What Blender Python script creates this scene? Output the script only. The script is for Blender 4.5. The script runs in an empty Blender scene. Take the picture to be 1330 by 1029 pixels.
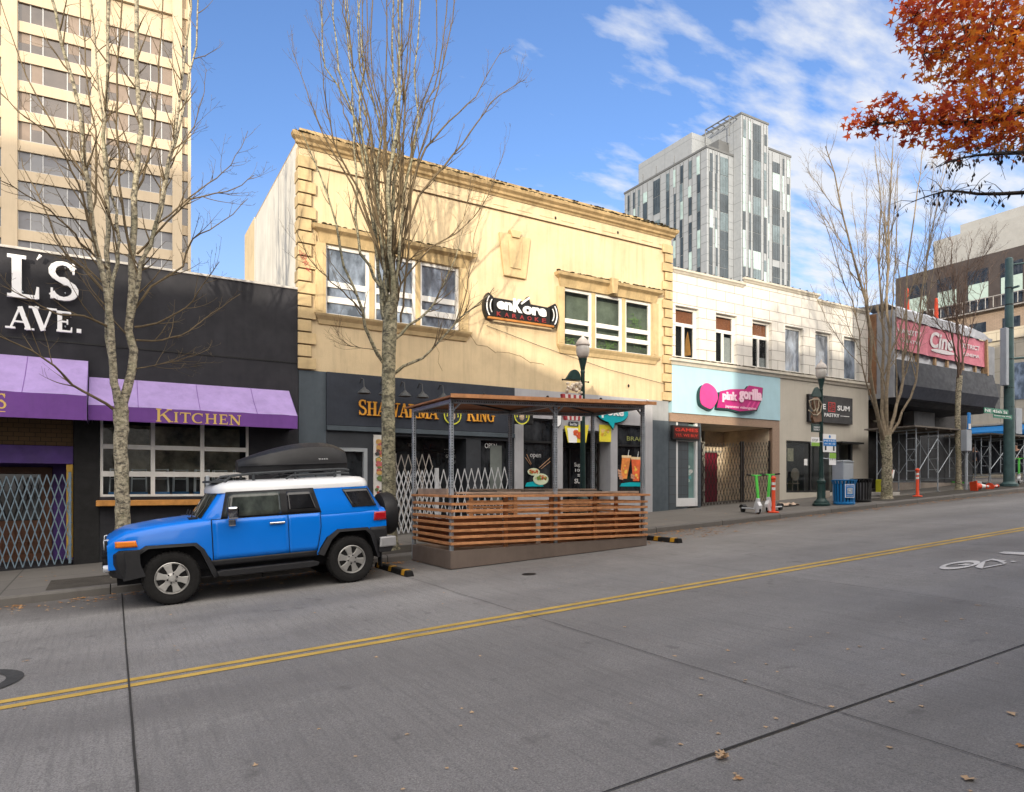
import bpy, bmesh, math, random
from math import sin, cos, tan, pi, radians as R, sqrt, atan2
from mathutils import Vector, Matrix, Euler

# ------------------------------------------------------------------ scene frame
# X runs along the street (uphill to the right), Y across it towards the shops, Z up.
# The road climbs 5 %: ground height is 0.05*X.  Camera eye at (0, 0, 1.78).
SC = bpy.context.scene
COL = SC.collection
EYE = 1.78
CF, SF = 0.5098, 0.8603          # heading of the camera against the street
FOC = 880.0                      # focal length in photo pixels (photo 1330 x 1029)
F = 16.7                         # facade line
KERB = 13.0                      # far kerb line
SLOPE = 0.05

def at(px, py, Y):
    """photo measurement -> point on the vertical plane at depth Y"""
    u = (px - 665.0) / FOC
    t = Y / (SF - CF * u)
    return Vector((t * (CF + SF * u), Y, EYE + t * (632.0 - py) / FOC))
def xa(px, Y=F): return at(px, 632, Y).x
def za(px, py, Y=F): return at(px, py, Y).z
def atT(px, py, t):
    """photo measurement -> point at distance t along the view axis"""
    u = (px - 665.0) / FOC
    return Vector((t * (CF + SF * u), t * (SF - CF * u), EYE + t * (632.0 - py) / FOC))
def G(x): return SLOPE * x
def walk(x, y=14.5): return SLOPE * x + 0.15 + 0.015 * (y - KERB)

# ------------------------------------------------------------------ materials
MATS = {}
def _n(nt, typ, **kw):
    n = nt.nodes.new(typ)
    for k, v in kw.items(): setattr(n, k, v)
    return n
def _mix(nt, fac, a, b, blend='MIX'):
    n = nt.nodes.new('ShaderNodeMix'); n.data_type = 'RGBA'; n.blend_type = blend
    for sock, v in ((n.inputs[0], fac), (n.inputs[6], a), (n.inputs[7], b)):
        if hasattr(v, 'node'): nt.links.new(v, sock)
        elif isinstance(v, (int, float)): sock.default_value = v
        else: sock.default_value = (*v[:3], 1)
    return n.outputs[2]
def _ramp(nt, src, p0, p1, c0=0.0, c1=1.0):
    n = nt.nodes.new('ShaderNodeMapRange'); n.clamp = True
    nt.links.new(src, n.inputs[0])
    n.inputs[1].default_value = p0; n.inputs[2].default_value = p1
    n.inputs[3].default_value = c0; n.inputs[4].default_value = c1
    return n.outputs[0]
def _math(nt, op, a, b=0.0):
    n = nt.nodes.new('ShaderNodeMath'); n.operation = op
    for i, v in enumerate((a, b)):
        if hasattr(v, 'node'): nt.links.new(v, n.inputs[i])
        else: n.inputs[i].default_value = v
    return n.outputs[0]
def _noise(nt, co, scale, detail=4, rough=0.6, stretch=None):
    v = co
    if stretch:
        m = nt.nodes.new('ShaderNodeMapping'); m.inputs['Scale'].default_value = stretch
        nt.links.new(co, m.inputs['Vector']); v = m.outputs[0]
    n = nt.nodes.new('ShaderNodeTexNoise'); n.inputs['Scale'].default_value = scale
    n.inputs['Detail'].default_value = detail; n.inputs['Roughness'].default_value = rough
    nt.links.new(v, n.inputs['Vector']); return n.outputs['Fac']
def new_mat(name):
    m = bpy.data.materials.new(name); m.use_nodes = True
    nt = m.node_tree; b = nt.nodes['Principled BSDF']
    tc = nt.nodes.new('ShaderNodeTexCoord')
    return m, nt, b, tc.outputs['Object']
def mat(name, col, rough=0.7, var=0.25, scale=2.5, bump=0.0, bscale=60, metal=0.0, spec=0.3, coat=0.0,
        streak=0.0, dirt_top=0.0, grime=0.0, emit=0.0, fine=0.0, trans=0.0):
    """principled surface with mottling, rain streaks, dirt on upward faces and bump"""
    if name in MATS: return MATS[name]
    m, nt, b, co = new_mat(name)
    c = tuple(col)
    dark = tuple(x * (1 - var) for x in c); lite = tuple(min(1, x * (1 + var * 0.6)) for x in c)
    out = _mix(nt, _ramp(nt, _noise(nt, co, scale, 6, 0.65), 0.3, 0.7), dark, lite)
    if fine: out = _mix(nt, _ramp(nt, _noise(nt, co, 90, 2), 0.35, 0.65, 0, fine), out, tuple(x * 0.45 for x in c))
    if streak:
        s = _ramp(nt, _noise(nt, co, 1.0, 5, 0.7, (5.0, 5.0, 0.35)), 0.47, 0.75, 0, streak)
        out = _mix(nt, s, out, tuple(x * 0.45 for x in c))
    if grime:
        s = _ramp(nt, _noise(nt, co, 0.9, 7, 0.7), 0.5, 0.72, 0, grime)
        out = _mix(nt, s, out, (c[0] * 0.35, c[1] * 0.33, c[2] * 0.3))
    if dirt_top:
        g = nt.nodes.new('ShaderNodeNewGeometry'); sp = nt.nodes.new('ShaderNodeSeparateXYZ')
        nt.links.new(g.outputs['Normal'], sp.inputs[0])
        up = _ramp(nt, sp.outputs[2], 0.2, 0.7)
        s = _math(nt, 'MULTIPLY', up, _ramp(nt, _noise(nt, co, 5, 4), 0.25, 0.6, 0, dirt_top))
        out = _mix(nt, s, out, (0.035, 0.033, 0.022))
    nt.links.new(out, b.inputs['Base Color'])
    b.inputs['Roughness'].default_value = rough; b.inputs['Metallic'].default_value = metal
    b.inputs['Specular IOR Level'].default_value = spec; b.inputs['Coat Weight'].default_value = coat
    b.inputs['Coat Roughness'].default_value = 0.04
    if rough < 0.95 and not coat:
        nt.links.new(_ramp(nt, _noise(nt, co, scale * 3, 3), 0.3, 0.7, max(0.02, rough - 0.08), min(1, rough + 0.1)), b.inputs['Roughness'])
    if bump:
        bp = nt.nodes.new('ShaderNodeBump'); bp.inputs['Strength'].default_value = bump; bp.inputs['Distance'].default_value = 0.02
        nt.links.new(_noise(nt, co, bscale, 5), bp.inputs['Height']); nt.links.new(bp.outputs[0], b.inputs['Normal'])
    if emit:
        nt.links.new(out, b.inputs['Emission Color']); b.inputs['Emission Strength'].default_value = emit
    MATS[name] = m; return m
def glass_mat(name, tint=(0.02, 0.025, 0.03), see=0.55, rough=0.03):
    """window pane: partly see-through, mirror-like at grazing angles"""
    m, nt, b, co = new_mat(name)
    gc = _mix(nt, _ramp(nt, _noise(nt, co, 1.6, 5, 0.6, (1.6, 1.6, 0.8)), 0.42, 0.68), tuple(x * 0.6 for x in tint), tuple(min(1, x * 2.1 + 0.012) for x in tint))   # mottled pane colour standing in for dim shapes and reflections
    nt.links.new(gc, b.inputs['Base Color']); b.inputs['Roughness'].default_value = rough
    b.inputs['Specular IOR Level'].default_value = 0.6
    bp = nt.nodes.new('ShaderNodeBump'); bp.inputs['Strength'].default_value = 0.06; bp.inputs['Distance'].default_value = 0.02
    nt.links.new(_noise(nt, co, 1.3, 1), bp.inputs['Height']); nt.links.new(bp.outputs[0], b.inputs['Normal'])
    if see:
        tr = nt.nodes.new('ShaderNodeBsdfTransparent'); tr.inputs[0].default_value = (0.8, 0.85, 0.85, 1)
        lw = nt.nodes.new('ShaderNodeLayerWeight'); lw.inputs[0].default_value = 0.5
        k = _math(nt, 'MULTIPLY', _math(nt, 'SUBTRACT', 1.0, _math(nt, 'POWER', lw.outputs['Facing'], 3.5)), see)
        mx = nt.nodes.new('ShaderNodeMixShader'); nt.links.new(k, mx.inputs[0])
        nt.links.new(b.outputs[0], mx.inputs[1]); nt.links.new(tr.outputs[0], mx.inputs[2])
        nt.links.new(mx.outputs[0], nt.nodes['Material Output'].inputs[0])
    MATS[name] = m; return m
def tile_mat(name, col, mortar, w, h, offset=0.5, msize=0.01, rough=0.5, var=0.12, swap=True, streak=0.3, bump=0.3, msmooth=0.1):
    """courses of blocks on a vertical face (x, z) or on the ground (x, y)"""
    m, nt, b, co = new_mat(name)
    sp = nt.nodes.new('ShaderNodeSeparateXYZ'); nt.links.new(co, sp.inputs[0])
    cb = nt.nodes.new('ShaderNodeCombineXYZ')
    nt.links.new(_math(nt, 'ADD', sp.outputs[0], sp.outputs[1]) if swap else sp.outputs[0], cb.inputs[0])
    nt.links.new(sp.outputs[2 if swap else 1], cb.inputs[1])
    br = nt.nodes.new('ShaderNodeTexBrick'); nt.links.new(cb.outputs[0], br.inputs[0])
    br.offset = offset; br.inputs['Scale'].default_value = 1
    br.inputs['Brick Width'].default_value = w; br.inputs['Row Height'].default_value = h
    br.inputs['Mortar Size'].default_value = msize; br.inputs['Mortar Smooth'].default_value = msmooth
    br.inputs['Color1'].default_value = (*[x * (1 - var) for x in col], 1); br.inputs['Color2'].default_value = (*col, 1)
    br.inputs['Mortar'].default_value = (*mortar, 1)
    out = _mix(nt, _ramp(nt, _noise(nt, co, 1.7, 6), 0.35, 0.75, 0, 0.35), br.outputs[0], tuple(x * 0.55 for x in col))
    if streak: out = _mix(nt, _ramp(nt, _noise(nt, co, 1, 5, 0.7, (5, 5, 0.35)), 0.5, 0.75, 0, streak), out, tuple(x * 0.4 for x in col))
    nt.links.new(out, b.inputs['Base Color']); b.inputs['Roughness'].default_value = rough
    bp = nt.nodes.new('ShaderNodeBump'); bp.inputs['Strength'].default_value = bump; bp.inputs['Distance'].default_value = 0.01; bp.invert = True
    nt.links.new(br.outputs['Fac'], bp.inputs['Height']); nt.links.new(bp.outputs[0], b.inputs['Normal'])
    MATS[name] = m; return m

# ------------------------------------------------------------------ mesh builder
class MB:
    def __init__(s): s.v = []; s.f = []; s.mi = []; s.k = 0
    def q(s, *pts):
        i = len(s.v); s.v += [tuple(p) for p in pts]; s.f.append(tuple(range(i, i + len(pts)))); s.mi.append(s.k); return s
    def box(s, x0, x1, y0, y1, z0, z1, M=None):
        if x0 > x1: x0, x1 = x1, x0
        if y0 > y1: y0, y1 = y1, y0
        if z0 > z1: z0, z1 = z1, z0
        i = len(s.v)
        p = [(x, y, z) for z in (z0, z1) for y in (y0, y1) for x in (x0, x1)]
        if M is not None: p = [tuple(M @ Vector(a)) for a in p]
        s.v += p
        for f in ((0, 2, 3, 1), (4, 5, 7, 6), (0, 1, 5, 4), (2, 6, 7, 3), (0, 4, 6, 2), (1, 3, 7, 5)):
            s.f.append(tuple(i + a for a in f)); s.mi.append(s.k)
        return s
    def prism(s, pts, d0, d1, axis='y'):
        """polygon pts extruded along an axis: y -> pts are (x,z); x -> (y,z); z -> (x,y)"""
        def P(a, d): return {'y': (a[0], d, a[1]), 'x': (d, a[0], a[1]), 'z': (a[0], a[1], d)}[axis]
        i = len(s.v); n = len(pts)
        s.v += [P(a, d0) for a in pts] + [P(a, d1) for a in pts]
        s.f.append(tuple(range(i, i + n))); s.f.append(tuple(range(i + 2 * n - 1, i + n - 1, -1))); s.mi += [s.k, s.k]
        for j in range(n):
            k = (j + 1) % n; s.f.append((i + k, i + j, i + n + j, i + n + k)); s.mi.append(s.k)
        return s
    def tube(s, pts, rad, n=6, cap=True):
        pts = [Vector(p) for p in pts]; m = len(pts)
        if not hasattr(rad, '__len__'): rad = [rad] * m
        i0 = len(s.v); ref = None
        for j, p in enumerate(pts):
            d = (pts[min(j + 1, m - 1)] - pts[max(j - 1, 0)])
            d = d.normalized() if d.length > 1e-9 else Vector((0, 0, 1))
            if ref is None:
                ref = d.orthogonal().normalized()
            a = (ref - d * ref.dot(d))
            a = a.normalized() if a.length > 1e-6 else d.orthogonal().normalized()
            ref = a; b = d.cross(a)
            for k in range(n):
                w = 2 * pi * k / n
                s.v.append(tuple(p + (a * cos(w) + b * sin(w)) * rad[j]))
        for j in range(m - 1):
            for k in range(n):
                l = (k + 1) % n; o = i0 + j * n
                s.f.append((o + k, o + l, o + n + l, o + n + k)); s.mi.append(s.k)
        if cap:
            s.f.append(tuple(i0 + n - 1 - k for k in range(n))); s.f.append(tuple(i0 + (m - 1) * n + k for k in range(n))); s.mi += [s.k, s.k]
        return s
    def bar(s, a, b, w, h=None, up=(0, 0, 1)):
        """rectangular bar from a to b, w across, h along 'up'"""
        a, b = Vector(a), Vector(b); h = w if h is None else h
        d = (b - a).normalized(); x = d.cross(Vector(up))
        x = x.normalized() if x.length > 1e-6 else d.orthogonal().normalized()
        y = x.cross(d).normalized(); i = len(s.v)
        for p in (a, b):
            for sx, sy in ((-1, -1), (1, -1), (1, 1), (-1, 1)): s.v.append(tuple(p + x * sx * w / 2 + y * sy * h / 2))
        for f in ((0, 1, 2, 3), (7, 6, 5, 4), (0, 4, 5, 1), (1, 5, 6, 2), (2, 6, 7, 3), (3, 7, 4, 0)):
            s.f.append(tuple(i + q for q in f)); s.mi.append(s.k)
        return s
    def lathe(s, prof, c=(0, 0, 0), n=16, axis='z', a0=0):
        """profile [(r, h)] turned around an axis through c"""
        i0 = len(s.v); c = Vector(c)
        for r, h in prof:
            for k in range(n):
                w = a0 + 2 * pi * k / n; x, y = r * cos(w), r * sin(w)
                s.v.append(tuple(c + Vector({'z': (x, y, h), 'y': (x, h, y), 'x': (h, x, y)}[axis])))
        for j in range(len(prof) - 1):
            for k in range(n):
                l = (k + 1) % n; o = i0 + j * n
                s.f.append((o + k, o + l, o + n + l, o + n + k)); s.mi.append(s.k)
        s.f.append(tuple(i0 + k for k in range(n))); s.f.append(tuple(i0 + (len(prof) - 1) * n + k for k in range(n))); s.mi += [s.k, s.k]
        return s
    def ball(s, c, rx, ry=None, rz=None, n=10, m=6):
        ry = rx if ry is None else ry; rz = rx if rz is None else rz
        i0 = len(s.v); c = Vector(c)
        for j in range(m + 1):
            a = pi * j / m
            for k in range(n):
                w = 2 * pi * k / n
                s.v.append(tuple(c + Vector((rx * sin(a) * cos(w), ry * sin(a) * sin(w), rz * cos(a)))))
        for j in range(m):
            for k in range(n):
                l = (k + 1) % n; o = i0 + j * n
                s.f.append((o + k, o + l, o + n + l, o + n + k)); s.mi.append(s.k)
        return s
    def grid(s, rows):
        i0 = len(s.v); n = len(rows[0])
        for r in rows: s.v += [tuple(p) for p in r]
        for j in range(len(rows) - 1):
            for k in range(n - 1):
                o = i0 + j * n; s.f.append((o + k, o + k + 1, o + n + k + 1, o + n + k)); s.mi.append(s.k)
        return s
    def move(s, M):
        s.v = [tuple(M @ Vector(p)) for p in s.v]; return s
    def build(s, name, mats, parent=None, smooth=None, bevel=0, weld=True, fixn=True, kind=None):
        me = bpy.data.meshes.new(name); me.from_pydata(s.v, [], s.f)
        ms = mats if isinstance(mats, (list, tuple)) else [mats]
        for m in ms: me.materials.append(m)
        if len(ms) > 1:
            for p, i in zip(me.polygons, s.mi): p.material_index = i
        if weld or fixn:
            bm = bmesh.new(); bm.from_mesh(me)
            if weld: bmesh.ops.remove_doubles(bm, verts=bm.verts, dist=1e-5)
            if fixn: bmesh.ops.recalc_face_normals(bm, faces=bm.faces)
            bm.to_mesh(me); bm.free()
        if smooth is not None:
            me.shade_smooth(); me.set_sharp_from_angle(angle=R(smooth))
        o = bpy.data.objects.new(name, me); COL.objects.link(o)
        if parent is not None: o.parent = parent
        if bevel:
            b = o.modifiers.new('bevel', 'BEVEL'); b.width = bevel; b.segments = 2; b.limit_method = 'ANGLE'; b.angle_limit = R(40)
        if kind: o['kind'] = kind
        return o

def tag(o, label=None, cat=None, group=None, kind=None):
    if label: o['label'] = label
    if cat: o['category'] = cat
    if group: o['group'] = group
    if kind: o['kind'] = kind
    return o
def thing(name, label, cat, loc=(0, 0, 0), rot=(0, 0, 0), group=None):
    o = bpy.data.objects.new(name, None); COL.objects.link(o)
    o.location = loc; o.rotation_euler = rot; o.empty_display_size = 0.2
    return tag(o, label, cat, group)
def hang(o, root):
    """mesh built in world coordinates, parented to a thing standing elsewhere"""
    o.parent = root; o.matrix_parent_inverse = (Matrix.Translation(root.location) @ root.rotation_euler.to_matrix().to_4x4()).inverted(); return o
def copy_tree(o, parent=None):
    c = o.copy(); COL.objects.link(c); c.parent = parent
    if parent is not None: c.matrix_parent_inverse = o.matrix_parent_inverse.copy()
    for ch in list(o.children): copy_tree(ch, c)
    return c

# ------------------------------------------------------------------ lettering
def text_geo(body, bold=0.0, extrude=0.02, res=3):
    cu = bpy.data.curves.new('lettering', 'FONT'); cu.body = body; cu.extrude = extrude; cu.offset = bold; cu.resolution_u = res
    ob = bpy.data.objects.new('lettering', cu); COL.objects.link(ob)
    dg = bpy.context.evaluated_depsgraph_get(); me = bpy.data.meshes.new_from_object(ob.evaluated_get(dg))
    vs = [v.co.copy() for v in me.vertices]; fs = [tuple(p.vertices) for p in me.polygons]
    bpy.data.objects.remove(ob); bpy.data.curves.remove(cu); bpy.data.meshes.remove(me)
    return vs, fs
def put_text(mb, body, x0, x1, z0, z1, y, depth=0.02, bold=0.0, shear=0.0, frame=None):
    """lettering fitted into x0..x1, z0..z1 on the plane y, facing -Y (or mapped through frame(x, d, z))"""
    vs, fs = text_geo(body, bold, 0.5)
    ax = [v.x for v in vs]; ay = [v.y for v in vs]
    a0, a1, b0, b1 = min(ax), max(ax), min(ay), max(ay); i = len(mb.v)
    for v in vs:
        tx = (v.x - a0) / (a1 - a0); tz = (v.y - b0) / (b1 - b0)
        p = (x0 + (x1 - x0) * tx + shear * tz, y - depth * (v.z + 0.5), z0 + (z1 - z0) * tz)
        mb.v.append(frame(p[0], p[1], p[2]) if frame else p)
    for f in fs: mb.f.append(tuple(i + a for a in f)); mb.mi.append(mb.k)
    return mb
T_, t_ = 0.21, 0.09
def _arc(cx, cy, rx, ry, a0, a1, n, wmax, wmin):
    pts = []
    for j in range(n + 1):
        a = R(a0 + (a1 - a0) * j / n); pts.append((cx + rx * cos(a), cy + ry * sin(a), wmin + (wmax - wmin) * abs(cos(a)) ** 1.3))
    return pts
GLY = {  # serif capitals: (width, [strokes], [serif centres])
 'I': (0.42, [((.21, 0, T_), (.21, 1, T_))], [(.21, 0), (.21, 1)]),
 'L': (0.72, [((.22, 0, T_), (.22, 1, T_)), ((.1, .05, .1), (.66, .05, .1)), ((.64, .02, .1), (.66, .3, .05))], [(.22, 0), (.22, 1)]),
 'E': (0.74, [((.22, 0, T_), (.22, 1, T_)), ((.1, .05, .1), (.66, .05, .1)), ((.1, .95, .1), (.62, .95, .1)), ((.2, .5, .08), (.5, .5, .08)), ((.64, .02, .09), (.66, .26, .05)), ((.6, .98, .09), (.62, .76, .05)), ((.5, .38, .07), (.5, .62, .07))], []),
 'T': (0.78, [((.39, 0, T_), (.39, 1, T_)), ((.05, .95, .1), (.73, .95, .1)), ((.07, .98, .09), (.05, .74, .05)), ((.71, .98, .09), (.73, .74, .05))], [(.39, 0)]),
 'H': (0.92, [((.2, 0, T_), (.2, 1, T_)), ((.72, 0, T_), (.72, 1, T_)), ((.2, .5, .09), (.72, .5, .09))], [(.2, 0), (.2, 1), (.72, 0), (.72, 1)]),
 'K': (0.92, [((.2, 0, T_), (.2, 1, T_)), ((.26, .42, .08), (.74, .98, .09)), ((.42, .58, T_), (.78, 0, T_))], [(.2, 0), (.2, 1), (.74, 1), (.8, 0)]),
 'N': (0.92, [((.18, 0, .1), (.18, 1, .1)), ((.74, 0, .1), (.74, 1, .1)), ((.18, .96, T_), (.74, .04, T_))], [(.18, 0), (.14, 1), (.74, 1)]),
 'A': (0.88, [((.1, 0, .09), (.44, 1, .09)), ((.44, 1, T_), (.76, 0, T_)), ((.22, .33, .08), (.64, .33, .08))], [(.1, 0), (.78, 0)]),
 'V': (0.88, [((.12, 1, T_), (.46, 0, T_)), ((.46, 0, .09), (.78, 1, .09))], [(.12, 1), (.78, 1)]),
 'W': (1.2, [((.12, 1, T_), (.38, 0, T_)), ((.38, 0, .09), (.6, .9, .09)), ((.58, .95, T_), (.84, 0, T_)), ((.84, 0, .09), (1.08, 1, .09))], [(.12, 1), (.6, 1), (1.08, 1)]),
 'M': (1.1, [((.16, 0, .09), (.2, 1, .09)), ((.2, 1, T_), (.54, .05, T_)), ((.54, .05, .09), (.88, 1, .09)), ((.9, 1, T_), (.92, 0, T_))], [(.16, 0), (.92, 0), (.16, 1), (.92, 1)]),
 'R': (0.9, [((.2, 0, T_), (.2, 1, T_)), _arc(.34, .74, .3, .22, 90, -90, 8, .18, .09), ((.2, .95, .09), (.36, .95, .09)), ((.2, .52, .09), (.36, .52, .09)), ((.4, .5, T_), (.76, 0, T_))], [(.2, 0), (.2, 1), (.8, 0)]),
 'C': (0.86, [_arc(.46, .5, .36, .46, 48, 312, 16, T_, .09), ((.72, .98, .08), (.72, .68, .05))], []),
 'G': (0.92, [_arc(.46, .5, .36, .46, 48, 312, 16, T_, .09), ((.72, .98, .08), (.72, .68, .05)), ((.72, .06, .17), (.72, .42, .17))], [(.72, .44)]),
 'S': (0.72, [_arc(.36, .74, .24, .22, 20, 270, 10, .17, .1)[:-1] + [(.36, .52, .2), (.42, .48, .2)] + _arc(.36, .26, .26, .22, 60, -160, 9, .17, .1), ((.58, .98, .07), (.58, .7, .05)), ((.12, .3, .05), (.12, .02, .07))], []),
 "'": (0.34, [((.2, 1, .2), (.1, .66, .05))], []),
 '.': (0.3, [((.14, 0, .2), (.14, .18, .2))], []),
 ' ': (0.5, [], []),
}
def put_serif(mb, body, x0, x1, z0, z1, y, depth=0.03, big=None, fn=None):
    """serif capitals fitted into x0..x1; big = extra height factor for the first letter"""
    ws = [GLY[c][0] * (big if big and i == 0 else 1) for i, c in enumerate(body)]
    k = (x1 - x0) / sum(ws); hz = z1 - z0; x = x0; lay = 0
    for i, c in enumerate(body):
        w, st, se = GLY[c]; g = big if big and i == 0 else 1
        sx = k * g; sz = hz * g; base = z0
        def P(a, b): return (x + a * sx, base + b * sz)
        def wd(v): return v * min(sx, sz * 0.9)
        for s in st:
            lay = (lay + 1) % 7; d0 = y - depth - 0.0012 * lay
            L = []; Rr = []
            for j, p in enumerate(s):
                a = P(p[0], p[1]); q0 = P(*s[max(0, j - 1)][:2]); q1 = P(*s[min(len(s) - 1, j + 1)][:2])
                dx, dz = q1[0] - q0[0], q1[1] - q0[1]; l = math.hypot(dx, dz) or 1; nx, nz = -dz / l, dx / l; h = wd(p[2]) / 2
                L.append((a[0] + nx * h, a[1] + nz * h)); Rr.append((a[0] - nx * h, a[1] - nz * h))
            for j in range(len(s) - 1):
                pts = [L[j], L[j + 1], Rr[j + 1], Rr[j]]
                mb.prism(pts, d0, y)
        for (a, b) in se:
            lay = (lay + 1) % 7; d0 = y - depth - 0.0012 * lay - 0.01 * depth
            p = P(a, b); l = wd(.2); h = wd(.045); off = h if b < .5 else -h
            mb.prism([(p[0] - l, p[1] + off - h), (p[0] + l, p[1] + off - h), (p[0] + l, p[1] + off + h), (p[0] - l, p[1] + off + h)], d0, y)
        x += w * k * g
    return mb

# ------------------------------------------------------------------ facade pieces
def holes_wall(mb, x0, x1, z0, z1, y, holes, depth=0.2, zfun=None):
    """front skin at y with rectangular openings (hx0,hx1,hz0,hz1[,depth]) and their reveals"""
    xs = sorted(set([x0, x1] + [a for h in holes for a in h[:2]])); zs = sorted(set([z0, z1] + [a for h in holes for a in h[2:4]]))
    xs = [a for a in xs if x0 <= a <= x1]; zs = [a for a in zs if z0 <= a <= z1]
    for a, b in zip(xs, xs[1:]):
        for c, d in zip(zs, zs[1:]):
            mx, mz = (a + b) / 2, (c + d) / 2
            if any(h[0] < mx < h[1] and h[2] < mz < h[3] for h in holes): continue
            mb.q((a, y, c), (b, y, c), (b, y, d), (a, y, d))
    for h in holes:
        D = y + (h[4] if len(h) > 4 else depth); a, b, c, d = h[:4]
        mb.q((a, y, c), (a, y, d), (a, D, d), (a, D, c)); mb.q((b, y, c), (b, D, c), (b, D, d), (b, y, d))
        mb.q((a, y, d), (b, y, d), (b, D, d), (a, D, d)); mb.q((a, y, c), (a, D, c), (b, D, c), (b, y, c))
    return mb
def lattice(mb, x0, x1, z0, z1, y, pitch, n, w=0.022, t=0.006, skew=0.0):
    """folding scissor gate: two layers of crossing flat bars"""
    k = int((x1 - x0) / pitch) + 1
    for sgn, yy in ((1, y), (-1, y + 0.012)):
        for i in range(-n, k + n):
            xa0 = x0 + i * pitch; xb0 = xa0 + n * pitch * 1.0
            if sgn < 0: xa0, xb0 = xb0, xa0
            a = [xa0, z0]; b = [xb0, z1]
            def clip(p, q):
                for lim, s in ((x0, 1), (x1, -1)):
                    if s * (p[0] - lim) < 0:
                        if s * (q[0] - lim) <= 0: return None
                        f = (lim - p[0]) / (q[0] - p[0]); p = [lim, p[1] + (q[1] - p[1]) * f]
                return p
            a2 = clip(a, b); b2 = clip(b, a)
            if not a2 or not b2 or abs(a2[1] - b2[1]) < 0.05: continue
            ya, yb = G(a2[0] - x0) * skew, G(b2[0] - x0) * skew
            mb.bar((a2[0], yy, a2[1] + ya), (b2[0], yy, b2[1] + yb), t, w, up=(1, 0, 0))
    return mb
# ------------------------------------------------------------------ camera, sky, sun
cam = bpy.data.cameras.new('camera'); cam_o = bpy.data.objects.new('camera', cam); COL.objects.link(cam_o)
cam_o.location = (0, 0, EYE); cam_o.rotation_euler = (R(90), 0, atan2(SF, CF) - pi / 2)
cam.sensor_fit = 'HORIZONTAL'; cam.sensor_width = 36.0; cam.lens = 36.0 * FOC / 1330.0
cam.shift_y = (632.0 - 514.5) / 1330.0; cam.clip_start = 0.1; cam.clip_end = 3000
SC.camera = cam_o
SUN_EL = R(11.2); SUN_V = Vector((-0.87, -1.0, 0)).normalized()      # towards the sun, on the ground plan
W = bpy.data.worlds.new('World'); SC.world = W; W.use_nodes = True
nt = W.node_tree; bg = nt.nodes['Background']
sky = nt.nodes.new('ShaderNodeTexSky'); sky.sky_type = 'NISHITA'; sky.sun_disc = False
sky.sun_elevation = SUN_EL; sky.sun_rotation = atan2(SUN_V.x, SUN_V.y); sky.altitude = 60; sky.air_density = 1.0; sky.dust_density = 0.6; sky.ozone_density = 2.0
tc = nt.nodes.new('ShaderNodeTexCoord'); sp = nt.nodes.new('ShaderNodeSeparateXYZ'); nt.links.new(tc.outputs['Generated'], sp.inputs[0])
zz = _math(nt, 'MAXIMUM', sp.outputs[2], 0.05)
cb = nt.nodes.new('ShaderNodeCombineXYZ')
zz2 = _math(nt, 'ADD', zz, 0.12)
nt.links.new(_math(nt, 'DIVIDE', sp.outputs[0], zz2), cb.inputs[0]); nt.links.new(_math(nt, 'DIVIDE', sp.outputs[1], zz2), cb.inputs[1])
mp = nt.nodes.new('ShaderNodeMapping'); mp.inputs['Rotation'].default_value = (0, 0, R(28)); mp.inputs['Scale'].default_value = (1.0, 2.3, 1); mp.inputs['Location'].default_value = (0.35, 0.9, 0)
nt.links.new(cb.outputs[0], mp.inputs['Vector'])
n1 = _noise(nt, mp.outputs[0], 5.4, 8, 0.55); n2 = _noise(nt, mp.outputs[0], 1.5, 3, 0.5)
# more cloud towards +X (down the street), clear over the near left
side = _ramp(nt, _math(nt, 'SUBTRACT', sp.outputs[0], _math(nt, 'MULTIPLY', sp.outputs[1], 0.62)), -0.28, 0.45, -0.15, 0.12)
den = _math(nt, 'ADD', _math(nt, 'ADD', _math(nt, 'MULTIPLY', n1, 0.62), _math(nt, 'MULTIPLY', n2, 0.38)), side)
cl = _ramp(nt, den, 0.515, 0.69, 0.0, 0.85)
lp = _ramp(nt, zz, 0.02, 0.42, 0.62, 0.0)
skyc = _mix(nt, 1.0, sky.outputs[0], (1.45, 1.52, 1.9), 'MULTIPLY')
hs = nt.nodes.new('ShaderNodeHueSaturation'); hs.inputs['Saturation'].default_value = 1.04; nt.links.new(skyc, hs.inputs['Color'])
hz = _mix(nt, lp, hs.outputs[0], (4.4, 5.2, 6.2))
fin = _mix(nt, cl, hz, (6.2, 6.3, 6.5))
# unseen bright sky added behind the camera to lift the shaded street
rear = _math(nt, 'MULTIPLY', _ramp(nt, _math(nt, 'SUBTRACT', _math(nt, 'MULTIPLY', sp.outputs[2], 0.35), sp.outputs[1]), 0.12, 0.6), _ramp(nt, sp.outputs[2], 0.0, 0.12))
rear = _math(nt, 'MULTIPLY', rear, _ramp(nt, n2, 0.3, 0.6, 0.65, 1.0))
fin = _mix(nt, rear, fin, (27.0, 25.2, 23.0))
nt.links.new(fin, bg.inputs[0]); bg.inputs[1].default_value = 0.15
sl = bpy.data.lights.new('sun', 'SUN'); sl.energy = 5.0; sl.angle = R(0.8); sl.color = (1.0, 0.885, 0.71)
so = bpy.data.objects.new('sun', sl); COL.objects.link(so); so.location = (-60, -70, 60)
sd = Vector((SUN_V.x * cos(SUN_EL), SUN_V.y * cos(SUN_EL), sin(SUN_EL)))
so.rotation_euler = sd.to_track_quat('Z', 'Y').to_euler()
SC.view_settings.view_transform = 'Standard'; SC.view_settings.look = 'None'; SC.view_settings.exposure = 0; SC.view_settings.gamma = 1
SC.render.engine = 'CYCLES'; SC.cycles.use_denoising = True; SC.cycles.max_bounces = 6; SC.cycles.transparent_max_bounces = 12
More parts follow.
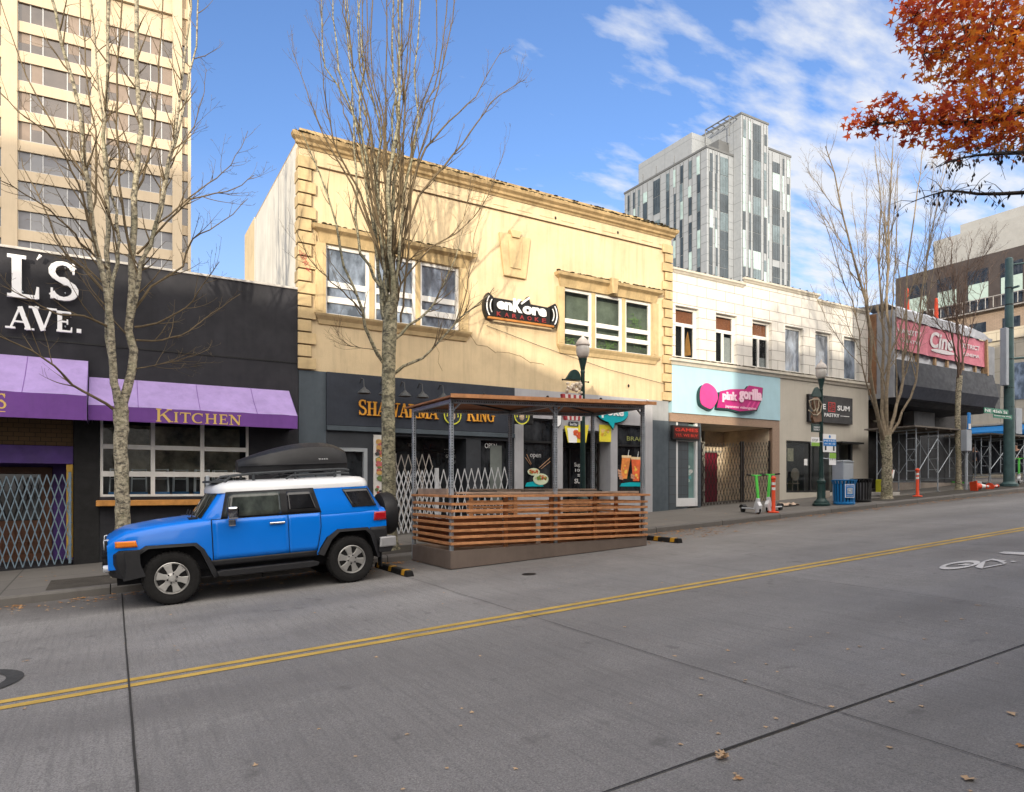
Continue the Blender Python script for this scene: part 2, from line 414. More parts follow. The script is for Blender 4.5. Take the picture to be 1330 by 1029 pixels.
SC.cycles.caustics_reflective = False; SC.cycles.caustics_refractive = False
SC.cycles.sample_clamp_indirect = 4

# ------------------------------------------------------------------ shared materials
m_frame = mat('white_paint', (0.72, 0.71, 0.68), 0.5, 0.12, grime=0.3)
m_black = mat('black_metal', (0.012, 0.012, 0.013), 0.45, 0.3)
m_galv = mat('galvanised_steel', (0.42, 0.46, 0.50), 0.42, 0.3, 8, metal=0.6)
m_glass = glass_mat('shop_glass', see=0.78)
m_glassd = glass_mat('dark_glass', (0.016, 0.018, 0.021), 0.0, 0.03)
m_glassb = glass_mat('blue_glass', (0.17, 0.205, 0.26), 0.12, 0.06)
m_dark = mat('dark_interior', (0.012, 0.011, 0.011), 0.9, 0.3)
m_white = mat('white_letter', (0.8, 0.8, 0.8), 0.5, 0.05)
m_gold = mat('gold_letter', (0.62, 0.42, 0.12), 0.45, 0.15)
m_lampgreen = mat('dark_green_paint', (0.018, 0.045, 0.042), 0.4, 0.3, 10)

# ------------------------------------------------------------------ road, walk, kerb
def road_mat():
    m, nt, b, co = new_mat('road_concrete')
    base = _mix(nt, _ramp(nt, _noise(nt, co, 0.35, 6, 0.6), 0.3, 0.7), (0.215, 0.205, 0.198), (0.335, 0.322, 0.312))
    base = _mix(nt, _ramp(nt, _noise(nt, co, 0.16, 4, 0.6, (0.3, 1.6, 1)), 0.45, 0.7, 0, 0.6), base, (0.128, 0.125, 0.127))     # tyre tracks
    base = _mix(nt, _ramp(nt, _noise(nt, co, 1.3, 6, 0.7, (0.25, 1.1, 1)), 0.56, 0.74, 0, 0.55), base, (0.36, 0.35, 0.335))       # pale scuffs
    base = _mix(nt, _ramp(nt, _noise(nt, co, 75, 3, 0.8), 0.42, 0.62, 0, 0.72), base, (0.065, 0.063, 0.062))                      # aggregate
    base = _mix(nt, _ramp(nt, _noise(nt, co, 110, 2, 0.8), 0.60, 0.70, 0, 0.75), base, (0.50, 0.47, 0.43))
    base = _mix(nt, _ramp(nt, _noise(nt, co, 1.0, 3, 0.6, (26, 1.2, 1)), 0.48, 0.70, 0, 0.34), base, (0.085, 0.083, 0.083))   # brushed lines across the lane
    base = _mix(nt, _ramp(nt, _noise(nt, co, 3.3, 3, 0.5), 0.66, 0.74, 0, 0.6), base, (0.085, 0.08, 0.078))   # oil drips
    base = _mix(nt, _ramp(nt, _noise(nt, co, 0.55, 8, 0.75), 0.55, 0.68, 0, 0.35), base, (0.13, 0.122, 0.118))
    sp = nt.nodes.new('ShaderNodeSeparateXYZ'); nt.links.new(co, sp.inputs[0])
    # slab to slab tone, darker wheel lanes
    fx = _math(nt, 'FLOOR', _math(nt, 'DIVIDE', _math(nt, 'SUBTRACT', sp.outputs[0], 0.12), 4.25)); fy = _math(nt, 'FLOOR', _math(nt, 'DIVIDE', _math(nt, 'SUBTRACT', sp.outputs[1], 2.9), 4.1))
    cc = nt.nodes.new('ShaderNodeCombineXYZ'); nt.links.new(fx, cc.inputs[0]); nt.links.new(fy, cc.inputs[1])
    wn = nt.nodes.new('ShaderNodeTexWhiteNoise'); wn.noise_dimensions = '2D'; nt.links.new(cc.outputs[0], wn.inputs['Vector'])
    base = _mix(nt, _ramp(nt, wn.outputs['Value'], 0, 1, 0, 0.24), base, (0.085, 0.081, 0.078))
    lane = _math(nt, 'COSINE', _math(nt, 'MULTIPLY', _math(nt, 'SUBTRACT', sp.outputs[1], 4.3), 2 * pi / 1.85))
    lane = _math(nt, 'MULTIPLY', _ramp(nt, lane, -0.2, 1.0, 0, 0.34), _ramp(nt, _noise(nt, co, 0.8, 5, 0.6, (0.2, 1, 1)), 0.35, 0.65))
    base = _mix(nt, lane, base, (0.09, 0.085, 0.083))
    gut = _math(nt, 'MULTIPLY', _ramp(nt, sp.outputs[1], 11.6, 12.9), _ramp(nt, _noise(nt, co, 1.5, 5), 0.25, 0.6, 0.2, 0.8))
    base = _mix(nt, gut, base, (0.06, 0.052, 0.045))
    base = _mix(nt, _ramp(nt, sp.outputs[1], 2.9, 2.5, 0, 0.25), base, (0.07, 0.066, 0.06))
    nt.links.new(base, b.inputs['Base Color']); b.inputs['Roughness'].default_value = 0.72
    nt.links.new(_ramp(nt, _noise(nt, co, 0.5, 5), 0.3, 0.7, 0.55, 0.85), b.inputs['Roughness'])
    bp = nt.nodes.new('ShaderNodeBump'); bp.inputs['Strength'].default_value = 0.35; bp.inputs['Distance'].default_value = 0.01
    nt.links.new(_noise(nt, co, 120, 3), bp.inputs['Height']); nt.links.new(bp.outputs[0], b.inputs['Normal'])
    return m
def slab(mb, x0, x1, y0, y1, h0=0.0, h1=None, n=1):
    """sheet lying on the sloping street"""
    h1 = h0 if h1 is None else h1
    mb.q((x0, y0, G(x0) + h0), (x1, y0, G(x1) + h0), (x1, y1, G(x1) + h1), (x0, y1, G(x0) + h1)); return mb
m_road = road_mat()
mb = MB(); slab(mb, -90, 39, -0.4, KERB + 0.02); slab(mb, 39, 46.5, -0.4, 170); slab(mb, 46.5, 200, -0.4, KERB + 0.02)
mb.build('road', m_road, kind='structure')
m_ground = mat('far_ground', (0.12, 0.115, 0.11), 0.9, 0.3, 0.1)
mb = MB(); mb.q((-1500, -1500, -5), (1500, -1500, -5), (1500, 1500, -5), (-1500, 1500, -5)); mb.q((-400, 30, -0.6), (36, 30, -0.6), (36, 600, -0.6), (-400, 600, -0.6))
mb.build('ground', m_ground, kind='structure')
m_walk = tile_mat('walk_concrete', (0.135, 0.125, 0.113), (0.05, 0.047, 0.043), 1.5, 1.25, 0.0, 0.012, 0.85, 0.16, swap=False, streak=0, bump=0.4)
mb = MB()
for a, b in ((-90, 38.6), (47, 200)):
    mb.q((a, KERB + 0.16, G(a) + .15), (b, KERB + 0.16, G(b) + .15), (b, F + 1.6, G(b) + .21), (a, F + 1.6, G(a) + .21))
mb.build('pavement', m_walk, kind='structure')
mb = MB()
for a, b in ((-90, 39), (46.5, 200)): mb.q((a, -8, G(a) + .15), (b, -8, G(b) + .15), (b, -0.55, G(b) + .15), (a, -0.55, G(a) + .15))
mb.build('near_pavement', m_walk, kind='structure')
m_kerb = tile_mat('kerb_stone', (0.14, 0.13, 0.12), (0.05, 0.047, 0.045), 2.4, 5, 0.0, 0.01, 0.85, 0.2, swap=False, streak=0.3, bump=0.3)
mb = MB()
def kerb(mb, a, b, y0, y1):
    i = len(mb.v)
    prof = [(y0, -0.1), (y0 + 0.01, 0.11), (y0 + 0.035, 0.148), (y1, 0.153), (y1, -0.1)]
    if y0 > y1: prof = [(y0, -0.1), (y0 - 0.01, 0.11), (y0 - 0.035, 0.148), (y1, 0.153), (y1, -0.1)]
    n = int((b - a) / 2.4) + 1
    for k in range(n):
        xa_, xb_ = a + 2.4 * k + 0.006, min(b, a + 2.4 * (k + 1)) - 0.006
        rows = [[(x, p[0], G(x) + p[1]) for p in prof] for x in (xa_, xb_)]
        mb.grid(rows); mb.q(*rows[0]); mb.q(*rows[1])
kerb(mb, -60, 38.6, KERB, KERB + 0.17); kerb(mb, 47, 90, KERB, KERB + 0.17)
kerb(mb, -60, 39, -0.4, -0.56)
mb.build('kerb', m_kerb, kind='structure')
# planting strip of dark earth along the kerb where the trees stand
m_soil = mat('dark_wet_paving', (0.06, 0.053, 0.045), 0.85, 0.4, 3, bump=0.6, bscale=20, fine=0.3)
mb = MB()
for a, b in ((-0.9, 3.8), (22.6, 38), (4.2, 6.2)): slab(mb, a, b, KERB + 0.18, KERB + 1.35, 0.156, 0.176)
mb.build('tree_strip', m_soil, kind='structure')
# markings and joints
m_yellow = mat('yellow_line_paint', (0.54, 0.36, 0.085), 0.7, 0.25, 3, grime=0.55, fine=0.35)
mb = MB()
rnd = random.Random(5)
for y0 in (6.86, 7.06):
    x = -90
    while x < 39: slab(mb, x, min(39, x + 3), y0, y0 + 0.105, 0.005); x += 3
mb.build('centre_line', m_yellow, kind='structure')
m_tar = mat('joint_tar', (0.035, 0.033, 0.031), 0.9, 0.3)
mb = MB()
def crack(mb, pts, w):
    for (a, b) in zip(pts, pts[1:]):
        d = Vector((b[0] - a[0], b[1] - a[1], 0)).normalized(); n = Vector((-d.y, d.x, 0)) * w / 2
        P = [(a[0] + n.x, a[1] + n.y), (b[0] + n.x, b[1] + n.y), (b[0] - n.x, b[1] - n.y), (a[0] - n.x, a[1] - n.y)]
        mb.q(*[(p[0], p[1], G(p[0]) + 0.009) for p in P])
def wob(x0, y0, x1, y1, n, amp):
    return [(x0 + (x1 - x0) * i / n + rnd.uniform(-amp, amp) * (x0 == x1 or 0.3), y0 + (y1 - y0) * i / n + rnd.uniform(-amp, amp) * (y0 == y1 or 0.3)) for i in range(n + 1)]
for i in range(-60, 60): 
    a, b = i * 1.0, i * 1.0 + 1.0
    if a >= 39: break
    crack(mb, [(a, 2.90 + 0.008 * sin(a * 7)), (b, 2.90 + 0.008 * sin(b * 7))], rnd.uniform(0.013, 0.024))
crack(mb, wob(0.13, 3.0, 0.16, 12.9, 30, 0.006), 0.017); crack(mb, wob(0.1, -0.3, 0.1, 2.9, 8, 0.006), 0.02)
for x in (4.3, 8.6, 12.9, 17.2, 21.5, -4.2):
    crack(mb, wob(x, -0.3, x + 0.1, 12.9, 34, 0.03), 0.007)
mb.build('road_joints', m_tar, kind='structure')
m_patch = mat('round_tar_patch', (0.05, 0.05, 0.05), 0.85, 0.3, 6, grime=0.3)
mb = MB()
c = atT(5, 873, 1.0)
cx_, cy_ = -1.27, 7.95
for k in range(36):
    a0, a1 = 2 * pi * k / 36, 2 * pi * (k + 1) / 36
    P = [(cx_ + r * cos(a), cy_ + r * sin(a)) for r, a in ((.42, a0), (.42, a1), (.56, a1), (.56, a0))]
    mb.q(*[(p[0], p[1], G(p[0]) + 0.008) for p in P])
mb.build('road_patch', m_patch, kind='structure')
m_mark = mat('white_road_paint', (0.62, 0.61, 0.60), 0.7, 0.2, 4, grime=0.4, fine=0.25)
mb = MB()
def ground_at(px, py):
    u = (px - 665) / FOC; v = (py - 632) / FOC; t = EYE / (v + SLOPE * (CF + SF * u)); return Vector((t * (CF + SF * u), t * (SF - CF * u), 0))
def gpoly(pts, h):
    mb.q(*[(p.x, p.y, G(p.x) + h) for p in [ground_at(*q) for q in pts]])
bc = lambda cx, cy: (1150 + cx / 7.389, 690 + cy / 7.389)      # traced on an enlarged view of the symbol
for k in range(28):
    a0, a1 = 2 * pi * k / 28, 2 * pi * (k + 1) / 28
    E_ = lambda r, a: bc(713 + r * 196 * cos(a) , 331 - r * 0.0 + (-26 * cos(a) - 34 * sin(a)) * (r if r > .9 else .55) )
    gpoly([E_(1, a0), E_(1, a1), E_(.70, a1), E_(.70, a0)], .012)
gpoly([bc(*p) for p in ((690, 330), (770, 318), (840, 322), (770, 338))], .0125)
gpoly([bc(*p) for p in ((860, 352), (930, 368), (960, 300), (900, 318))], .0126); gpoly([bc(*p) for p in ((900, 318), (960, 300), (1060, 276), (1030, 272), (960, 286))], .0130)
gpoly([bc(*p) for p in ((1000, 285), (1060, 276), (1160, 292), (1130, 300))], .0134); gpoly([bc(*p) for p in ((925, 366), (960, 350), (1165, 312), (1140, 326))], .0138); gpoly([bc(*p) for p in ((1030, 282), (1060, 280), (1168, 312), (1140, 318))], .0142)
gpoly([bc(*p) for p in ((1195, 296), (1230, 290), (1260, 302), (1220, 304))], .012)
gpoly([bc(*p) for p in ((1085, 216), (1135, 202), (1420, 212), (1420, 240), (1130, 222))], .012)
mb.build('bike_marking', m_mark, kind='structure')
m_iron = mat('cast_iron', (0.03, 0.03, 0.03), 0.6, 0.3, metal=0.5)
p = at(720, 743.5, 8.0)
vx, vy = None, None
mb = MB()
for k in range(16):
    a0, a1 = 2 * pi * k / 16, 2 * pi * (k + 1) / 16
    mb.q(*[(q[0], q[1], G(q[0]) + 0.008) for q in ((6.05, 9.65), (6.05 + .12 * cos(a0), 9.65 + .12 * sin(a0)), (6.05 + .12 * cos(a1), 9.65 + .12 * sin(a1)))])
tag(mb.build('valve_cover', m_iron), 'small round iron valve cover flush in the road in front of the slatted dining deck', 'valve cover')
def bez0(p):
    return [p[i].lerp(p[i + 1], t / 4) + Vector((0, 0, .02 * sin(t))) for i in range(len(p) - 1) for t in range(4)]
# ================================================================== black restaurant
m_blackwall = mat('black_stucco', (0.031, 0.031, 0.036), 0.85, 0.3, 1.2, bump=0.25, bscale=90, streak=0.35, spec=0.25)
m_flash = mat('pale_flashing', (0.45, 0.43, 0.40), 0.5, 0.3, 3, grime=0.4)
m_blackdoor = mat('black_pier_paint', (0.012, 0.012, 0.0125), 0.7, 0.3, bump=0.2, spec=0.3)
B1 = thing('restaurant_building', 'low black painted restaurant front with raised white letters and a glazed garage window', 'building', (0, F, 0.2))
bx0, bx1, btop = -9.0, 3.90, 6.52
wx0, wx1, wz0, wz1 = -0.19, 2.77, 1.56, 3.35
ex0, ex1 = -4.2, -0.66           # entrance recess
mb = MB(); holes_wall(mb, bx0, bx1, -0.8, btop, F, [(wx0, wx1, wz0, wz1, 0.12), (ex0, ex1, G(ex1) + .2, 3.25, 1.3)])
mb.box(bx0, bx1, F + 2.6, F + 13, -0.8, btop - 0.01); mb.q((bx0, F, btop), (bx1, F, btop), (bx1, F + 2.6, btop), (bx0, F + 2.6, btop))
mb.q((bx1, F, 0), (bx1, F + 2.6, 0), (bx1, F + 2.6, btop), (bx1, F, btop)); mb.q((bx0, F, -1), (bx0, F + 2.6, -1), (bx0, F + 2.6, btop), (bx0, F, btop))
hang(mb.build('wall', m_blackwall), B1)
hang(MB().box(bx0 - .03, bx1 - .01, F - 0.035, F + 0.4, btop + .003, btop + 0.055).build('parapet_cap', m_flash, bevel=.008), B1)
mb = MB(); mb.box(bx0, bx1 - .002, F - 0.012, F - .001, 4.74, 4.765); hang(mb.build('wall_groove', m_black), B1)
hang(MB().box(-0.66, -0.20, F - 0.03, F - .002, G(0), 3.3).build('pier', m_blackdoor, bevel=.01), B1)
# interior seen through the window: back wall, tables with stacked chairs
m_room = mat('dim_room_wall', (0.15, 0.13, 0.115), 0.9, 0.5, 0.7); m_chrome = mat('chrome', (0.6, 0.62, 0.64), 0.2, 0.1, metal=1.0)
m_bluech = mat('blue_chair_seat', (0.05, 0.20, 0.45), 0.5, 0.2)
mb = MB(); mb.q((-.6, F + 2.5, .3), (3.4, F + 2.5, .3), (3.4, F + 2.5, 3.4), (-.6, F + 2.5, 3.4)); mb.q((-.6, F + .1, .5), (3.4, F + .1, .5), (3.4, F + 2.5, .5), (-.6, F + 2.5, .5))
hang(mb.build('room', m_room), B1)
mb = MB(); sm = MB(); r = random.Random(3)
for i in range(7):          # chairs stacked upside down on tables
    x = wx0 + .15 + i * .42; yy = F + .22 + .3 * (i % 2); z = 1.55
    sm.box(x, x + .34, yy, yy + .34, z + .05, z + .11); sm.box(x + .02, x + .32, yy + .3, yy + .33, z - .3, z + .02)
    for dx in (.02, .32):
        for dy in (.02, .32): mb.tube([(x + dx, yy + dy, z), (x + dx * .9 + .02, yy + dy, z + .62)], .013, 5)
    mb.tube([(x + .02, yy + .02, z + .40), (x + .32, yy + .02, z + .40)], .012, 5); mb.tube([(x + .02, yy + .02, z + .60), (x + .32, yy + .02, z + .60)], .012, 5)
hang(mb.build('chair_frames', mat('bright_chair_frame', (.75, .75, .76), .4, .1)), B1); hang(sm.build('chair_seats', m_bluech), B1)
mb = MB(); mb.box(wx0, wx1, F + 1.3, F + 1.36, 2.1, 3.2); hang(mb.build('bar_shelf', mat('bar_wall', (.60, .50, .36), .8, .85, 1.6)), B1)
fr = MB(); gw = (wx1 - wx0)
xs = [wx0, wx0 + gw / 3, wx0 + 2 * gw / 3, wx1]
for i, x in enumerate(xs):
    w = .055 if i in (0, 3) else .085
    a = x if i == 0 else (x - w if i == 3 else x - w / 2); fr.box(a, a + w, F + .02, F + .1, wz0, wz1)
for z, h in ((wz0, .05), (1.99, .115), (2.58, .10), (wz1 - .05, .05)): fr.box(wx0, wx1, F + .026, F + .094, z, z + h)
wo = hang(fr.build('garage_window', m_frame, bevel=.006), B1)
mb = MB(); mb.q((wx0, F + .07, wz0), (wx1, F + .07, wz0), (wx1, F + .07, wz1), (wx0, F + .07, wz1)); pn = mb.build('pane', m_glass); pn.parent = wo
m_wood = mat('honey_wood', (0.52, 0.24, 0.06), 0.5, 0.3, 6, bump=.1)
hang(MB().box(wx0 - .07, wx1 + .1, F - .26, F - .002, wz0 - .19, wz0 - .07).build('drink_ledge', m_wood, bevel=.012), B1)
# entrance: brown boards over purple panels, door with dark glass
m_purp = mat('purple_paint', (0.085, 0.04, 0.21), 0.55, 0.25, grime=.3); m_brown = tile_mat('brown_shingles', (0.13, 0.075, 0.03), (0.03, 0.02, 0.01), .18, .09, .5, .006, .8)
m_yel = mat('yellow_jamb_paint', (0.55, 0.33, 0.05), 0.5, 0.25, grime=.4); m_door = mat('brown_door', (0.11, 0.045, 0.022), .5, .3, 5)
yb = F + 1.3; g0 = G(-1) + .2
mb = MB(); mb.q((ex0, yb - .002, g0), (ex1, yb - .002, g0), (ex1, yb - .002, 3.25), (ex0, yb - .002, 3.25)); hang(mb.build('entrance_panel', m_purp), B1)
hang(MB().box(ex0, ex1 - .01, F + .1, F + .16, 2.62, 3.24).build('transom', m_brown), B1)
hang(MB().box(ex0, ex1 - .01, F + .05, F + .2, 2.25, 2.61).build('lintel', m_purp), B1)
hang(MB().box(ex1 - .13, ex1 - .01, F + .08, F + .22, g0 + .15, 2.24).build('door_jamb', m_yel, bevel=.01), B1)
dr = MB().box(-2.6, -1.1, yb - .07, yb - .004, g0, 2.2); dr.k = 1; dr.box(-2.4, -1.3, yb - .085, yb - .071, 1.05, 2.05); dr.k = 0
for i in range(5):
    for j in range(2): dr.box(-2.38 + i * .22, -2.2 + i * .22, yb - .1, yb - .071, .35 + j * .32, .6 + j * .32)
hang(dr.build('door', [m_door, m_glassd], bevel=.006), B1)
# wall lettering
LT = thing('wall_lettering', 'large raised white serif letters reading L\'S AVE. on the black wall', 'sign', (at(55, 380, F).x, F - .1, 4.9))
for ch, a, b, c, d in (('L', 8, 53, 388, 333), ("'", 43, 60, 352, 332), ('S', 60, 104, 391, 341)):
    y = F - .10; mb = put_serif(MB(), ch, xa(a, y), xa(b, y), za((a + b) / 2, c, y), za((a + b) / 2, d, y), y, .05)
    hang(mb.build('letter', m_white, weld=False), LT)
for ch, a, b, c, d in (('A', 10, 42, 428, 399), ('V', 40, 71, 430, 400), ('E', 70, 96, 432, 405), ('.', 98, 108, 433, 405)):
    y = F - .10; mb = put_serif(MB(), ch, xa(a, y), xa(b, y), za((a + b) / 2, c, y), za((a + b) / 2, d, y), y, .05)
    hang(mb.build('letter', m_white, weld=False), LT)
mb = MB()
for px, py in ((25, 345), (30, 380), (85, 350), (85, 382), (20, 420), (55, 420), (85, 425)):
    p = at(px, py, F); mb.tube([(p.x, F, p.z), (p.x, F - .1, p.z)], .012, 5)
hang(mb.build('standoff_pin', m_galv), LT)

# awnings
m_awn = mat('purple_canvas', (0.34, 0.25, 0.50), 0.8, 0.14, 2.5, streak=0.25, bump=.08, bscale=30)
m_awnd = mat('purple_canvas_valance', (0.15, 0.055, 0.26), 0.75, 0.12, 2.5, streak=.2)
def awning(label, x0, x1, yf, ztop, zv, zb, word=None):
    o = thing('awning', label, 'awning', ((x0 + x1) / 2, F, zb))
    mb = MB(); n = 14
    top = [(x0 + (x1 - x0) * i / n, F - .004, ztop) for i in range(n + 1)]; mid = []
    fr_ = [(x0 + (x1 - x0) * i / n, yf, zv + .006 * sin(i * 2.1)) for i in range(n + 1)]
    mid = [((a[0] + b[0]) / 2, (a[1] + b[1]) / 2, (a[2] + b[2]) / 2 - .03 * (i % 3 != 0) - .012 * sin(i * 1.3)) for i, (a, b) in enumerate(zip(top, fr_))]
    mb.grid([top, mid, fr_]); mb.q((x1, F - .004, ztop), (x1, yf, zv), (x1, yf + .004, zb), (x1, F - .004, zb)); mb.q((x0, F - .004, ztop), (x0, F - .004, zb), (x0, yf + .004, zb), (x0, yf, zv))
    hang(mb.build('canopy', m_awn, fixn=False, weld=False), o)
    mb = MB()
    for i in range(3, n, 4): mb.tube([Vector(top[i]) + Vector((0, -.004, .004)), Vector(mid[i]) + Vector((0, -.004, .004)), Vector(fr_[i]) + Vector((0, -.004, .004))], .005, 4)
    hang(mb.build('canopy_seam', m_awnd), o)
    hang(MB().box(x0, x1, yf - .012, yf + .003, zb, zv - .004).build('valance', m_awnd), o)
    mb = MB()
    for x in (x0 + .05, (x0 + x1) / 2, x1 - .05):
        mb.bar((x, F - .01, zb + .02), (x, yf + .03, zb + .02), .03); mb.bar((x, F - .01, ztop - .06), (x, yf + .03, zv - .03), .03)
    mb.bar((x0 + .02, yf + .03, zb + .02), (x1 - .02, yf + .03, zb + .02), .03)
    hang(mb.build('awning_frame', m_black), o)
    return o
a1 = awning('wide purple awning lettered KITCHEN over the garage window', -0.38, 3.68, 15.84, 4.07, 3.40, 3.10)
y = 15.826
hang(put_serif(MB(), 'KITCHEN', xa(201, y), xa(314, y), 3.125, 3.34, y, .004, big=1.25).build('lettering', m_gold, weld=False), a1)
a2 = awning('taller purple awning over the gated doorway, gold S at its edge', -5.2, -0.40, 15.6, 4.40, 3.55, 3.07)
y = 15.586
hang(put_serif(MB(), 'S', xa(-5, y), xa(8.5, y), za(3, 531, y), za(3, 511, y), y, .004).build('lettering', m_gold, weld=False), a2)
hang(MB().box(xa(-8, y), xa(7, y), y - .003, y, za(0, 535, y), za(0, 534, y)).build('lettering_rule', m_gold), a2)

# scissor gates
m_gateb = mat('blue_grey_gate_steel', (0.16, 0.22, 0.27), 0.45, 0.3, 8, metal=.4)
m_gatew = mat('white_gate_paint', (0.47, 0.48, 0.50), 0.5, 0.2, 8)
m_gatek = mat('dark_gate_steel', (0.035, 0.03, 0.028), 0.5, 0.3, 8, metal=.3)
def gate(label, x0, x1, h, y, pitch, n, m, posts, z=None, w=.024, g2=False):
    z = walk(x0, y) + .03 if z is None else z
    o = thing('security_gate', label, 'gate', (x0, y, z))
    hang(lattice(MB(), x0, x1, z, z + h, y, pitch, n, w, skew=1.0).build('lattice', m, weld=False, fixn=False), o)
    for p in posts: hang(MB().box(p - .025, p + .025, y - .03, y + .03, z + G(p - x0), z + G(p - x0) + h + .04).build('post', m, bevel=.004), o)
    return o
gate('blue grey folding scissor gate across the restaurant doorway', ex0 + .05, ex1 - .03, 1.84, F - .05, .132, 4, m_gateb, (ex1 - .06, ex0 + .1), w=.02)

# ================================================================== yellow building
m_stucco = mat('yellow_stucco', (0.64, 0.505, 0.315), 0.85, 0.12, 0.7, bump=0.35, bscale=70, streak=0.42, grime=0.24)
m_trim = mat('yellow_trim', (0.57, 0.43, 0.235), 0.85, 0.2, 2, bump=.25, bscale=90, streak=.35, dirt_top=0.95, grime=.4)
m_sidew = mat('white_side_stucco', (0.66, 0.63, 0.56), 0.85, 0.12, 1, bump=.2, streak=.55)
m_moss = mat('moss_crust', (0.085, 0.07, 0.035), 0.95, 0.6, 8, bump=.8, bscale=30)
m_pier = mat('slate_pier_paint', (0.07, 0.088, 0.105), 0.7, 0.2, 2, bump=.2, streak=.25)
m_slate = mat('dark_slate_paint', (0.032, 0.038, 0.052), 0.75, 0.2, 2, streak=.2)
m_greyw = mat('pale_grey_paint', (0.36, 0.36, 0.38), 0.75, 0.1, 2, bump=.15, streak=.25)
m_gpier = mat('pier_top_grey', (0.30, 0.31, 0.32), .75, .15, 2, streak=.2)
B2 = thing('yellow_building', 'two storey yellow stucco building with quoined corners and mossy cornice', 'building', (10, F, 0.65))
yx0, yx1 = 3.915, 16.06; ytop = 10.22; yb_ = 4.61
LW = (4.56, 8.23, 6.03, 7.77); RW = (11.72, 15.21, 6.03, 7.77)
mb = MB(); holes_wall(mb, yx0 + .30, yx1 - .30, yb_, 9.63, F + .035, [LW + (.16,), RW + (.16,)])
hang(mb.build('wall', m_stucco), B2)
mb = MB()          # frieze and corner strips standing proud of the field, top, rear
mb.box(yx0, yx1, F, F + .3, 9.63, 10.05); 
for i in range(15):    # faint panels in the frieze
    x = 4.6 + i * .78; mb.box(x, x + .5, F - .012, F - .001, 9.74, 9.755)
hang(mb.build('frieze', m_stucco), B2)
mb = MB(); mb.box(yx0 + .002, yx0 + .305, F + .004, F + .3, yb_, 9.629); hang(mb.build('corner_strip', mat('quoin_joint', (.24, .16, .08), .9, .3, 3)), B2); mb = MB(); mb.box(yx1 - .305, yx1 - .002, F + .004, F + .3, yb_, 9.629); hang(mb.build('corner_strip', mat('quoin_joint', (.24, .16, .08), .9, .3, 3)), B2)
mb = MB(); mb.box(yx0 + .001, yx1 - .001, F + .301, F + 5.9, yb_ + .01, 10.2); mb.box(yx0 + .002, yx1 - .002, F + 1.7, F + 5.89, .0, yb_ + .009); hang(mb.build('rear_block', m_sidew), B2)
hang(MB().box(yx0 - .001, yx1 - 4, F + 5.901, F + 7.7, 3, 10.3).build('rear_return', m_stucco), B2)
mb = MB(); rnd = random.Random(3)
z = yb_ + .02; i = 0; qd = (MB(), MB())
while z < 9.6:     # quoins, long and short
    w = .40 if i % 2 == 0 else .29
    for s in (0, 1):
        a, b = (yx0 - .03, yx0 + w) if s == 0 else (yx1 - w, yx1 + .03)
        qd[s].box(a, b, F - .045, F + .01, z, z + .272)
        if s == 0: qd[0].box(a, yx0 - .002, F + .012, F + .34 if i % 2 else F + .24, z, z + .272)
    z += .305; i += 1
hang(qd[0].build('quoins', m_trim, bevel=.008), B2); hang(qd[1].build('quoins', m_trim, bevel=.008), B2)
def cornice(mb, x0, x1, y, prof, miter=True):
    """profile [(out, z)] swept along X with mitred ends"""
    a = [(x0 - p[0], y - p[0], p[1]) for p in prof]; b = [(x1 + p[0], y - p[0], p[1]) for p in prof]
    mb.grid([a, b])
    e0 = [(x0 - p[0], y, p[1]) for p in prof]; e1 = [(x1 + p[0], y, p[1]) for p in prof]
    mb.grid([e0, a]); mb.grid([b, e1]); return mb
mb = MB(); cornice(mb, yx0, yx1, F, [(0.02, 9.98), (.04, 10.03), (.09, 10.06), (.10, 10.12), (.17, 10.18), (.19, 10.25), (.19, 10.28), (0.0, 10.34), (-.02, 10.30)])
mb.box(yx0 + .02, yx1 - 1.2, F + .02, F + .32, 10.2, 10.47); mb.box(yx1 - 1.1, yx1, F + .02, F + .32, 10.2, 10.40)
mb.box(yx0 + .02, yx0 + .3, F + .33, F + 5.88, 10.19, 10.30)
hang(mb.build('cornice', mat('cornice_trim', (.46, .33, .17), .85, .3, 3, bump=.3, bscale=60, streak=.7, dirt_top=1.0, grime=.75), bevel=.01), B2)
def moss(mb, x0, x1, y0, y1, z, seed, dens=1.0):
    r = random.Random(seed); x = x0
    while x < x1:
        w = r.uniform(.05, .15); h = r.uniform(.006, .034) * dens
        if r.random() < .9: mb.ball((x, r.uniform(y0, y1), z + h * .2), w * .6, w * .5, h, 6, 4)
        x += w * .34
    return mb
mb = MB(); moss(mb, yx0 - .1, yx1 + .1, F - .16, F - .02, 10.30, 1); moss(mb, yx0, yx1, F - .18, F - .12, 10.27, 2, .7); moss(mb, 6.5, yx1, F + .02, F + .25, 10.45, 7, .7)
hang(mb.build('moss', m_moss, smooth=60, weld=False), B2)
mb = MB(); mb.box(yx0 + .41, yx1 - .41, F + .012, F + .034, 9.60, 9.628); hang(mb.build('field_groove', mat('groove_brown', (.10, .06, .03), .9)), B2)  # dark brown strip along the top of the wall field
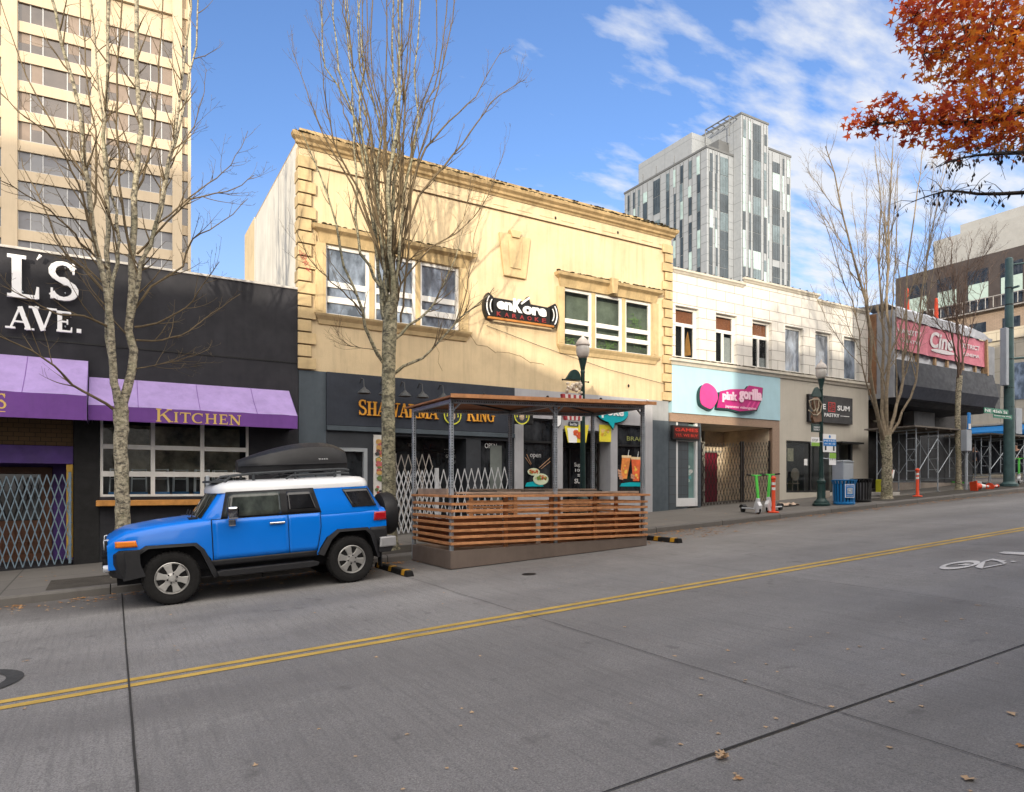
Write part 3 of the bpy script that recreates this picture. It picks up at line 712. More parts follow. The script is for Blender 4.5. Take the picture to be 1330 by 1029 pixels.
def sash_window(W, bays, seed, glassm, bar1, bar2, name='window'):
    x0, x1, z0, z1 = W; H = z1 - z0; yy = F + .10; wb = (x1 - x0 - .13 * (bays - 1)) / bays
    for i in range(bays):
        a = x0 + i * (wb + .13); b = a + wb; mb = MB()
        for (p, q) in ((a, a + .055), (b - .09, b)): mb.box(p, q, yy - .03, yy + .05, z0, z1)
        for (p, q) in ((0, .03), bar1, bar2, (.95, 1.0)): mb.box(a + .056, b - .091, yy - .025, yy + .045, z0 + H * p, z0 + H * q)
        w = hang(mb.build(name, m_frame, bevel=.006), B2)
        mb = MB(); mb.q((a, yy + .02, z0), (b, yy + .02, z0), (b, yy + .02, z1), (a, yy + .02, z1)); g = mb.build('pane', glassm); g.parent = w
        if i < bays - 1: hang(MB().box(b, b + .13, yy - .06, yy + .06, z0, z1).build('mullion', m_trim, bevel=.006), B2)
sash_window(LW, 3, 1, m_glassb, (.185, .275), (.405, .49)); sash_window(RW, 3, 2, m_glass, (.21, .29), (.40, .48))
# room behind the right window with plants; pale blinds behind the left
m_blind = mat('grey_blind', (.20, .24, .30), .8, .15, 1.5); m_leafg = mat('houseplant', (.22, .34, .12), .6, .4, 9)
mb = MB(); mb.box(LW[0], LW[1], F + .5, F + .55, 5.9, 7.9); hang(mb.build('blind', m_blind), B2)
mb = MB(); mb.q((RW[0] - .1, F + .29, 5.95), (RW[1] + .1, F + .29, 5.95), (RW[1] + .1, F + .29, 7.85), (RW[0] - .1, F + .29, 7.85))
hang(mb.build('room', mat('dim_office', (.22, .25, .19), .9, .6, 1.2)), B2)
mb = MB(); r = random.Random(9)
for cx, cz, s, n in ((12.0, 6.15, .22, 60), (13.6, 6.2, .3, 90), (14.9, 6.6, .28, 90), (14.7, 7.15, .22, 60), (13.2, 6.1, .2, 40)):
    for _ in range(n):
        d = Vector((r.gauss(0, 1), r.gauss(0, .12), r.gauss(0, 1))) * s * .5; p = Vector((cx, F + .215, cz)) + Vector((d.x, max(-.05, min(.05, d.y)), d.z)); a = r.uniform(0, 6.28); l = r.uniform(.05, .12)
        e = Vector((cos(a), r.uniform(-.2, .2), sin(a))) * l; nn = Vector((-sin(a), 0, cos(a))) * l * .25
        mb.q(p, p + e * .5 + nn, p + e, p + e * .5 - nn)
hang(mb.build('plants', m_leafg, fixn=False, weld=False), B2)
def hood(x0, x1, z, key=False, left=True):
    mb = MB(); cornice(mb, x0, x1, F + .03, [(.03, z), (.05, z + .08), (.08, z + .22), (.10, z + .24), (.20, z + .30), (.23, z + .38), (.05, z + .42), (0, z + .42)])
    if key: c = (x0 + x1) / 2; mb.prism([(c - .09, z - .0), (c + .09, z), (c + .14, z + .46), (c - .14, z + .46)], F - .24, F + .03)
    hang(mb.build('window_hood', mat('hood_trim', (.54, .40, .21), .85, .25, 3, bump=.3, bscale=60, streak=.6, dirt_top=1.0, grime=.5)), B2)
    mb = MB(); moss(mb, x0 - .2, x1 + .2, F - .17, F - .02, z + .405, int(x0 * 10)); hang(mb.build('hood_moss', m_moss, smooth=60, weld=False), B2)
def sill(x0, x1, z):
    mb = MB(); cornice(mb, x0, x1, F + .03, [(.0, z - .26), (.03, z - .24), (.06, z - .14), (.13, z - .05), (.15, z), (.02, z + .01), (0, z + .01)]); hang(mb.build('window_sill', m_trim), B2)
def jambs(W):
    mb = MB()
    for a, b in ((W[0] - .26, W[0]), (W[1], W[1] + .26)): mb.box(a, b, F - .03, F + .034, W[2], W[3]); mb.box(a + .06, b - .06, F - .045, F - .031, W[2] + .05, W[3] - .08)
    hang(mb.build('window_jamb', m_trim, bevel=.006), B2)
hood(4.45, 8.45, 7.78); sill(4.42, 8.42, 6.02); jambs(LW)
hood(11.6, 15.35, 7.78, key=True); sill(11.6, 15.35, 6.02); jambs(RW)
# keystone shaped relief between the windows
kx = 9.98; mb = MB()
mb.prism([(kx - .36, 7.78), (kx + .36, 7.78), (kx + .52, 8.98), (kx - .52, 8.98)], F - .05, F + .034)
mb.prism([(kx - .18, 8.02), (kx + .18, 8.02), (kx + .24, 8.80), (kx - .24, 8.80)], F - .075, F - .051)
mb.prism([(kx - .12, 8.9), (kx + .12, 8.9), (kx + .2, 9.1), (kx - .2, 9.1)], F - .1, F + .034)
hang(mb.build('keystone_relief', m_trim, bevel=.012), B2)
mb = MB(); mb.tube([at(632, 423, F - .02), at(700, 449, F - .02), at(790, 480, F - .02), at(868, 500, F - .02)], .008, 4)
hang(mb.build('wall_cable', m_black), B2)
r = random.Random(44); mb = MB(); c0 = [(603, 428), (612, 437), (620, 448), (632, 450), (645, 458), (660, 459), (676, 462), (690, 471), (706, 474)]
mb.tube([at(p[0] + r.uniform(-1, 1), p[1] + r.uniform(-1, 1), F + .034) for p in c0 for _ in (0, 1)], .007, 4)
c0 = [(566, 447), (570, 458), (569, 470), (574, 482)]; mb2 = MB(); mb2.tube([at(p[0] + r.uniform(-1, 1), p[1], F + .034) for p in c0 for _ in (0, 1)], .005, 4)
hang(mb.build('wall_crack', mat('crack_grime', (.27, .20, .115), .9)), B2); hang(mb2.build('wall_crack', mat('crack_grime', (.27, .20, .115), .9)), B2)
for px, py in ((722, 283), (803, 302), (871, 499), (817, 501)): p = at(px, py, F - .02); hang(MB().ball((p.x, F, p.z), .035, .03, .05, 8, 5).build('wall_fixing', m_black), B2)
r = random.Random(41); mb = MB()
for i, (px, py) in enumerate(((391, 330), (395, 338), (399, 346), (400, 352), (396, 334))):
    c = at(px, py, F - .05); pts = [c + Vector((r.uniform(-.08, .10), 0, r.uniform(-.1, .1))) for _ in range(6)]; mb.tube([Vector((p.x, F - .047, p.z)) for p in bez0(pts)], .007, 4)
hang(mb.build('graffiti', mat('graffiti_red', (.45, .10, .08), .6)), B2)
# shop fronts under the stucco
mb = MB()
hang(MB().box(yx0, 4.575, F + .02, F + .5, .2, yb_ - .003).build('left_pier', m_pier), B2)
hang(MB().box(15.24, 15.93, F + .0, F + .5, .6, 3.95).build('right_pier', m_pier), B2)
hang(MB().box(15.24, 15.93, F + .0, F + .5, 3.951, yb_ - .003).build('right_pier_top', m_gpier), B2)  # upper part of the pier in a lighter grey
hang(MB().box(15.931, 16.9, F + .05, F + .4, .7, 4.2).build('blue_tile_pier', tile_mat('slate_tile', (.07, .085, .10), (.03, .03, .03), .3, .3, .0, .008, .4)), B2)
# ---- grill shop: black fascia
sx0, sx1 = 4.58, 9.97; gs = G(7) + .2
mb = MB(); mb.box(sx0, sx1, F - .03, F + .3, 3.30, yb_ - .003); hang(mb.build('fascia', m_slate, bevel=.005), B2)
hang(MB().box(sx0, sx1, F - .06, F + .25, 3.17, 3.29).build('fascia_ledge', m_pier, bevel=.008), B2)
sm0, sm1 = xa(498), xa(606)
mb = MB(); holes_wall(mb, sx0, sx1, .2, 3.168, F + .02, [(xa(440), xa(474), 1.25, za(457, 586), .1), (sm0, sm1, gs - .1, 3.1, .7), (xa(625), xa(661), 1.25, 3.08, .15)])
hang(mb.build('shop_wall', mat('charcoal_paint', (.034, .038, .045), .65, .2, 2)), B2)
mb = MB(); a, b, c, d = xa(437), xa(477), 1.2, za(457, 582)
for q in ((a, a + .1, c, d), (b - .1, b, c, d), (a + .1, b - .1, d - .09, d)): mb.box(q[0], q[1], F - .02, F + .06, q[2], q[3])
w = hang(mb.build('side_window', mat('grey_window_trim', (.28, .30, .32), .5, .1), bevel=.005), B2)
mb = MB(); mb.q((a, F + .09, c), (b, F + .09, c), (b, F + .09, d), (a, F + .09, d)); g = mb.build('pane', m_glassd); g.parent = w
# recess back with door glass
mb = MB(); mb.q((sm0, F + .71, gs - .2), (sm1, F + .71, gs - .2), (sm1, F + .71, 3.1), (sm0, F + .71, 3.1)); hang(mb.build('entrance_glass', m_glassd), B2)
mb = MB()
for x in (xa(515), xa(560), xa(600)): mb.box(x, x + .06, F + .64, F + .70, gs, 3.1)
mb.box(sm0, sm1, F + .65, F + .705, 2.75, 2.81); hang(mb.build('entrance_frame', m_black), B2)
mb = MB(); mb.q((xa(624), F + .16, 1.2), (xa(662), F + .16, 1.2), (xa(662), F + .16, 3.1), (xa(624), F + .16, 3.1)); hang(mb.build('shop_window', m_glassd), B2)
mb = MB()
put_text(mb, 'OPEN', xa(633), xa(648.5), za(640, 582), za(640, 575.5), F + .155, .004)
hang(mb.build('window_lettering', m_white, weld=False), B2)
mb = MB(); y = F + .70
put_text(mb, 'KING', xa(577, y), xa(591, y), za(585, 588, y), za(585, 583.5, y), y, .004, .02); put_text(mb, 'GYROS', xa(579, y), xa(592, y), za(585, 595, y), za(585, 590.5, y), y, .004, .02); put_text(mb, 'HOURS', xa(582, y), xa(596, y), za(585, 602, y), za(585, 598, y), y, .004, .02)
put_text(mb, '1311', xa(531, y), xa(540, y), za(535, 580, y), za(535, 576, y), y, .004, .02)
hang(mb.build('door_lettering', mat('dim_white_letter', (.4, .4, .4), .6), weld=False), B2)
hang(MB().box(xa(640), xa(655), F + .15, F + .156, 1.3, 2.95).build('window_curtain', mat('pale_curtain', (.16, .18, .17), .8, .2, 2)), B2)
# ---- poke shop: pale grey front
px0, px1 = 9.975, 15.235
d0, d1 = xa(731), xa(793); pl = (xa(680), xa(719)); pr = (xa(802), xa(838)); gz = G(12) + .2
mb = MB(); holes_wall(mb, px0, px1, .4, yb_ - .003, F - .0, [(pl[0], pl[1], 1.5, 3.78, .12), (d0, d1, gz, 3.5, .8), (pr[0], pr[1], 1.5, 3.74, .12)])
hang(mb.build('poke_front', m_greyw), B2)
for (a, b), zt in ((pl, 3.78), (pr, 3.74)):
    mb = MB(); mb.box(a, b, F + .04, F + .1, 3.06, 3.12); mb.box(a, a + .05, F + .045, F + .095, 1.5, zt); mb.box(b - .05, b, F + .045, F + .095, 1.5, zt); mb.box(a + .05, b - .05, F + .04, F + .1, zt - .05, zt)
    w = hang(mb.build('shop_window', m_black), B2)
    mb = MB(); mb.q((a, F + .11, 1.5), (b, F + .11, 1.5), (b, F + .11, zt), (a, F + .11, zt)); g = mb.build('pane', m_glassd); g.parent = w
mb = MB(); mb.q((d0, F + .81, gz - .2), (d1, F + .81, gz - .2), (d1, F + .81, 3.5), (d0, F + .81, 3.5)); hang(mb.build('door_glass', m_glassd), B2)
mb = MB()
for x in (d0 + .02, d0 + .75, d0 + 1.35, d1 - .08): mb.box(x, x + .06, F + .72, F + .80, gz, 3.2)
mb.box(d0, d1, F + .715, F + .803, 3.0, 3.06); hang(mb.build('door_frame', m_black), B2)
mb = MB(); y = F + .80
for t, a, b, c, d in (('Super', 746, 759, 608, 601), ('10-9', 747, 759, 613, 609), ('=', 750, 756, 619, 616), ('SUN', 746, 760, 628, 622)): put_text(mb, t, xa(a, y), xa(b, y), za(752, c, y), za(752, d, y), y, .004, .02)
hang(mb.build('door_lettering', m_white, weld=False), B2)
mb = MB(); put_text(mb, 'open', xa(691), xa(705), za(698, 596), za(698, 589.5), F + .105, .004)
hang(mb.build('window_lettering', mat('dim_white_letter2', (.45, .45, .45), .6), weld=False), B2)
mb = MB(); put_text(mb, 'BRAE', xa(817), xa(837), za(826, 572.5), za(826, 567), F + .105, .004)
hang(mb.build('window_lettering', mat('olive_letter', (.28, .30, .10), .6), weld=False), B2)

# ------------------------------------------------------------------ signs on the yellow building
m_sgold = mat('orange_gold_letter', (0.75, 0.36, 0.05), 0.45, 0.15); m_sgold2 = mat('orange_edge', (0.45, 0.12, 0.02), .5)
SK = thing('shop_sign', 'raised gold serif letters SHAWARMA KING around a round emblem on the dark fascia', 'sign', (7.4, F - .05, 3.7))
def duo(word, pa, pb, za_, zb_, big=None):
    y = F - .032; a, b = xa(pa, y), xa(pb, y)
    hang(put_serif(MB(), word, a, b, za_, zb_, y, .035, big).build('lettering', m_sgold2, weld=False), SK)
    hang(put_serif(MB(), word, a - .012, b - .012, za_ + .008, zb_ + .008, y - .047, .006, big).build('lettering', m_sgold, weld=False), SK)
duo('SHAWARMA', 465, 568, 3.575, 3.93, 1.1); duo('KING', 606, 642, 3.575, 3.93, 1.1)
def emblem(root, cx, cz, r, y, ring_m, body=True):
    mb = MB().lathe([(r, -.03), (r, 0)], (cx, y, cz), 28, 'y'); hang(mb.build('emblem_disc', m_slate), root)
    mb = MB()
    for k in range(28):
        a0, a1 = 2 * pi * k / 28, 2 * pi * (k + 1) / 28
        mb.q(*[(cx + rr * cos(a), y - .034, cz + rr * sin(a)) for rr, a in ((r, a0), (r, a1), (r * .87, a1), (r * .87, a0))])
    for s in (-1, 1):       # laurel leaves
        for k in range(4):
            a = R(20 + k * 26) * s + pi / 2; p = (cx + r * .62 * cos(a), cz + r * .62 * sin(a))
            mb.prism([(p[0] - r * .05, p[1] - r * .16), (p[0] + r * .06, p[1] - r * .1), (p[0] + r * .05, p[1] + r * .16), (p[0] - r * .06, p[1] + r * .08)], y - .04, y - .031)
    hang(mb.build('emblem_ring', ring_m), root)
    mb = MB(); mb.ball((cx, y - .03, cz - r * .12), r * .33, .02, r * .45, 12, 8); hang(mb.build('emblem_centre', mat('emblem_cream', (.5, .38, .26), .6, .4, 20)), root)
    mb = MB(); mb.prism([(cx - r * .3, cz + r * .28), (cx + r * .3, cz + r * .28), (cx + r * .36, cz + r * .62), (cx + r * .15, cz + r * .45), (cx, cz + r * .68), (cx - r * .15, cz + r * .45), (cx - r * .36, cz + r * .62)], y - .05, y - .035)
    hang(mb.build('emblem_crown', m_sgold), root)
m_ylime = mat('yellow_ring_paint', (.62, .62, .06), .5, .15)
emblem(SK, xa(586.5), 3.72, .265, F - .035, m_ylime)
HS = thing('hanging_sign', 'round black hanging sign with yellow ring between the grill and the poke shop', 'sign', (xa(678, 16.2), 16.2, 3.6))
emblem(HS, xa(677, 16.1), za(677, 540, 16.1), .25, 16.1, m_ylime); hang(MB().tube([(xa(681, 16.1), F, 3.95), (xa(681, 16.1), 16.1, 3.9)], .02, 6).build('bracket', m_black), HS)
hang(MB().box(xa(676, 16.12) - .2, xa(676, 16.12) + .42, 16.105, 16.16, za(677, 540, 16.1) - .24, za(677, 540, 16.1) + .24).build('sign_box', m_black, bevel=.08), HS)
# gooseneck lamps
m_lampk = mat('charcoal_lamp', (.06, .065, .07), .5, .3, 8)
GL = []
r0 = thing('gooseneck_lamp', 'charcoal gooseneck lamp nearest the left end of the dark fascia', 'wall lamp', (xa(473, 16.35), 16.35, 4.15), group='gooseneck lamps over the grill sign')
MB().lathe([(.03, .10), (.05, .06), (.10, .03), (.15, -.02), (.165, -.06), (.15, -.055), (.03, .05)], (0, 0, 0), 14).build('lamp_shade', m_lampk, r0, smooth=40)
MB().tube([(0, .36, .22), (0, .2, .34), (0, .05, .3), (0, 0, .1)], .014, 6).build('arm', m_lampk, r0, smooth=40)
for px, lab in ((500, 'charcoal gooseneck lamp just left of the street tree trunk, second over the sign'), (526, 'charcoal gooseneck lamp right of the tree trunk, above the W of the sign'), (549, 'charcoal gooseneck lamp over the M of the gold sign'), (576, 'charcoal gooseneck lamp above the round emblem, partly behind the deck roof')):
    c = copy_tree(r0); c.location.x = xa(px, 16.35); c['label'] = lab
# karaoke sign
EN = thing('karaoke_sign', 'black karaoke sign with white enKore letters and sound wave brackets', 'sign', (10.16, F - .1, 6.4))
ex = [8.92, 11.40]; ez0, ez1 = 6.52, 7.10; y1_, y0_ = F - .004, F - .16
mb = MB(); mb.prism([(9.2, ez0 + .02), (11.1, ez0 + .02), (11.1, 7.02), (10.42, 7.04), (10.36, 7.26), (10.26, 7.10), (10.1, 7.08), (9.95, 7.06), (9.2, 7.06)], y0_, y1_)
for s, c in ((-1, 9.28), (1, 11.04)):
    P = []
    for k in range(9): a = R(-46 + 92 * k / 8); P.append((c + s * (.40 * cos(a) - .03), 6.82 + .50 * sin(a)))
    for k in range(9): a = R(46 - 92 * k / 8); P.append((c + s * (.20 * cos(a) - .06), 6.82 + .36 * sin(a)))
    mb.prism(P, y0_ - .003, y1_ + .001)
hang(mb.build('backing', mat('sign_black', (.012, .012, .013), .4), weld=False), EN)
mb = MB()
for s, c in ((-1, 9.28), (1, 11.04)):
    for rr, w in ((.33, .028), (.22, .024)):
        pts = [Vector((c + s * (rr * cos(R(a)) - .03), y0_ - .012, 6.82 + rr * 1.22 * sin(R(a)))) for a in range(-42, 43, 12)]
        for a, b in zip(pts, pts[1:]): mb.bar(a, b, .02, w, up=(0, 0, 1) if abs((b - a).z) < .02 else (1, 0, 0))
hang(mb.build('sound_wave', m_white, weld=False), EN)
mb = MB(); y = y0_ - .004
put_text(mb, 'en', 9.30, 9.80, 6.75, 6.98, y, .03, .05); put_text(mb, 'K', 9.83, 10.13, 6.73, 7.12, y, .03, .05); put_text(mb, 'ore', 10.15, 10.96, 6.72, 6.96, y, .03, .05)
mb.bar((10.1, y - .015, 7.0), (10.37, y - .015, 7.21), .03, .05)
hang(mb.build('lettering', m_white, weld=False), EN)
mb = MB()
for i, ch in enumerate('KARAOKE'): put_text(mb, ch, 9.30 + i * .252, 9.44 + i * .252, 6.56, 6.68, y, .015, .02)
hang(mb.build('lettering', mat('red_letter', (.25, .03, .03), .5), weld=False), EN)
hang(MB().box(9.0, 11.2, F - .24, F - .17, 6.44, 6.50).build('light_tray', mat('orange_tray', (.42, .17, .04), .5, .3, 5), bevel=.008), EN)
# menu and window posters
def blobs(root, x0, x1, z0, z1, y, cols, n, seed, smin=.03, smax=.09):
    r = random.Random(seed); B = {}
    for i in range(n):
        c = r.choice(cols); mb = B.setdefault(c, MB()); s = r.uniform(smin, smax); cx, cz = r.uniform(x0 + s, max(x0 + s, x1 - s)), r.uniform(z0 + s, z1 - s); m = r.randint(5, 9); o = r.random() * 6
        mb.prism([(cx + s * r.uniform(.7, 1.1) * cos(o + 2 * pi * k / m), cz + s * r.uniform(.6, 1) * sin(o + 2 * pi * k / m)) for k in range(m)], y - .0007 * (i + 1), y - .0002)
    for c, mb in B.items(): hang(mb.build('printed_picture', mat('print_%02d%02d%02d' % tuple(int(99 * q) for q in c), c, .55, .3, 14), weld=False), root)
MP = thing('menu_poster', 'tall narrow menu poster of dish photos behind the street tree', 'poster', (xa(490), F - .01, 1.3))
a, b = xa(485), xa(499); hang(MB().box(a, b, F - .012, F + .015, 1.2, za(490, 565)).build('board', mat('poster_white', (.6, .58, .55), .5, .1)), MP)
blobs(MP, a + .03, b - .03, 1.3, za(490, 568), F - .013, [(.35, .08, .05), (.1, .06, .04), (.5, .3, .1), (.12, .18, .06), (.45, .12, .12), (.05, .05, .05)], 34, 2, .04, .1)
hang(MB().box(a + .02, b - .02, F - .0435, F - .040, 1.34, 1.52).build('red_panel', mat('poster_red', (.5, .02, .03), .5)), MP)
hang(MB().box(a + .02, b - .02, F - .0465, F - .0436, 1.21, 1.3).build('blue_panel', mat('poster_blue', (.02, .2, .4), .5)), MP)
m_teal = mat('teal_print', (.0, .36, .42), .5, .1)
def decal(name, label, px, py, fn, y=F + .104):
    o = thing(name, label, 'window graphic', (xa(px, y), y, za(px, py, y))); fn(o, y); return o
def bowls(o, y):
    mb = MB()
    for cx, cz, rx, rz in ((693, 613, .21, .11), (702, 622.5, .27, .17)):
        c = at(cx, cz, y); mb.prism([(c.x + rx * cos(2 * pi * k / 20), c.z + rz * sin(2 * pi * k / 20)) for k in range(20)], y - .012 - (.012 if cx > 700 else 0), y - .001 - (.012 if cx > 700 else 0))
    hang(mb.build('bowl', mat('bowl_print', (.55, .62, .45), .5, .1), weld=False), o)
    for cx, cz, w, hh, sd, dd in ((693, 612.5, .17, .08, 3, .0125), (702, 620.5, .22, .09, 4, .0245)):
        c = at(cx, cz, y); blobs(o, c.x - w, c.x + w, c.z - hh, c.z + hh, y - dd, [(.5, .16, .03), (.6, .3, .05), (.4, .05, .03), (.15, .25, .05), (.6, .5, .3)], 22, sd, .025, .05)
    mb = MB()
    for p, q in (((684, 590), (690, 603)), ((682, 594), (689, 604)), ((700, 608), (718, 592)), ((703, 609), (719, 596))): mb.bar(at(p[0], p[1], y - .01), at(q[0], q[1], y - .01), .006, .02, up=(0, 1, 0))
    hang(mb.build('chopsticks', mat('chopstick_print', (.65, .38, .22), .5)), o)
    mb = MB(); P = [at(682, 632, y), at(684, 627, y), at(693, 625.5, y), at(703, 627, y), at(706, 632, y)]
    mb.prism([(p.x, p.z) for p in P], y - .006, y - .001); hang(mb.build('teal_band', m_teal), o)
decal('window_decal', 'printed decal of poke bowls and chopsticks on the left poke shop window', 693, 620, bowls)
def drinks(o, y):
    for i, (p, q, tl) in enumerate(((805, 817, .3), (820, 832, .05))):
        top, bot = 594 + i * 2, 622 + i * 3
        a, b, c, d = at(p + 3 * (i == 0), top, y), at(q + 2 * (i == 0), top, y), at(q - 3 + 1 * i, bot, y), at(p - 0 + 2 * i, bot, y)
        hang(MB().prism([(a.x, a.z), (b.x, b.z), (c.x, c.z), (d.x, d.z)], y - .008, y - .001).build('cup', mat('drink_print%d' % i, ((.72, .24, .06), (.75, .14, .05))[i], .5, .35, 6)), o)
        hang(MB().box(a.x - .02, b.x + .02, y - .013, y - .009, a.z - .02, a.z + .06).build('cup_lid', mat('lid_print', (.8, .6, .35), .5)), o)
        hang(MB().bar(((a.x + b.x) / 2 + .05, y - .011, a.z), ((a.x + b.x) / 2 + .1, y - .011, a.z + .24), .006, .025, up=(0, 1, 0)).build('straw', m_white), o)
        cc = at((p + q) / 2, (top + bot) / 2 + 3, y); blobs(o, cc.x - .12, cc.x + .12, cc.z - .25, cc.z + .22, y - .009, [(.8, .45, .08), (.75, .2, .08), (.85, .6, .1)], 9, 5 + i, .03, .07)
    mb = MB()
    for i, (px, py) in enumerate(((804, 611), (804.5, 614.5), (805, 618), (806, 621), (821, 617), (821, 620))):
        c = at(px, py, y); mb.prism([(c.x - .07, c.z - .035), (c.x + .08, c.z - .06), (c.x + .10, c.z - .02), (c.x - .06, c.z + .04)], y - .02 - .001 * i, y - .015)
    hang(mb.build('printed_fingers', mat('skin_print', (.55, .30, .20), .6), weld=False), o)
    mb = MB(); P = [at(805, 632, y), at(807, 628, y), at(818, 626.5, y), at(833, 627, y), at(836, 632, y)]
    mb.prism([(p.x, p.z) for p in P], y - .006, y - .001); hang(mb.build('teal_band', m_teal), o)
decal('window_decal', 'printed decal of two tall orange iced drinks on the right poke shop window', 818, 610, drinks)
YP = thing('shop_banner', 'yellow poster board hung above the poke shop doorway', 'poster', (xa(748), F - .05, 3.5))
m_posty = mat('poster_yellow', (.72, .62, .05), .5, .15)
P = [at(733, 553, F - .03), at(765, 552, F - .03), at(761, 575, F - .03), at(738, 575, F - .03)]
hang(MB().prism([(p.x, p.z) for p in P], F - .035, F - .008).build('board', m_posty), YP)
hang(MB().prism([(P[0].x + .1, P[0].z - .06), (P[0].x + .5, P[0].z - .06), (P[0].x + .45, P[0].z - .5), (P[0].x + .16, P[0].z - .5)], F - .04, F - .036).build('white_panel', m_white), YP)
blobs(YP, P[0].x + .3, P[1].x - .08, P[2].z + .05, P[0].z - .08, F - .041, [(.6, .1, .03), (.65, .25, .04), (.4, .05, .03)], 16, 8, .05, .1)
hang(MB().box(xa(737.5), xa(750), F - .05, F - .036, za(744, 554), za(744, 548)).build('black_label', m_slate), YP)
hang(put_text(MB(), 'Soul Bar', xa(739), xa(748.5), za(744, 553), za(744, 549.5), F - .0505, .003).build('lettering', m_white, weld=False), YP)
YP2 = thing('shop_banner', 'smaller yellow poster on the wall right of the poke doorway post', 'poster', (xa(786), F - .03, 3.5))
hang(MB().box(xa(778), xa(793), F - .03, F - .006, za(785, 574), za(785, 552)).build('board', m_posty), YP2)
blobs(YP2, xa(779), xa(792), za(785, 570), za(785, 556), F - .031, [(.65, .35, .04), (.7, .5, .2), (.6, .5, .05)], 10, 12, .03, .08)
JP = thing('shop_sign', 'white letters edged black, mostly hidden by the deck roof, above the poke doorway', 'sign', (xa(745), F - .08, 4.1))
for word, pa, pb, pyb, pyt in (('J', 716, 727, 555, 528), ('just', 731, 762, 543, 522)):
    y = F - .05; m0 = put_text(MB(), word, xa(pa) - .03, xa(pb) + .03, za((pa + pb) / 2, pyb) - .03, za((pa + pb) / 2, pyt) + .03, F - .004, .05, .07); hang(m0.build('letter_edge', m_black, weld=False), JP)
    m1 = put_text(MB(), word, xa(pa), xa(pb), za((pa + pb) / 2, pyb), za((pa + pb) / 2, pyt), F - .056, .02, .02); hang(m1.build('lettering', m_white, weld=False), JP)
PK = thing('bubble_sign', 'teal speech bubble sign lettered poke above the right poke window', 'sign', (xa(795), F - .1, 4.0))
cxb, czb = xa(792), za(792, 536); P = []
for k in range(24): a = 2 * pi * k / 24; P.append((cxb + .62 * cos(a), czb + .33 * sin(a)))
for dx, dz, d, m in ((.03, -.02, F - .10, m_black), (0, 0, F - .135, m_teal)):
    mb = MB().prism([(p[0] + dx, p[1] + dz) for p in P], d - .02, d + .03 if m is m_teal else F - .003)
    mb.prism([(cxb + dx - .28, czb + dz - .2), (cxb + dx + .1, czb + dz - .25), (cxb + dx + .02, czb + dz - .52)], d - .018, d + .028)
    hang(mb.build('bubble', m, weld=False), PK)
hang(put_text(MB(), 'poke', cxb - .45, cxb + .42, czb - .2, czb + .18, F - .157, .02, .03).build('lettering', m_white, weld=False), PK)
# grill shop gates
gate('white folding scissor gate along the grill shop front', xa(567, F - .1), xa(663, F - .1), 1.62, F - .1, .21, 2, m_gatew, (xa(567, F - .1) + .03, xa(663, F - .1) - .03), w=.026)
gate('tall dense white scissor gate by the tree trunk left of the long gate', xa(512, F - .12), xa(566, F - .12), 1.62, F - .12, .13, 4, m_gatew, (xa(566, F - .12),), w=.026)
gate('tan inner scissor gate deeper in the grill shop doorway', xa(512, F + .3), xa(562, F + .3), 2.05, F + .3, .2, 3, mat('tan_gate', (.36, .33, .3), .5, .2), (xa(513, F + .3),), w=.022)
gate('dark folding gate half closed across the poke shop doorway', d0 + 1.5, d1 - .08, 2.2, F + .5, .22, 3, m_gatek, (d1 - .1, d0 + 1.5), w=.025)
# ================================================================== white terracotta building
m_terra = tile_mat('terracotta', (0.73, 0.70, 0.64), (0.18, 0.14, 0.105), .93, .36, .5, .010, .45, .09, streak=.22, bump=.25)
m_terrat = mat('terracotta_trim', (0.66, 0.61, 0.52), .5, .14, 2, streak=.3, dirt_top=.9, grime=.2)
B3 = thing('terracotta_building', 'white terracotta tiled two storey building with six upper windows and stepped parapet', 'building', (21.6, F, 1.2))
vx0, vx1 = 16.07, 27.12; vt = 8.95; belt0, belt1 = 5.83, 6.07
wins = [(16.25, 17.33), (18.16, 19.24), (20.04, 21.1), (21.85, 22.92), (23.65, 24.7), (25.48, 26.5)]
mb = MB(); holes_wall(mb, vx0, vx1, belt1, vt, F, [(a, b, 6.14, 7.85, .22) for a, b in wins])
mb.q((19.5, F, vt), (23.85, F, vt), (23.85, F, vt + .2), (19.5, F, vt + .2))
hang(mb.build('wall', m_terra), B3)
mb = MB(); mb.box(vx0, vx1, F + 2.6, F + 12, .5, vt - .02); mb.q((vx0, F, vt), (vx1, F, vt), (vx1, F + 2.6, vt), (vx0, F + 2.6, vt)); mb.box(vx0, vx1 , F + .5, F + 2.59, belt1 - .3, 6.1)
mb.q((vx1, F, .8), (vx1, F + 2.6, .8), (vx1, F + 2.6, vt), (vx1, F, vt)); hang(mb.build('rear_block', m_sidew), B3)
mb = MB()
pr_ = lambda z: [(.0, z - .02), (.03, z), (.06, z + .05), (.10, z + .08), (.11, z + .14), (0, z + .17), (-.1, z + .17)]
cornice(mb, vx0 + .1, 19.5, F, pr_(vt - .02)); cornice(mb, 19.62, 23.75, F, pr_(vt + .19)); cornice(mb, 23.85, vx1 - .1, F, pr_(vt - .02))
hang(mb.build('parapet_coping', m_terrat), B3)
mb = MB()
x = vx0 + .2
while x < vx1: zc = vt + (.36 if 19.6 < x < 23.75 else .15); mb.box(x, x + .03, F - .12, F + .1, zc - .02, zc + .006); x += .42
hang(mb.build('coping_joints', m_dark), B3)
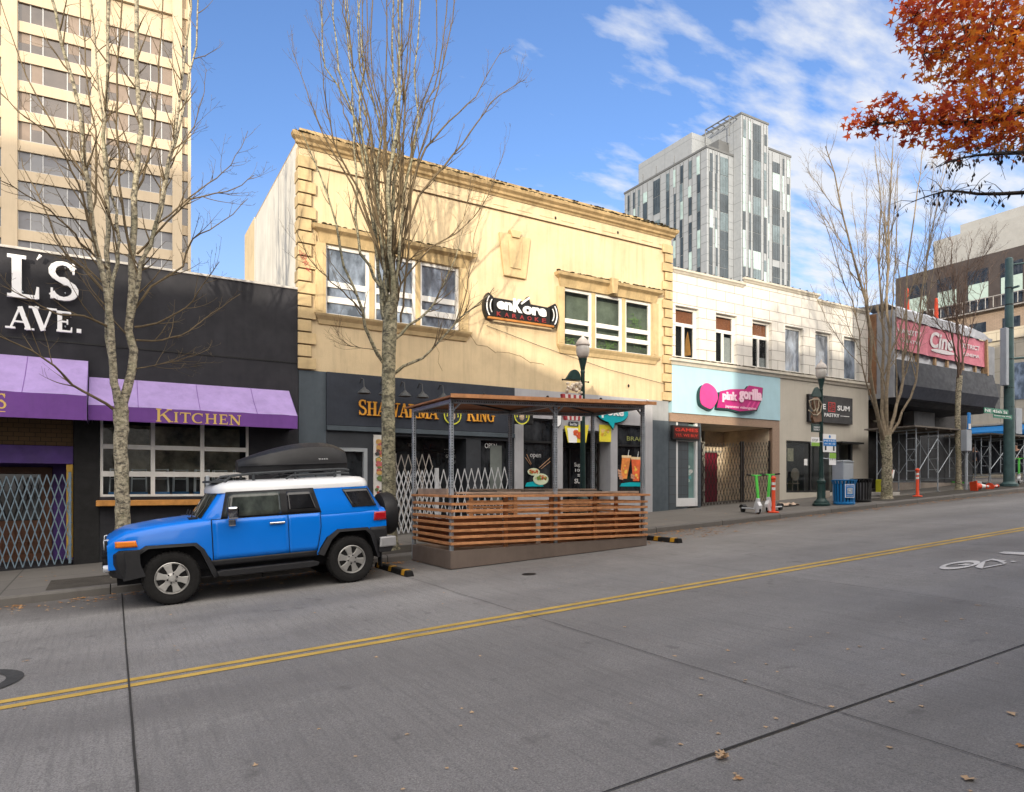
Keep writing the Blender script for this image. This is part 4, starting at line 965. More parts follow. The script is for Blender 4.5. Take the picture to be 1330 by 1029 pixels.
mb = MB(); cornice(mb, vx0 + .02, vx1 - .02, F, [(.0, belt0), (.06, belt0 + .01), (.09, belt0 + .10), (.16, belt0 + .13), (.17, belt1 - .03), (0, belt1 + .05), (-.02, belt1 + .05)]); hang(mb.build('belt_course', m_terrat), B3)
mb = MB(); moss(mb, vx0, vx1, F - .15, F - .02, belt1 + .0, 21, .6); hang(mb.build('ledge_moss', m_moss, smooth=60, weld=False), B3)
m_tblind = mat('wood_blind', (.42, .15, .07), .7, .3, 20); m_poster = mat('window_print_white', (.55, .55, .55), .6, .2, 12)
m_gbl = mat('grey_curtain', (.22, .24, .26), .8, .35, 2)
for i, (a, b) in enumerate(wins):
    mb = MB(); yy = F + .13; z0, z1 = 6.14, 7.85
    fw = .12 if i < 3 else .06
    mb.box(a, a + .05, yy, yy + .07, z0, z1); mb.box(b - fw, b, yy, yy + .07, z0, z1); mb.box(a + .05, b - fw, yy + .002, yy + .068, z1 - .09, z1); mb.box(a + .05, b - fw, yy + .002, yy + .068, z0, z0 + .05)
    if i < 3: mb.box(a + .05, b - fw, yy + .004, yy + .066, 7.2, 7.32); mb.box((a + b) / 2 - .1, (a + b) / 2 - .0, yy + .006, yy + .064, z0 + .05, 7.2)
    w = hang(mb.build('window', m_frame, bevel=.005), B3)
    mb = MB(); mb.q((a, yy + .04, z0), (b, yy + .04, z0), (b, yy + .04, z1), (a, yy + .04, z1)); g = mb.build('pane', m_glass if i < 3 else m_glassb); g.parent = w
    if i < 3:
        hang(MB().box(a + .03, b - .1, F + .225, F + .24, 7.33, 7.74).build('blind', m_tblind), B3)
        if i > 0: hang(MB().box((a + b) / 2 + (.02 if i == 1 else 0), b - .1, F + .235, F + .238, 6.2, 7.1 if i == 1 else 6.55).build('paper', m_poster), B3)
        if i == 1: hang(MB().box(a + .03, a + .2, F + .235, F + .237, 6.5, 7.2).build('red_cloth', mat('poster_red2', (.4, .03, .05), .6)), B3)
        if i == 0: hang(MB().prism([(a + .65, 6.25), (a + .95, 6.3), (a + .9, 6.7), (a + .8, 7.1), (a + .7, 6.8)], F + .235, F + .24).build('guitar', m_wood), B3)
    else: hang(MB().box(a - .05, b + .05, F + .3, F + .31, z0 - .05, z1).build('curtain', m_gbl), B3)
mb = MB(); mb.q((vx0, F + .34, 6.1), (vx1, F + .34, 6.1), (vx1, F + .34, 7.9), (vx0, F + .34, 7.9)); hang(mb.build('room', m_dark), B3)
# ---- ground floor: game shop (pale blue panel, brown granite) and pastry shop
m_blue = mat('pale_blue_panel', (0.40, 0.60, 0.68), .7, .06, 2, streak=.12); m_granite = mat('brown_granite', (.33, .225, .16), .45, .25, 30, fine=.3)
m_beige = mat('beige_render', (.50, .465, .40), .8, .06, 1.5, bump=.15, streak=.15)
gx1 = 21.5
hang(MB().box(vx0 - .02, gx1, F - .05, F + .3, 4.24, belt0 - .003).build('blue_panel', m_blue), B3)
hang(MB().box(16.0, gx1, F - .02, F + .35, 3.95, 4.237).build('granite_lintel', m_granite), B3)
hang(MB().box(21.1, gx1, F - .022, F + 2.3, .9, 3.949).build('granite_pier', m_granite), B3)
rc0, rc1 = xa(911), 21.09; dk = (16.38, 17.3)
zf = walk(18, F)
dr = MB(); dr.box(dk[0] - .08, dk[0], F + .02, F + .14, zf, 3.94); dr.box(dk[1] - .1, dk[1], F + .02, F + .14, zf, 3.94); dr.box(dk[0], dk[1] - .1, F + .022, F + .138, zf + .0, zf + .28); dr.box(dk[0], dk[1] - .1, F + .022, F + .138, 3.3, 3.36)
w = hang(dr.build('side_door', mat('white_door_frame', (.62, .63, .64), .4, .1), bevel=.006), B3)
mb = MB(); mb.q((dk[0], F + .1, zf), (dk[1], F + .1, zf), (dk[1], F + .1, 3.9), (dk[0], F + .1, 3.9)); g = mb.build('pane', mat('mint_glass', (.16, .26, .25), .15, .3, 2, spec=.8)); g.parent = w
blobs(B3, dk[0] + .1, dk[1] - .15, zf + .7, 2.6, F + .098, [(.35, .45, .42), (.45, .15, .12), (.1, .3, .3), (.5, .5, .48)], 22, 31, .06, .16)
hang(put_text(MB(), '1315', dk[0] + .25, dk[0] + .55, 3.0, 3.09, F + .097, .003, .02).build('door_number', m_white, weld=False), B3)
mb = MB(); mb.box(17.31, rc0 - .02, F + .0, F + 2.3, zf - .3, 3.94); mb.box(15.95, 16.29, F + .01, F + .4, zf - .3, 3.94); hang(mb.build('tile_pier', MATS['slate_tile']), B3)
# recess: angled show windows and door at the rear
m_alu = mat('pale_aluminium', (.48, .47, .42), .4, .15, metal=.3)
mb = MB(); mb.q((rc0, F + 2.3, zf), (rc1, F + 2.3, zf), (rc1, F + 2.3, 3.94), (rc0, F + 2.3, 3.94)); mb.q((rc0, F, 3.945), (rc1, F, 3.945), (rc1, F + 2.3, 3.945), (rc0, F + 2.3, 3.945)); hang(mb.build('entrance_wall', mat('tan_entrance', (.72, .60, .45), .7, .3)), B3)
mb = MB()
for i in range(4):
    x = rc0 + .1 + i * .62; yy = F + .5 + i * .42; mb.box(x, x + .07, yy, yy + .07, zf, 3.9)
for z in (2.95, 3.45, zf + .5): mb.bar((rc0 + .1, F + .5, z), (rc0 + 2.0, F + 1.8, z), .05)
mb.box(rc0 + 2.0, rc0 + 3.0, F + 1.84, F + 1.9, 3.1, 3.16); hang(mb.build('show_window_frame', m_alu), B3)
mb = MB(); mb.q((rc0 + .1, F + .56, zf), (rc0 + 2.0, F + 1.86, zf), (rc0 + 2.0, F + 1.86, 3.9), (rc0 + .1, F + .56, 3.9)); hang(mb.build('show_window', m_glassd), B3)
hang(MB().box(rc0 + 2.1, rc0 + 2.9, F + 1.95, F + 2.0, zf, 3.1).build('entrance_door', mat('crimson_door', (.16, .012, .03), .45, .2)), B3)
hang(MB().box(21.07, 21.095, F + .12, F + 2.28, zf, 3.93).build('entrance_side_wall', MATS['tan_entrance']), B3)
gate('dark brown folding scissor gate left half of the game shop entrance', rc0 + .05, 19.55, 2.15, F + .06, .16, 5, m_gatek, (rc0 + .06, 19.5), w=.02)
gate('dark brown folding scissor gate right half of the game shop entrance', 19.6, rc1 - .04, 2.15, F + .06, .16, 5, m_gatek, (19.62, rc1 - .06), w=.02)
LED = thing('display_sign', 'dark red LED ticker sign above the narrow white side door', 'sign', (xa(891), F - .1, 3.4))
x0, x1 = xa(874, F - .12), xa(909, F - .12); z0, z1 = 3.34, 3.82
hang(MB().box(x0, x1, F - .12, F + .0, z0, z1).build('case', m_black, bevel=.01), LED)
hang(MB().box(x0 + .05, x1 - .05, F - .125, F - .1205, z0 + .05, z1 - .05).build('screen', mat('led_screen', (.06, .008, .005), .4, .3, 30)), LED)
m_led = mat('led_red', (.38, .03, .02), .5, .2, emit=.15)
mb = MB(); put_text(mb, 'GAMES', x0 + .1, x1 - .1, 3.62, 3.73, F - .126, .003, .01); put_text(mb, 'YES, WE BUY', x0 + .1, x1 - .1, 3.43, 3.54, F - .126, .003, .01); hang(mb.build('lettering', m_led, weld=False), LED)
# pink letter sign
PG = thing('shop_sign', 'pink cut out sign lettered pink gorilla on the pale blue panel', 'sign', (18.95, F - .15, 4.9))
m_pink = mat('hot_pink', (.62, .06, .26), .5, .12); m_pinkd = mat('deep_pink', (.42, .02, .17), .5, .1); m_sgreen = mat('sign_dark_green', (.015, .05, .05), .5, .2); m_pinkl = mat('light_pink_letter', (.80, .55, .66), .5, .05)
y = F - .16
def pxz(px, py): return (xa(px, y), za(px, py, y))
out = [pxz(*p) for p in ((930, 530), (934, 508), (948, 505), (968, 505), (972, 500), (990, 503), (989, 516), (982, 533), (960, 535), (945, 531))]
hang(MB().prism([(p[0] + .02, p[1] - .04) for p in out], y - .02, F - .053).build('backing', m_sgreen), PG)
hang(MB().prism([(p[0] * .985 + .015 * 19.3, p[1] * .96 + .04 * 4.75) for p in out], y - .035, y - .021).build('face', m_pinkd), PG)
P = [pxz(*p) for p in ((908, 512), (913, 503), (922, 499), (930, 506), (931, 519), (926, 529), (915, 528), (909, 521))]
P = [tuple(q)[::2] for q in [Vector((a[0], 0, a[1])) for a in P]]; cxp = sum(a[0] for a in P) / 8; czp = sum(a[1] for a in P) / 8; P = [(cxp + .43 * cos(2 * pi * k / 32) * (1 + .06 * cos(k * .59)), czp + .43 * sin(2 * pi * k / 32) * (1 + .05 * sin(k * .78))) for k in range(32)]
hang(MB().prism([(p[0] - .03, p[1] - .05) for p in P], y - .02, F - .054).build('round_backing', m_sgreen), PG)
hang(MB().prism(P, y - .035, y - .021).build('round_panel', m_pink), PG)
def skew(px0, py0, px1, py1):
    a, b = pxz(px0, py0), pxz(px1, py1); s = (b[1] - a[1]) / (b[0] - a[0]); return a, b, s
for w_, pa, pb, pyb, pyt, mm, d in (('pink', 937, 956, 523.5, 509, m_pinkl, .05), ('gorilla', 958.5, 988, 524, 505, m_pinkl, .05)):
    m0 = put_text(MB(), w_, xa(pa, y), xa(pb, y), za((pa + pb) / 2, pyb, y), za((pa + pb) / 2, pyt, y), y - .034, .03, .045); hang(m0.build('lettering', mm, weld=False), PG)
hang(put_text(MB(), 'japanese videogame', xa(941, y), xa(981, y), za(961, 532, y), za(961, 527.5, y), y - .034, .008, .01).build('small_lettering', m_pinkl, weld=False), PG)
for px in (973, 979, 985): 
    a, b = pxz(px - 4, 530), pxz(px, 522); hang(MB().prism([(a[0] - .05, a[1]), (a[0] + .06, a[1]), (b[0] + .06, b[1]), (b[0] - .02, b[1])], y - .04, y - .0355).build('stripe', m_pink), PG)
# pastry shop
pz = walk(24, F)
q0, q1, q2, q3 = 21.9, 23.4, 24.95, 26.05
mb = MB(); holes_wall(mb, gx1 + .002, vx1, .7, belt0 - .003, F - .01, [(q0, q2, 1.55, 3.52, .12), (q2 + .05, q3, pz, 3.5, .35)])
hang(mb.build('pastry_front', m_beige), B3)
mb = MB()
for a in (q0, q1 - .03, q2 - .07): mb.box(a, a + .07, F + .03, F + .1, 1.55, 3.52)
mb.box(q0, q2, F + .032, F + .098, 1.55, 1.62); mb.box(q0, q2, F + .032, F + .098, 3.45, 3.52); mb.box(q2 - .0, q2 + .17, F - .02, F + .12, pz, 3.5); mb.box(q3 - .12, q3, F + .0, F + .12, pz, 3.5); mb.box(q2, q3 + .35, F - .28, F - .011, 3.5, 3.57)
w = hang(mb.build('shop_window', m_black, bevel=.004), B3)
mb = MB(); mb.q((q0, F + .07, 1.55), (q2, F + .07, 1.55), (q2, F + .07, 3.52), (q0, F + .07, 3.52)); mb.q((q2, F + .2, pz), (q3, F + .2, pz), (q3, F + .2, 3.5), (q2, F + .2, 3.5)); g = mb.build('pane', m_glass); g.parent = w
mb = MB(); mb.q((q0 - .2, F + 2.4, .8), (q3 + .2, F + 2.4, .8), (q3 + .2, F + 2.4, 3.6), (q0 - .2, F + 2.4, 3.6)); mb.q((q0 - .2, F + .14, 1.4), (q3 + .2, F + .14, 1.4), (q3 + .2, F + 2.4, 1.4), (q0 - .2, F + 2.4, 1.4)); hang(mb.build('room', mat('dim_cafe', (.10, .13, .13), .9, .5, .8)), B3)
mb = MB()
for x, c in ((22.3, 0), (23.0, 0)):
    mb.lathe([(.24, -.015), (.26, 0), (.24, .015)], (x + .1, F + .5, 2.25), 16, 'y')
    for s in (-.18, .18): mb.bar((x + .1 + s, F + .5, 1.4), (x + .1 + s * .8, F + .5, 2.1), .03)
    mb.box(x - .1, x + .3, F + .45, F + .85, 1.88, 1.92)
hang(mb.build('cafe_chair', mat('cafe_chair', (.30, .25, .20), .6, .2)), B3)
hang(MB().box(22.25, 22.6, F + .2, F + .22, 2.75, 3.25).build('window_poster', mat('cream_poster', (.5, .45, .3), .6, .4, 12)), B3)
hang(MB().box(23.05, 23.25, F + .062, F + .068, 2.6, 2.85).build('notice', m_white), B3)
DS = thing('shop_sign', 'black rectangular sign reading DEE SUM PASTRY with a red square seal', 'sign', (24.45, F - .1, 4.75))
s0, s1, z0, z1 = 23.08, 25.84, 4.28, 5.34
hang(MB().box(s0, s1, F - .14, F - .012, z0, z1).build('board', mat('sign_black2', (.014, .013, .015), .45, .15), bevel=.01), DS)
y = F - .141; mb = MB()
put_text(mb, 'DEE', 23.35, 24.08, 4.80, 5.0, y, .01, .02); put_text(mb, 'SUM', 24.83, 25.62, 4.80, 5.0, y, .01, .02); put_text(mb, 'PASTRY', 24.0, 24.95, 4.52, 4.66, y, .01, .01)
mb.box(23.35, 23.92, y - .008, y, 4.58, 4.6); mb.box(25.02, 25.6, y - .008, y, 4.58, 4.6); hang(mb.build('lettering', m_white, weld=False), DS)
m_sealr = mat('seal_red', (.5, .05, .05), .5, .1); mb = MB()
for a, b, c, d in ((24.24, 24.68, 4.72, 4.76), (24.24, 24.68, 5.06, 5.10), (24.24, 24.28, 4.761, 5.059), (24.64, 24.68, 4.761, 5.059), (24.45, 24.475, 4.762, 5.058), (24.281, 24.44, 4.90, 4.925), (24.48, 24.64, 4.90, 4.925), (24.31, 24.42, 4.98, 5.0), (24.5, 24.61, 4.98, 5.0), (24.31, 24.42, 4.82, 4.84), (24.5, 24.61, 4.82, 4.84), (24.36, 24.38, 4.843, 4.897), (24.55, 24.57, 4.93, 4.978)): mb.box(a, b, y - .012, y, c, d)
hang(mb.build('seal', m_sealr, weld=False), DS)

# ================================================================== cinema under repair
m_cin = mat('dark_cinema_cladding', (.016, .019, .029), .6, .25, 1.5, streak=.3); m_cin2 = mat('blue_grey_fascia', (.042, .048, .07), .55, .2, 2, streak=.3)
m_banner = mat('pink_banner', (.64, .21, .27), .7, .15, 2, streak=.15); m_tarp = mat('white_tarp', (.68, .70, .75), .6, .12, 3, bump=.4, bscale=6)
m_grey = mat('grey_render', (.30, .31, .33), .8, .2, 2, streak=.3); m_tan = mat('raw_timber', (.45, .30, .17), .7, .3, 6)
B4 = thing('cinema_building', 'cinema under repair with dark projecting marquee and pink banner under white tarps', 'building', (31.5, F, 1.6))
kx0, kx1 = 27.25, 35.0; yM = 15.8
hang(MB().box(kx0 - .1, 38.2, F + 1.5, F + 11, 1.0, 7.9).build('rear_wall', mat('cinema_rear', (.05, .048, .05), .8, .4)), B4)
mb = MB(); mb.prism([(yM, 5.62), (yM - .3, 6.02 - .1), (yM - .0, 6.97), (F + 1.49, 6.97), (F + 1.49, 5.2), (yM + .35, 5.2)], kx0 + .12, kx1 + .35, 'x'); hang(mb.build('marquee_block', m_cin), B4)
mb = MB(); mb.q((kx0 + .1, yM - .06, 6.97), (kx0 + .1, yM - .32, 5.90), (kx1 + .4, yM - .32, 5.90), (kx1 + .4, yM - .06, 6.97)); hang(mb.build('fascia', m_cin), B4)
mb = MB(); mb.q((kx0 + .1, yM - .32, 5.897), (kx0 + .1, yM - .1, 5.42), (kx1 + .4, yM - .1, 5.42), (kx1 + .4, yM - .32, 5.897)); mb.q((kx0 + .1, yM - .1, 5.42), (kx0 + .1, F + 1.4, 5.19), (kx1 + .4, F + 1.4, 5.19), (kx1 + .4, yM - .1, 5.42)); hang(mb.build('fascia_lower', m_cin2), B4)
hang(MB().box(kx0 - .02, kx0 + .11, yM - .1, F + 1.5, 5.4, 8.95).build('side_wing', m_grey), B4)
hang(MB().box(kx0 - .06, kx0 - .021, F - .3, F + .5, 5.6, 8.9).build('rust_edge', mat('rusty_edge', (.25, .13, .07), .8, .4, 4)), B4)
hang(MB().box(kx0 + .1, kx1, yM + .35, F + 1.4, 6.98, 8.7).build('upper_core', m_cin), B4)
bt0, bt1 = 8.70, 8.48
mb = MB(); n = 20
rows = [[(kx0 + .12 + (kx1 - kx0 - .3) * i / n, yM + .02 * sin(i * 1.9 + j), (7.40 + (7.28 - 7.40) * i / n) + ((bt0 - 7.40) + ((bt1 - 7.28) - (bt0 - 7.40)) * i / n) * j / 4) for i in range(n + 1)] for j in range(5)]
mb.grid(rows); hang(mb.build('banner', m_banner, fixn=False), B4)
def ban(x0, x1, z0, z1): return dict(x0=x0, x1=x1, z0=z0, z1=z1, y=yM - .04)
mb = MB(); B = kx0
for t, a, b, c, d in (('VARSITY', 27.6, 29.4, 8.05, 8.27), ('THEATRE', 27.8, 29.3, 7.72, 7.86), ('DISTRICT', 32.6, 34.2, 7.98, 8.18), ('CINEMA', 32.8, 34.2, 7.64, 7.78)): put_text(mb, t, a, b, c, d, yM - .03, .006, .02)
put_text(mb, 'Cine', 30.0, 31.9, 7.72, 8.42, yM - .03, .006, .03, shear=.15); mb.prism([(30.1 + 1.0 + .95 * cos(2 * pi * k / 24) * (1), 7.62 + .09 * sin(2 * pi * k / 24)) for k in range(24)], yM - .034, yM - .03)
hang(mb.build('banner_lettering', mat('banner_white', (.70, .66, .68), .6, .1), weld=False), B4)
mb = MB()
r = random.Random(4)
for x in (27.4, 29.2, 30.6, 31.6, 32.9, 34.0, 34.75): hang(MB().box(x, x + .12, yM + .04, yM + .14, 6.96, 8.5).build('timber_stud', m_tan), B4)
mb.bar((kx1 - .12, yM - .04, 6.9), (kx1 - .22, yM - .04, 8.55), .12); hang(mb.build('timber_frame', m_tan), B4)
mb = MB(); n = 30
rows = [[(kx0 + .12 + 7.5 * i / n, yM + .16 + .05 * sin(i * 2.3 + j * 2) + .05 * r.random(), 6.97 + .22 * j) for i in range(n + 1)] for j in range(3)]
mb.grid(rows)
for j, (yy, zz_) in enumerate(((yM - .05, bt0 + .02), (yM - .1, bt0 + .2), (yM + .3, bt0 + .46), (yM + 1.4, bt0 + .5))):
    pass
rows = [[(kx0 + .05 + (kx1 + .1 - kx0) * i / n, yy + .04 * sin(i * 1.7 + yy), zz_ - .22 * i / n - (.25 * max(0, i / n - .85) / .15) * (zz_ > 8.8) + .03 * r.random()) for i in range(n + 1)] for yy, zz_ in ((yM - .06, bt0 - .02), (yM - .14, bt0 + .32), (yM + .3, bt0 + .58), (yM + 1.6, bt0 + .64))]
mb.grid(rows); hang(mb.build('tarp', m_tarp, smooth=50, fixn=False), B4)
hang(MB().box(kx1 + .02, kx1 + .9, yM + .1, F + 1.4, 6.6, 8.35).build('end_panel', m_grey), B4)
hang(MB().prism([(kx1 + .36, 6.62), (kx1 + .36 + .85, 6.62), (kx1 + 1.2, 5.3), (kx1 + .8, 5.3), (kx1 + .5, 5.9)], yM + .0, F + 1.4).build('end_return', m_black), B4)
# lower hoarding, boarded transoms
mb = MB(); h0 = walk(29, 16.3)
for i in range(6): x = 27.3 + i * 1.24; mb.box(x, x + 1.225, 16.30 + .006 * (i % 2), 16.36, h0 + .2, 4.15)
hang(mb.build('hoarding', mat('hoarding_grey', (.042, .044, .05), .7, .3, 2, streak=.3)), B4)
hang(MB().box(27.3, 34.7, 16.22, 16.40, h0 - .15, h0 + .3).build('hoarding_base', mat('pale_plinth', (.34, .29, .25), .8, .25, 2)), B4)
mb = MB(); mb.box(27.3, 31.3, F + .9, F + 1.0, 4.2, 5.2); hang(mb.build('boarded_transom', mat('old_brown_board', (.07, .045, .03), .8, .5, 2)), B4)
hang(MB().box(31.3, 33.0, F + .4, F + 1.2, 1.6, 5.25).build('wall_pier', m_grey), B4)
hang(MB().box(28.9, 30.9, F + .82, F + .88, 4.62, 4.70).build('old_sign_strip', mat('cream_strip', (.4, .35, .25), .7)), B4)

# scaffolding
def scaffold(label, xs, ys, ztop, deck=True, name='scaffold'):
    o = thing(name, label, 'scaffold', (xs[0], ys[0], walk(xs[0], ys[0])))
    for x in xs:
        mb = MB(); zb = walk(x, ys[0])
        for dx in (0, .0):
            pass
        for yy in ys:
            mb.tube([(x, yy, zb), (x, yy, ztop)], .026, 8); mb.box(x - .07, x + .07, yy - .07, yy + .07, zb, zb + .015)
        for yy in (ys[0] + .36,): mb.tube([(x, yy, zb + .5), (x, yy, ztop - .1)], .02, 6)
        for k in range(5): z = zb + .45 + k * .42; mb.tube([(x, ys[0], z), (x, ys[0] + .36, z)], .016, 6)
        mb.tube([(x, ys[0], ztop - .08), (x, ys[1], ztop - .08)], .024, 8); mb.tube([(x, ys[0], zb + .45), (x, ys[1], zb + .45)], .018, 6)
        hang(mb.build('end_frame', m_galv, smooth=50), o)
    for a, b in zip(xs, xs[1:]):
        mb = MB(); za_, zb = walk(a, ys[0]), walk(b, ys[0])
        for yy in ys:
            mb = MB(); mb.tube([(a, yy, za_ + .7), (b, yy, ztop - .35)], .014, 6); mb.tube([(a, yy, ztop - .35), (b, yy, zb + .7)], .014, 6)
            hang(mb.build('cross_brace', m_galv, smooth=50), o)
    if deck:
        mb = MB(); w = (ys[1] - ys[0] + .5) / 5; r = random.Random(2)
        for i in range(5):
            ya = ys[0] - .25 + i * w; mb.box(xs[0] - .5, xs[-1] + r.uniform(.1, .5), ya, ya + w - .02, ztop + .0, ztop + .055)
        for i in range(4): x = xs[0] + .3 + i * .9; mb.box(x, x + .09, ys[0] - .2, ys[1] + .2, ztop - .07, ztop - .004)
        hang(mb.build('plank_deck', mat('grey_planks', (.16, .14, .12), .85, .35, 5)), o)
    return o
scaffold('galvanised scaffold with plank deck in front of the dark hoarding under the marquee', [26.75, 28.3, 29.9], (14.55, 16.1), 4.05)
scaffold('second galvanised scaffold beyond the street tree, towards the corner', [32.6, 34.3, 35.6], (14.6, 16.0), 4.0)

# ================================================================== corner buildings beyond the cross street
m_cream = tile_mat('cream_stone', (.56, .49, .37), (.25, .2, .14), 1.6, .8, .5, .012, .7, .06)
B5 = thing('cream_building', 'cream stone corner bank building with dark windows across the side street', 'building', (50, 20, 2.3))
cx0 = 46.8; ch = 11.2
mb = MB(); mb.box(cx0, 60, 17, 42, 1, ch); mb.box(cx0 - .15, cx0 - .002, 16.9, 42.1, ch - .5, ch + .15); mb.box(cx0 - .1, cx0 - .002, 16.95, 42, 5.55, 5.7)
hang(mb.build('wall', m_cream), B5)
for yy in (18.6, 23.4, 28.2, 33.0):
    w = hang(MB().box(cx0 - .06, cx0 - .003, yy, yy + 3.6, 2.6, 4.75).build('window', m_glassd), B5)
for yy in (18.6, 22.2, 25.8, 29.4):
    w = hang(MB().box(cx0 - .05, cx0 - .003, yy, yy + 1.6, 7.0, 9.2).build('window', m_glassb), B5)
AW = thing('awning', 'bright blue flat awning on the cream corner building', 'awning', (cx0 - .6, 24, 5))
m_bawn = mat('blue_canvas', (.02, .19, .48), .6, .12)
hang(MB().prism([(cx0 - .004, 5.5), (cx0 - 1.1, 5.1), (cx0 - 1.1, 4.85), (cx0 - .004, 4.85)], 18.4, 29.6).build('canopy', m_bawn), AW)
m_signb = mat('royal_blue_sign', (.02, .04, .5), .4, .1)
for yy, lab in ((22.0, 'royal blue window sign right of the parking post'), (26.2, 'royal blue window sign just right of the thin street tree')):
    o = thing('window_sign', lab, 'sign', (cx0 - .1, yy, 4)); hang(MB().box(cx0 - .1, cx0 - .062, yy, yy + 1.6, 3.5, 4.65).build('panel', m_signb), o)
    mb = MB(); mb.box(cx0 - .106, cx0 - .101, yy + .2, yy + .5, 4.2, 4.4); mb.box(cx0 - .106, cx0 - .101, yy + .2, yy + 1.1, 3.95, 4.0); hang(mb.build('panel_mark', m_white), o)
m_brick2 = tile_mat('tan_brick', (.34, .255, .19), (.22, .17, .13), .4, .13, .5, .015, .85, .15)
B6 = thing('office_building', 'tan brick office block with dark glazed top storey and grey roof enclosure', 'building', (75, 34, 3))
ox = 70.0
mb = MB(); mb.box(ox, 100, 14, 40, 0, 18.1); hang(mb.build('wall', m_brick2), B6)
hang(MB().box(ox - .02, 100, 13.9, 40.1, 18.105, 23.3).build('top_storey', mat('brown_cladding', (.062, .051, .048), .6, .2, 1.5)), B6)
hang(MB().box(ox + 1.2, 100, 14.5, 37, 23.305, 26.4).build('roof_enclosure', mat('grey_louvre', (.33, .33, .32), .7, .1, 1)), B6)
hang(MB().box(ox + 2.2, 92, 18.5, 35, 26.405, 27.6).build('roof_enclosure', MATS['grey_louvre']), B6)
m_mint = mat('mint_spandrel', (.38, .48, .44), .3, .1, 3)
for i in range(9):
    yy = 15.0 + i * 2.75
    w = hang(MB().box(ox - .05, ox - .021, yy, yy + 1.75, 18.3, 22.1).build('window', m_glassd), B6)
    s = MB().box(ox - .07, ox - .051, yy, yy + 1.7, 19.3, 20.8).build('spandrel', m_mint); s.parent = w
    for z in (4, 8.2, 12.4, 15.1): hang(MB().box(ox - .03, ox - .002, yy + .2, yy + 1.6, z, z + (2.1 if z < 14 else 2.0)).build('window', m_glassd), B6)
mb = MB(); 
for i in range(40): yy = 14 + i * .65; mb.bar((ox - .5, yy, 18.2), (ox - .5, yy, 19.2), .05)
mb.bar((ox - .5, 14, 19.2), (ox - .5, 40, 19.2), .07); mb.box(ox - .6, ox - .03, 14, 40, 18.0, 18.09); hang(mb.build('balcony_rail', mat('rail_grey', (.3, .29, .28), .5)), B6)

# ================================================================== grey residential tower
m_gtow = tile_mat('grey_panel', (.285, .305, .325), (.15, .16, .17), 7.0, 3.05, .0, .04, .7, .04, streak=.1, bump=.1)
m_gdark = mat('dark_tower_panel', (.12, .125, .13), .7, .15, .3)
m_tg1 = mat('tower_glass_dark', (.05, .066, .08), .2, .4, .4, spec=.2); m_tg2 = mat('tower_glass_mint', (.36, .47, .46), .3, .3, .5, spec=.2); m_tg3 = mat('tower_glass_mid', (.12, .16, .18), .25, .4, .5, spec=.2)
B7 = thing('residential_tower', 'tall pale grey apartment tower with narrow window strips and open roof frame', 'building', (90, 85, 3))
tx0, tY = 83.3, 78.5; tt = 56.8
mb = MB(); mb.box(tx0, 89.5, tY, 99, 0, tt); mb.box(89.51, 96.2, tY - 1.6, 99, 0, 63.2); mb.box(97.4, 104.2, tY, 99, 0, 60.3); hang(mb.build('shaft', m_gtow), B7)
mb = MB(); mb.box(87.0, 89.52, tY + .9, 98.9, 0, 59.5); mb.box(96.15, 97.45, tY + 1.5, 98, 0, 60.0)
mb.box(tx0 - .12, 89.5, tY - .12, 99.1, tt + .002, tt + .35); mb.box(89.45, 96.3, tY - 1.7, 99, 63.202, 63.55); mb.box(97.4, 104.3, tY - .1, 99, 60.302, 60.65)
hang(mb.build('dark_recess', m_gdark), B7)
mb = MB(); mb.box(85.0, 91, tY + 5, 97, tt + .352, 62.0); hang(mb.build('roof_house', m_gtow), B7)
mb = MB()
for i in range(5): mb.bar((87.6, tY + i * 1.3 - .8, 62.8), (89.6, tY + i * 1.3 - .8, 62.8), .12)
for yy in (tY - .8, tY + 4.4): mb.bar((87.6, yy, 59.5), (87.6, yy, 62.8), .16); mb.bar((87.6, tY - .8, 62.8), (87.6, tY + 4.4, 62.8), .16) if yy == tY - .8 else None
for i, yy in enumerate((tY + 8, tY + 12.5, tY + 16)): mb.bar((tx0 + .6, yy, tt), (tx0 + .6, yy, tt + 2.2), .12)
hang(mb.build('roof_frame', m_gdark), B7)
r = random.Random(12); FH = 3.05; cnt = 0
rest = MB()
# columns: (face, position, width, pattern)
colsF = [('y', tY, 83.8, .7), ('y', tY, 85.2, .4), ('y', tY, 86.3, 1.9), ('y', tY - 1.6, 89.9, .6), ('y', tY - 1.6, 91.3, .4), ('y', tY - 1.6, 92.4, 1.9), ('y', tY - 1.6, 95.1, .6), ('y', tY, 97.8, .5), ('y', tY, 99.3, 1.9), ('y', tY, 101.9, .4), ('y', tY, 103.2, .6), ('y', tY + .9, 88.3, 1.1)]
colsS = [('x', tx0, tY + 1.4, .7), ('x', tx0, tY + 3.3, .7), ('x', tx0, tY + 5.3, .6), ('x', tx0, tY + 7.0, .45), ('x', tx0, tY + 8.6, .7), ('x', tx0, tY + 10.9, 1.7), ('x', tx0, tY + 14.2, 1.1), ('x', tx0, tY + 16.2, .4), ('x', tx0, tY + 17.4, .5), ('x', tx0, tY + 18.9, .5)]
jobs = []
for f, pos, p, w in colsF + colsS:
    topz = 63.2 if (f == 'y' and pos < tY - 1) else (60.3 if f == 'y' and p > 97 else tt)
    z = topz - 1.2 - FH * .8; 
    while z > 6:
        mm = r.choices([m_tg1, m_tg2, m_tg3], [7, 3, 3])[0]; h = FH * .97 if r.random() < .82 else FH * .6
        jobs.append((f, pos, p + (r.choice((0, 0, .15)) if w < 1 else 0), w, z, h, mm)); z -= FH
jobs.sort(key=lambda j: -j[3] * (j[4] > 20))
mb = MB()
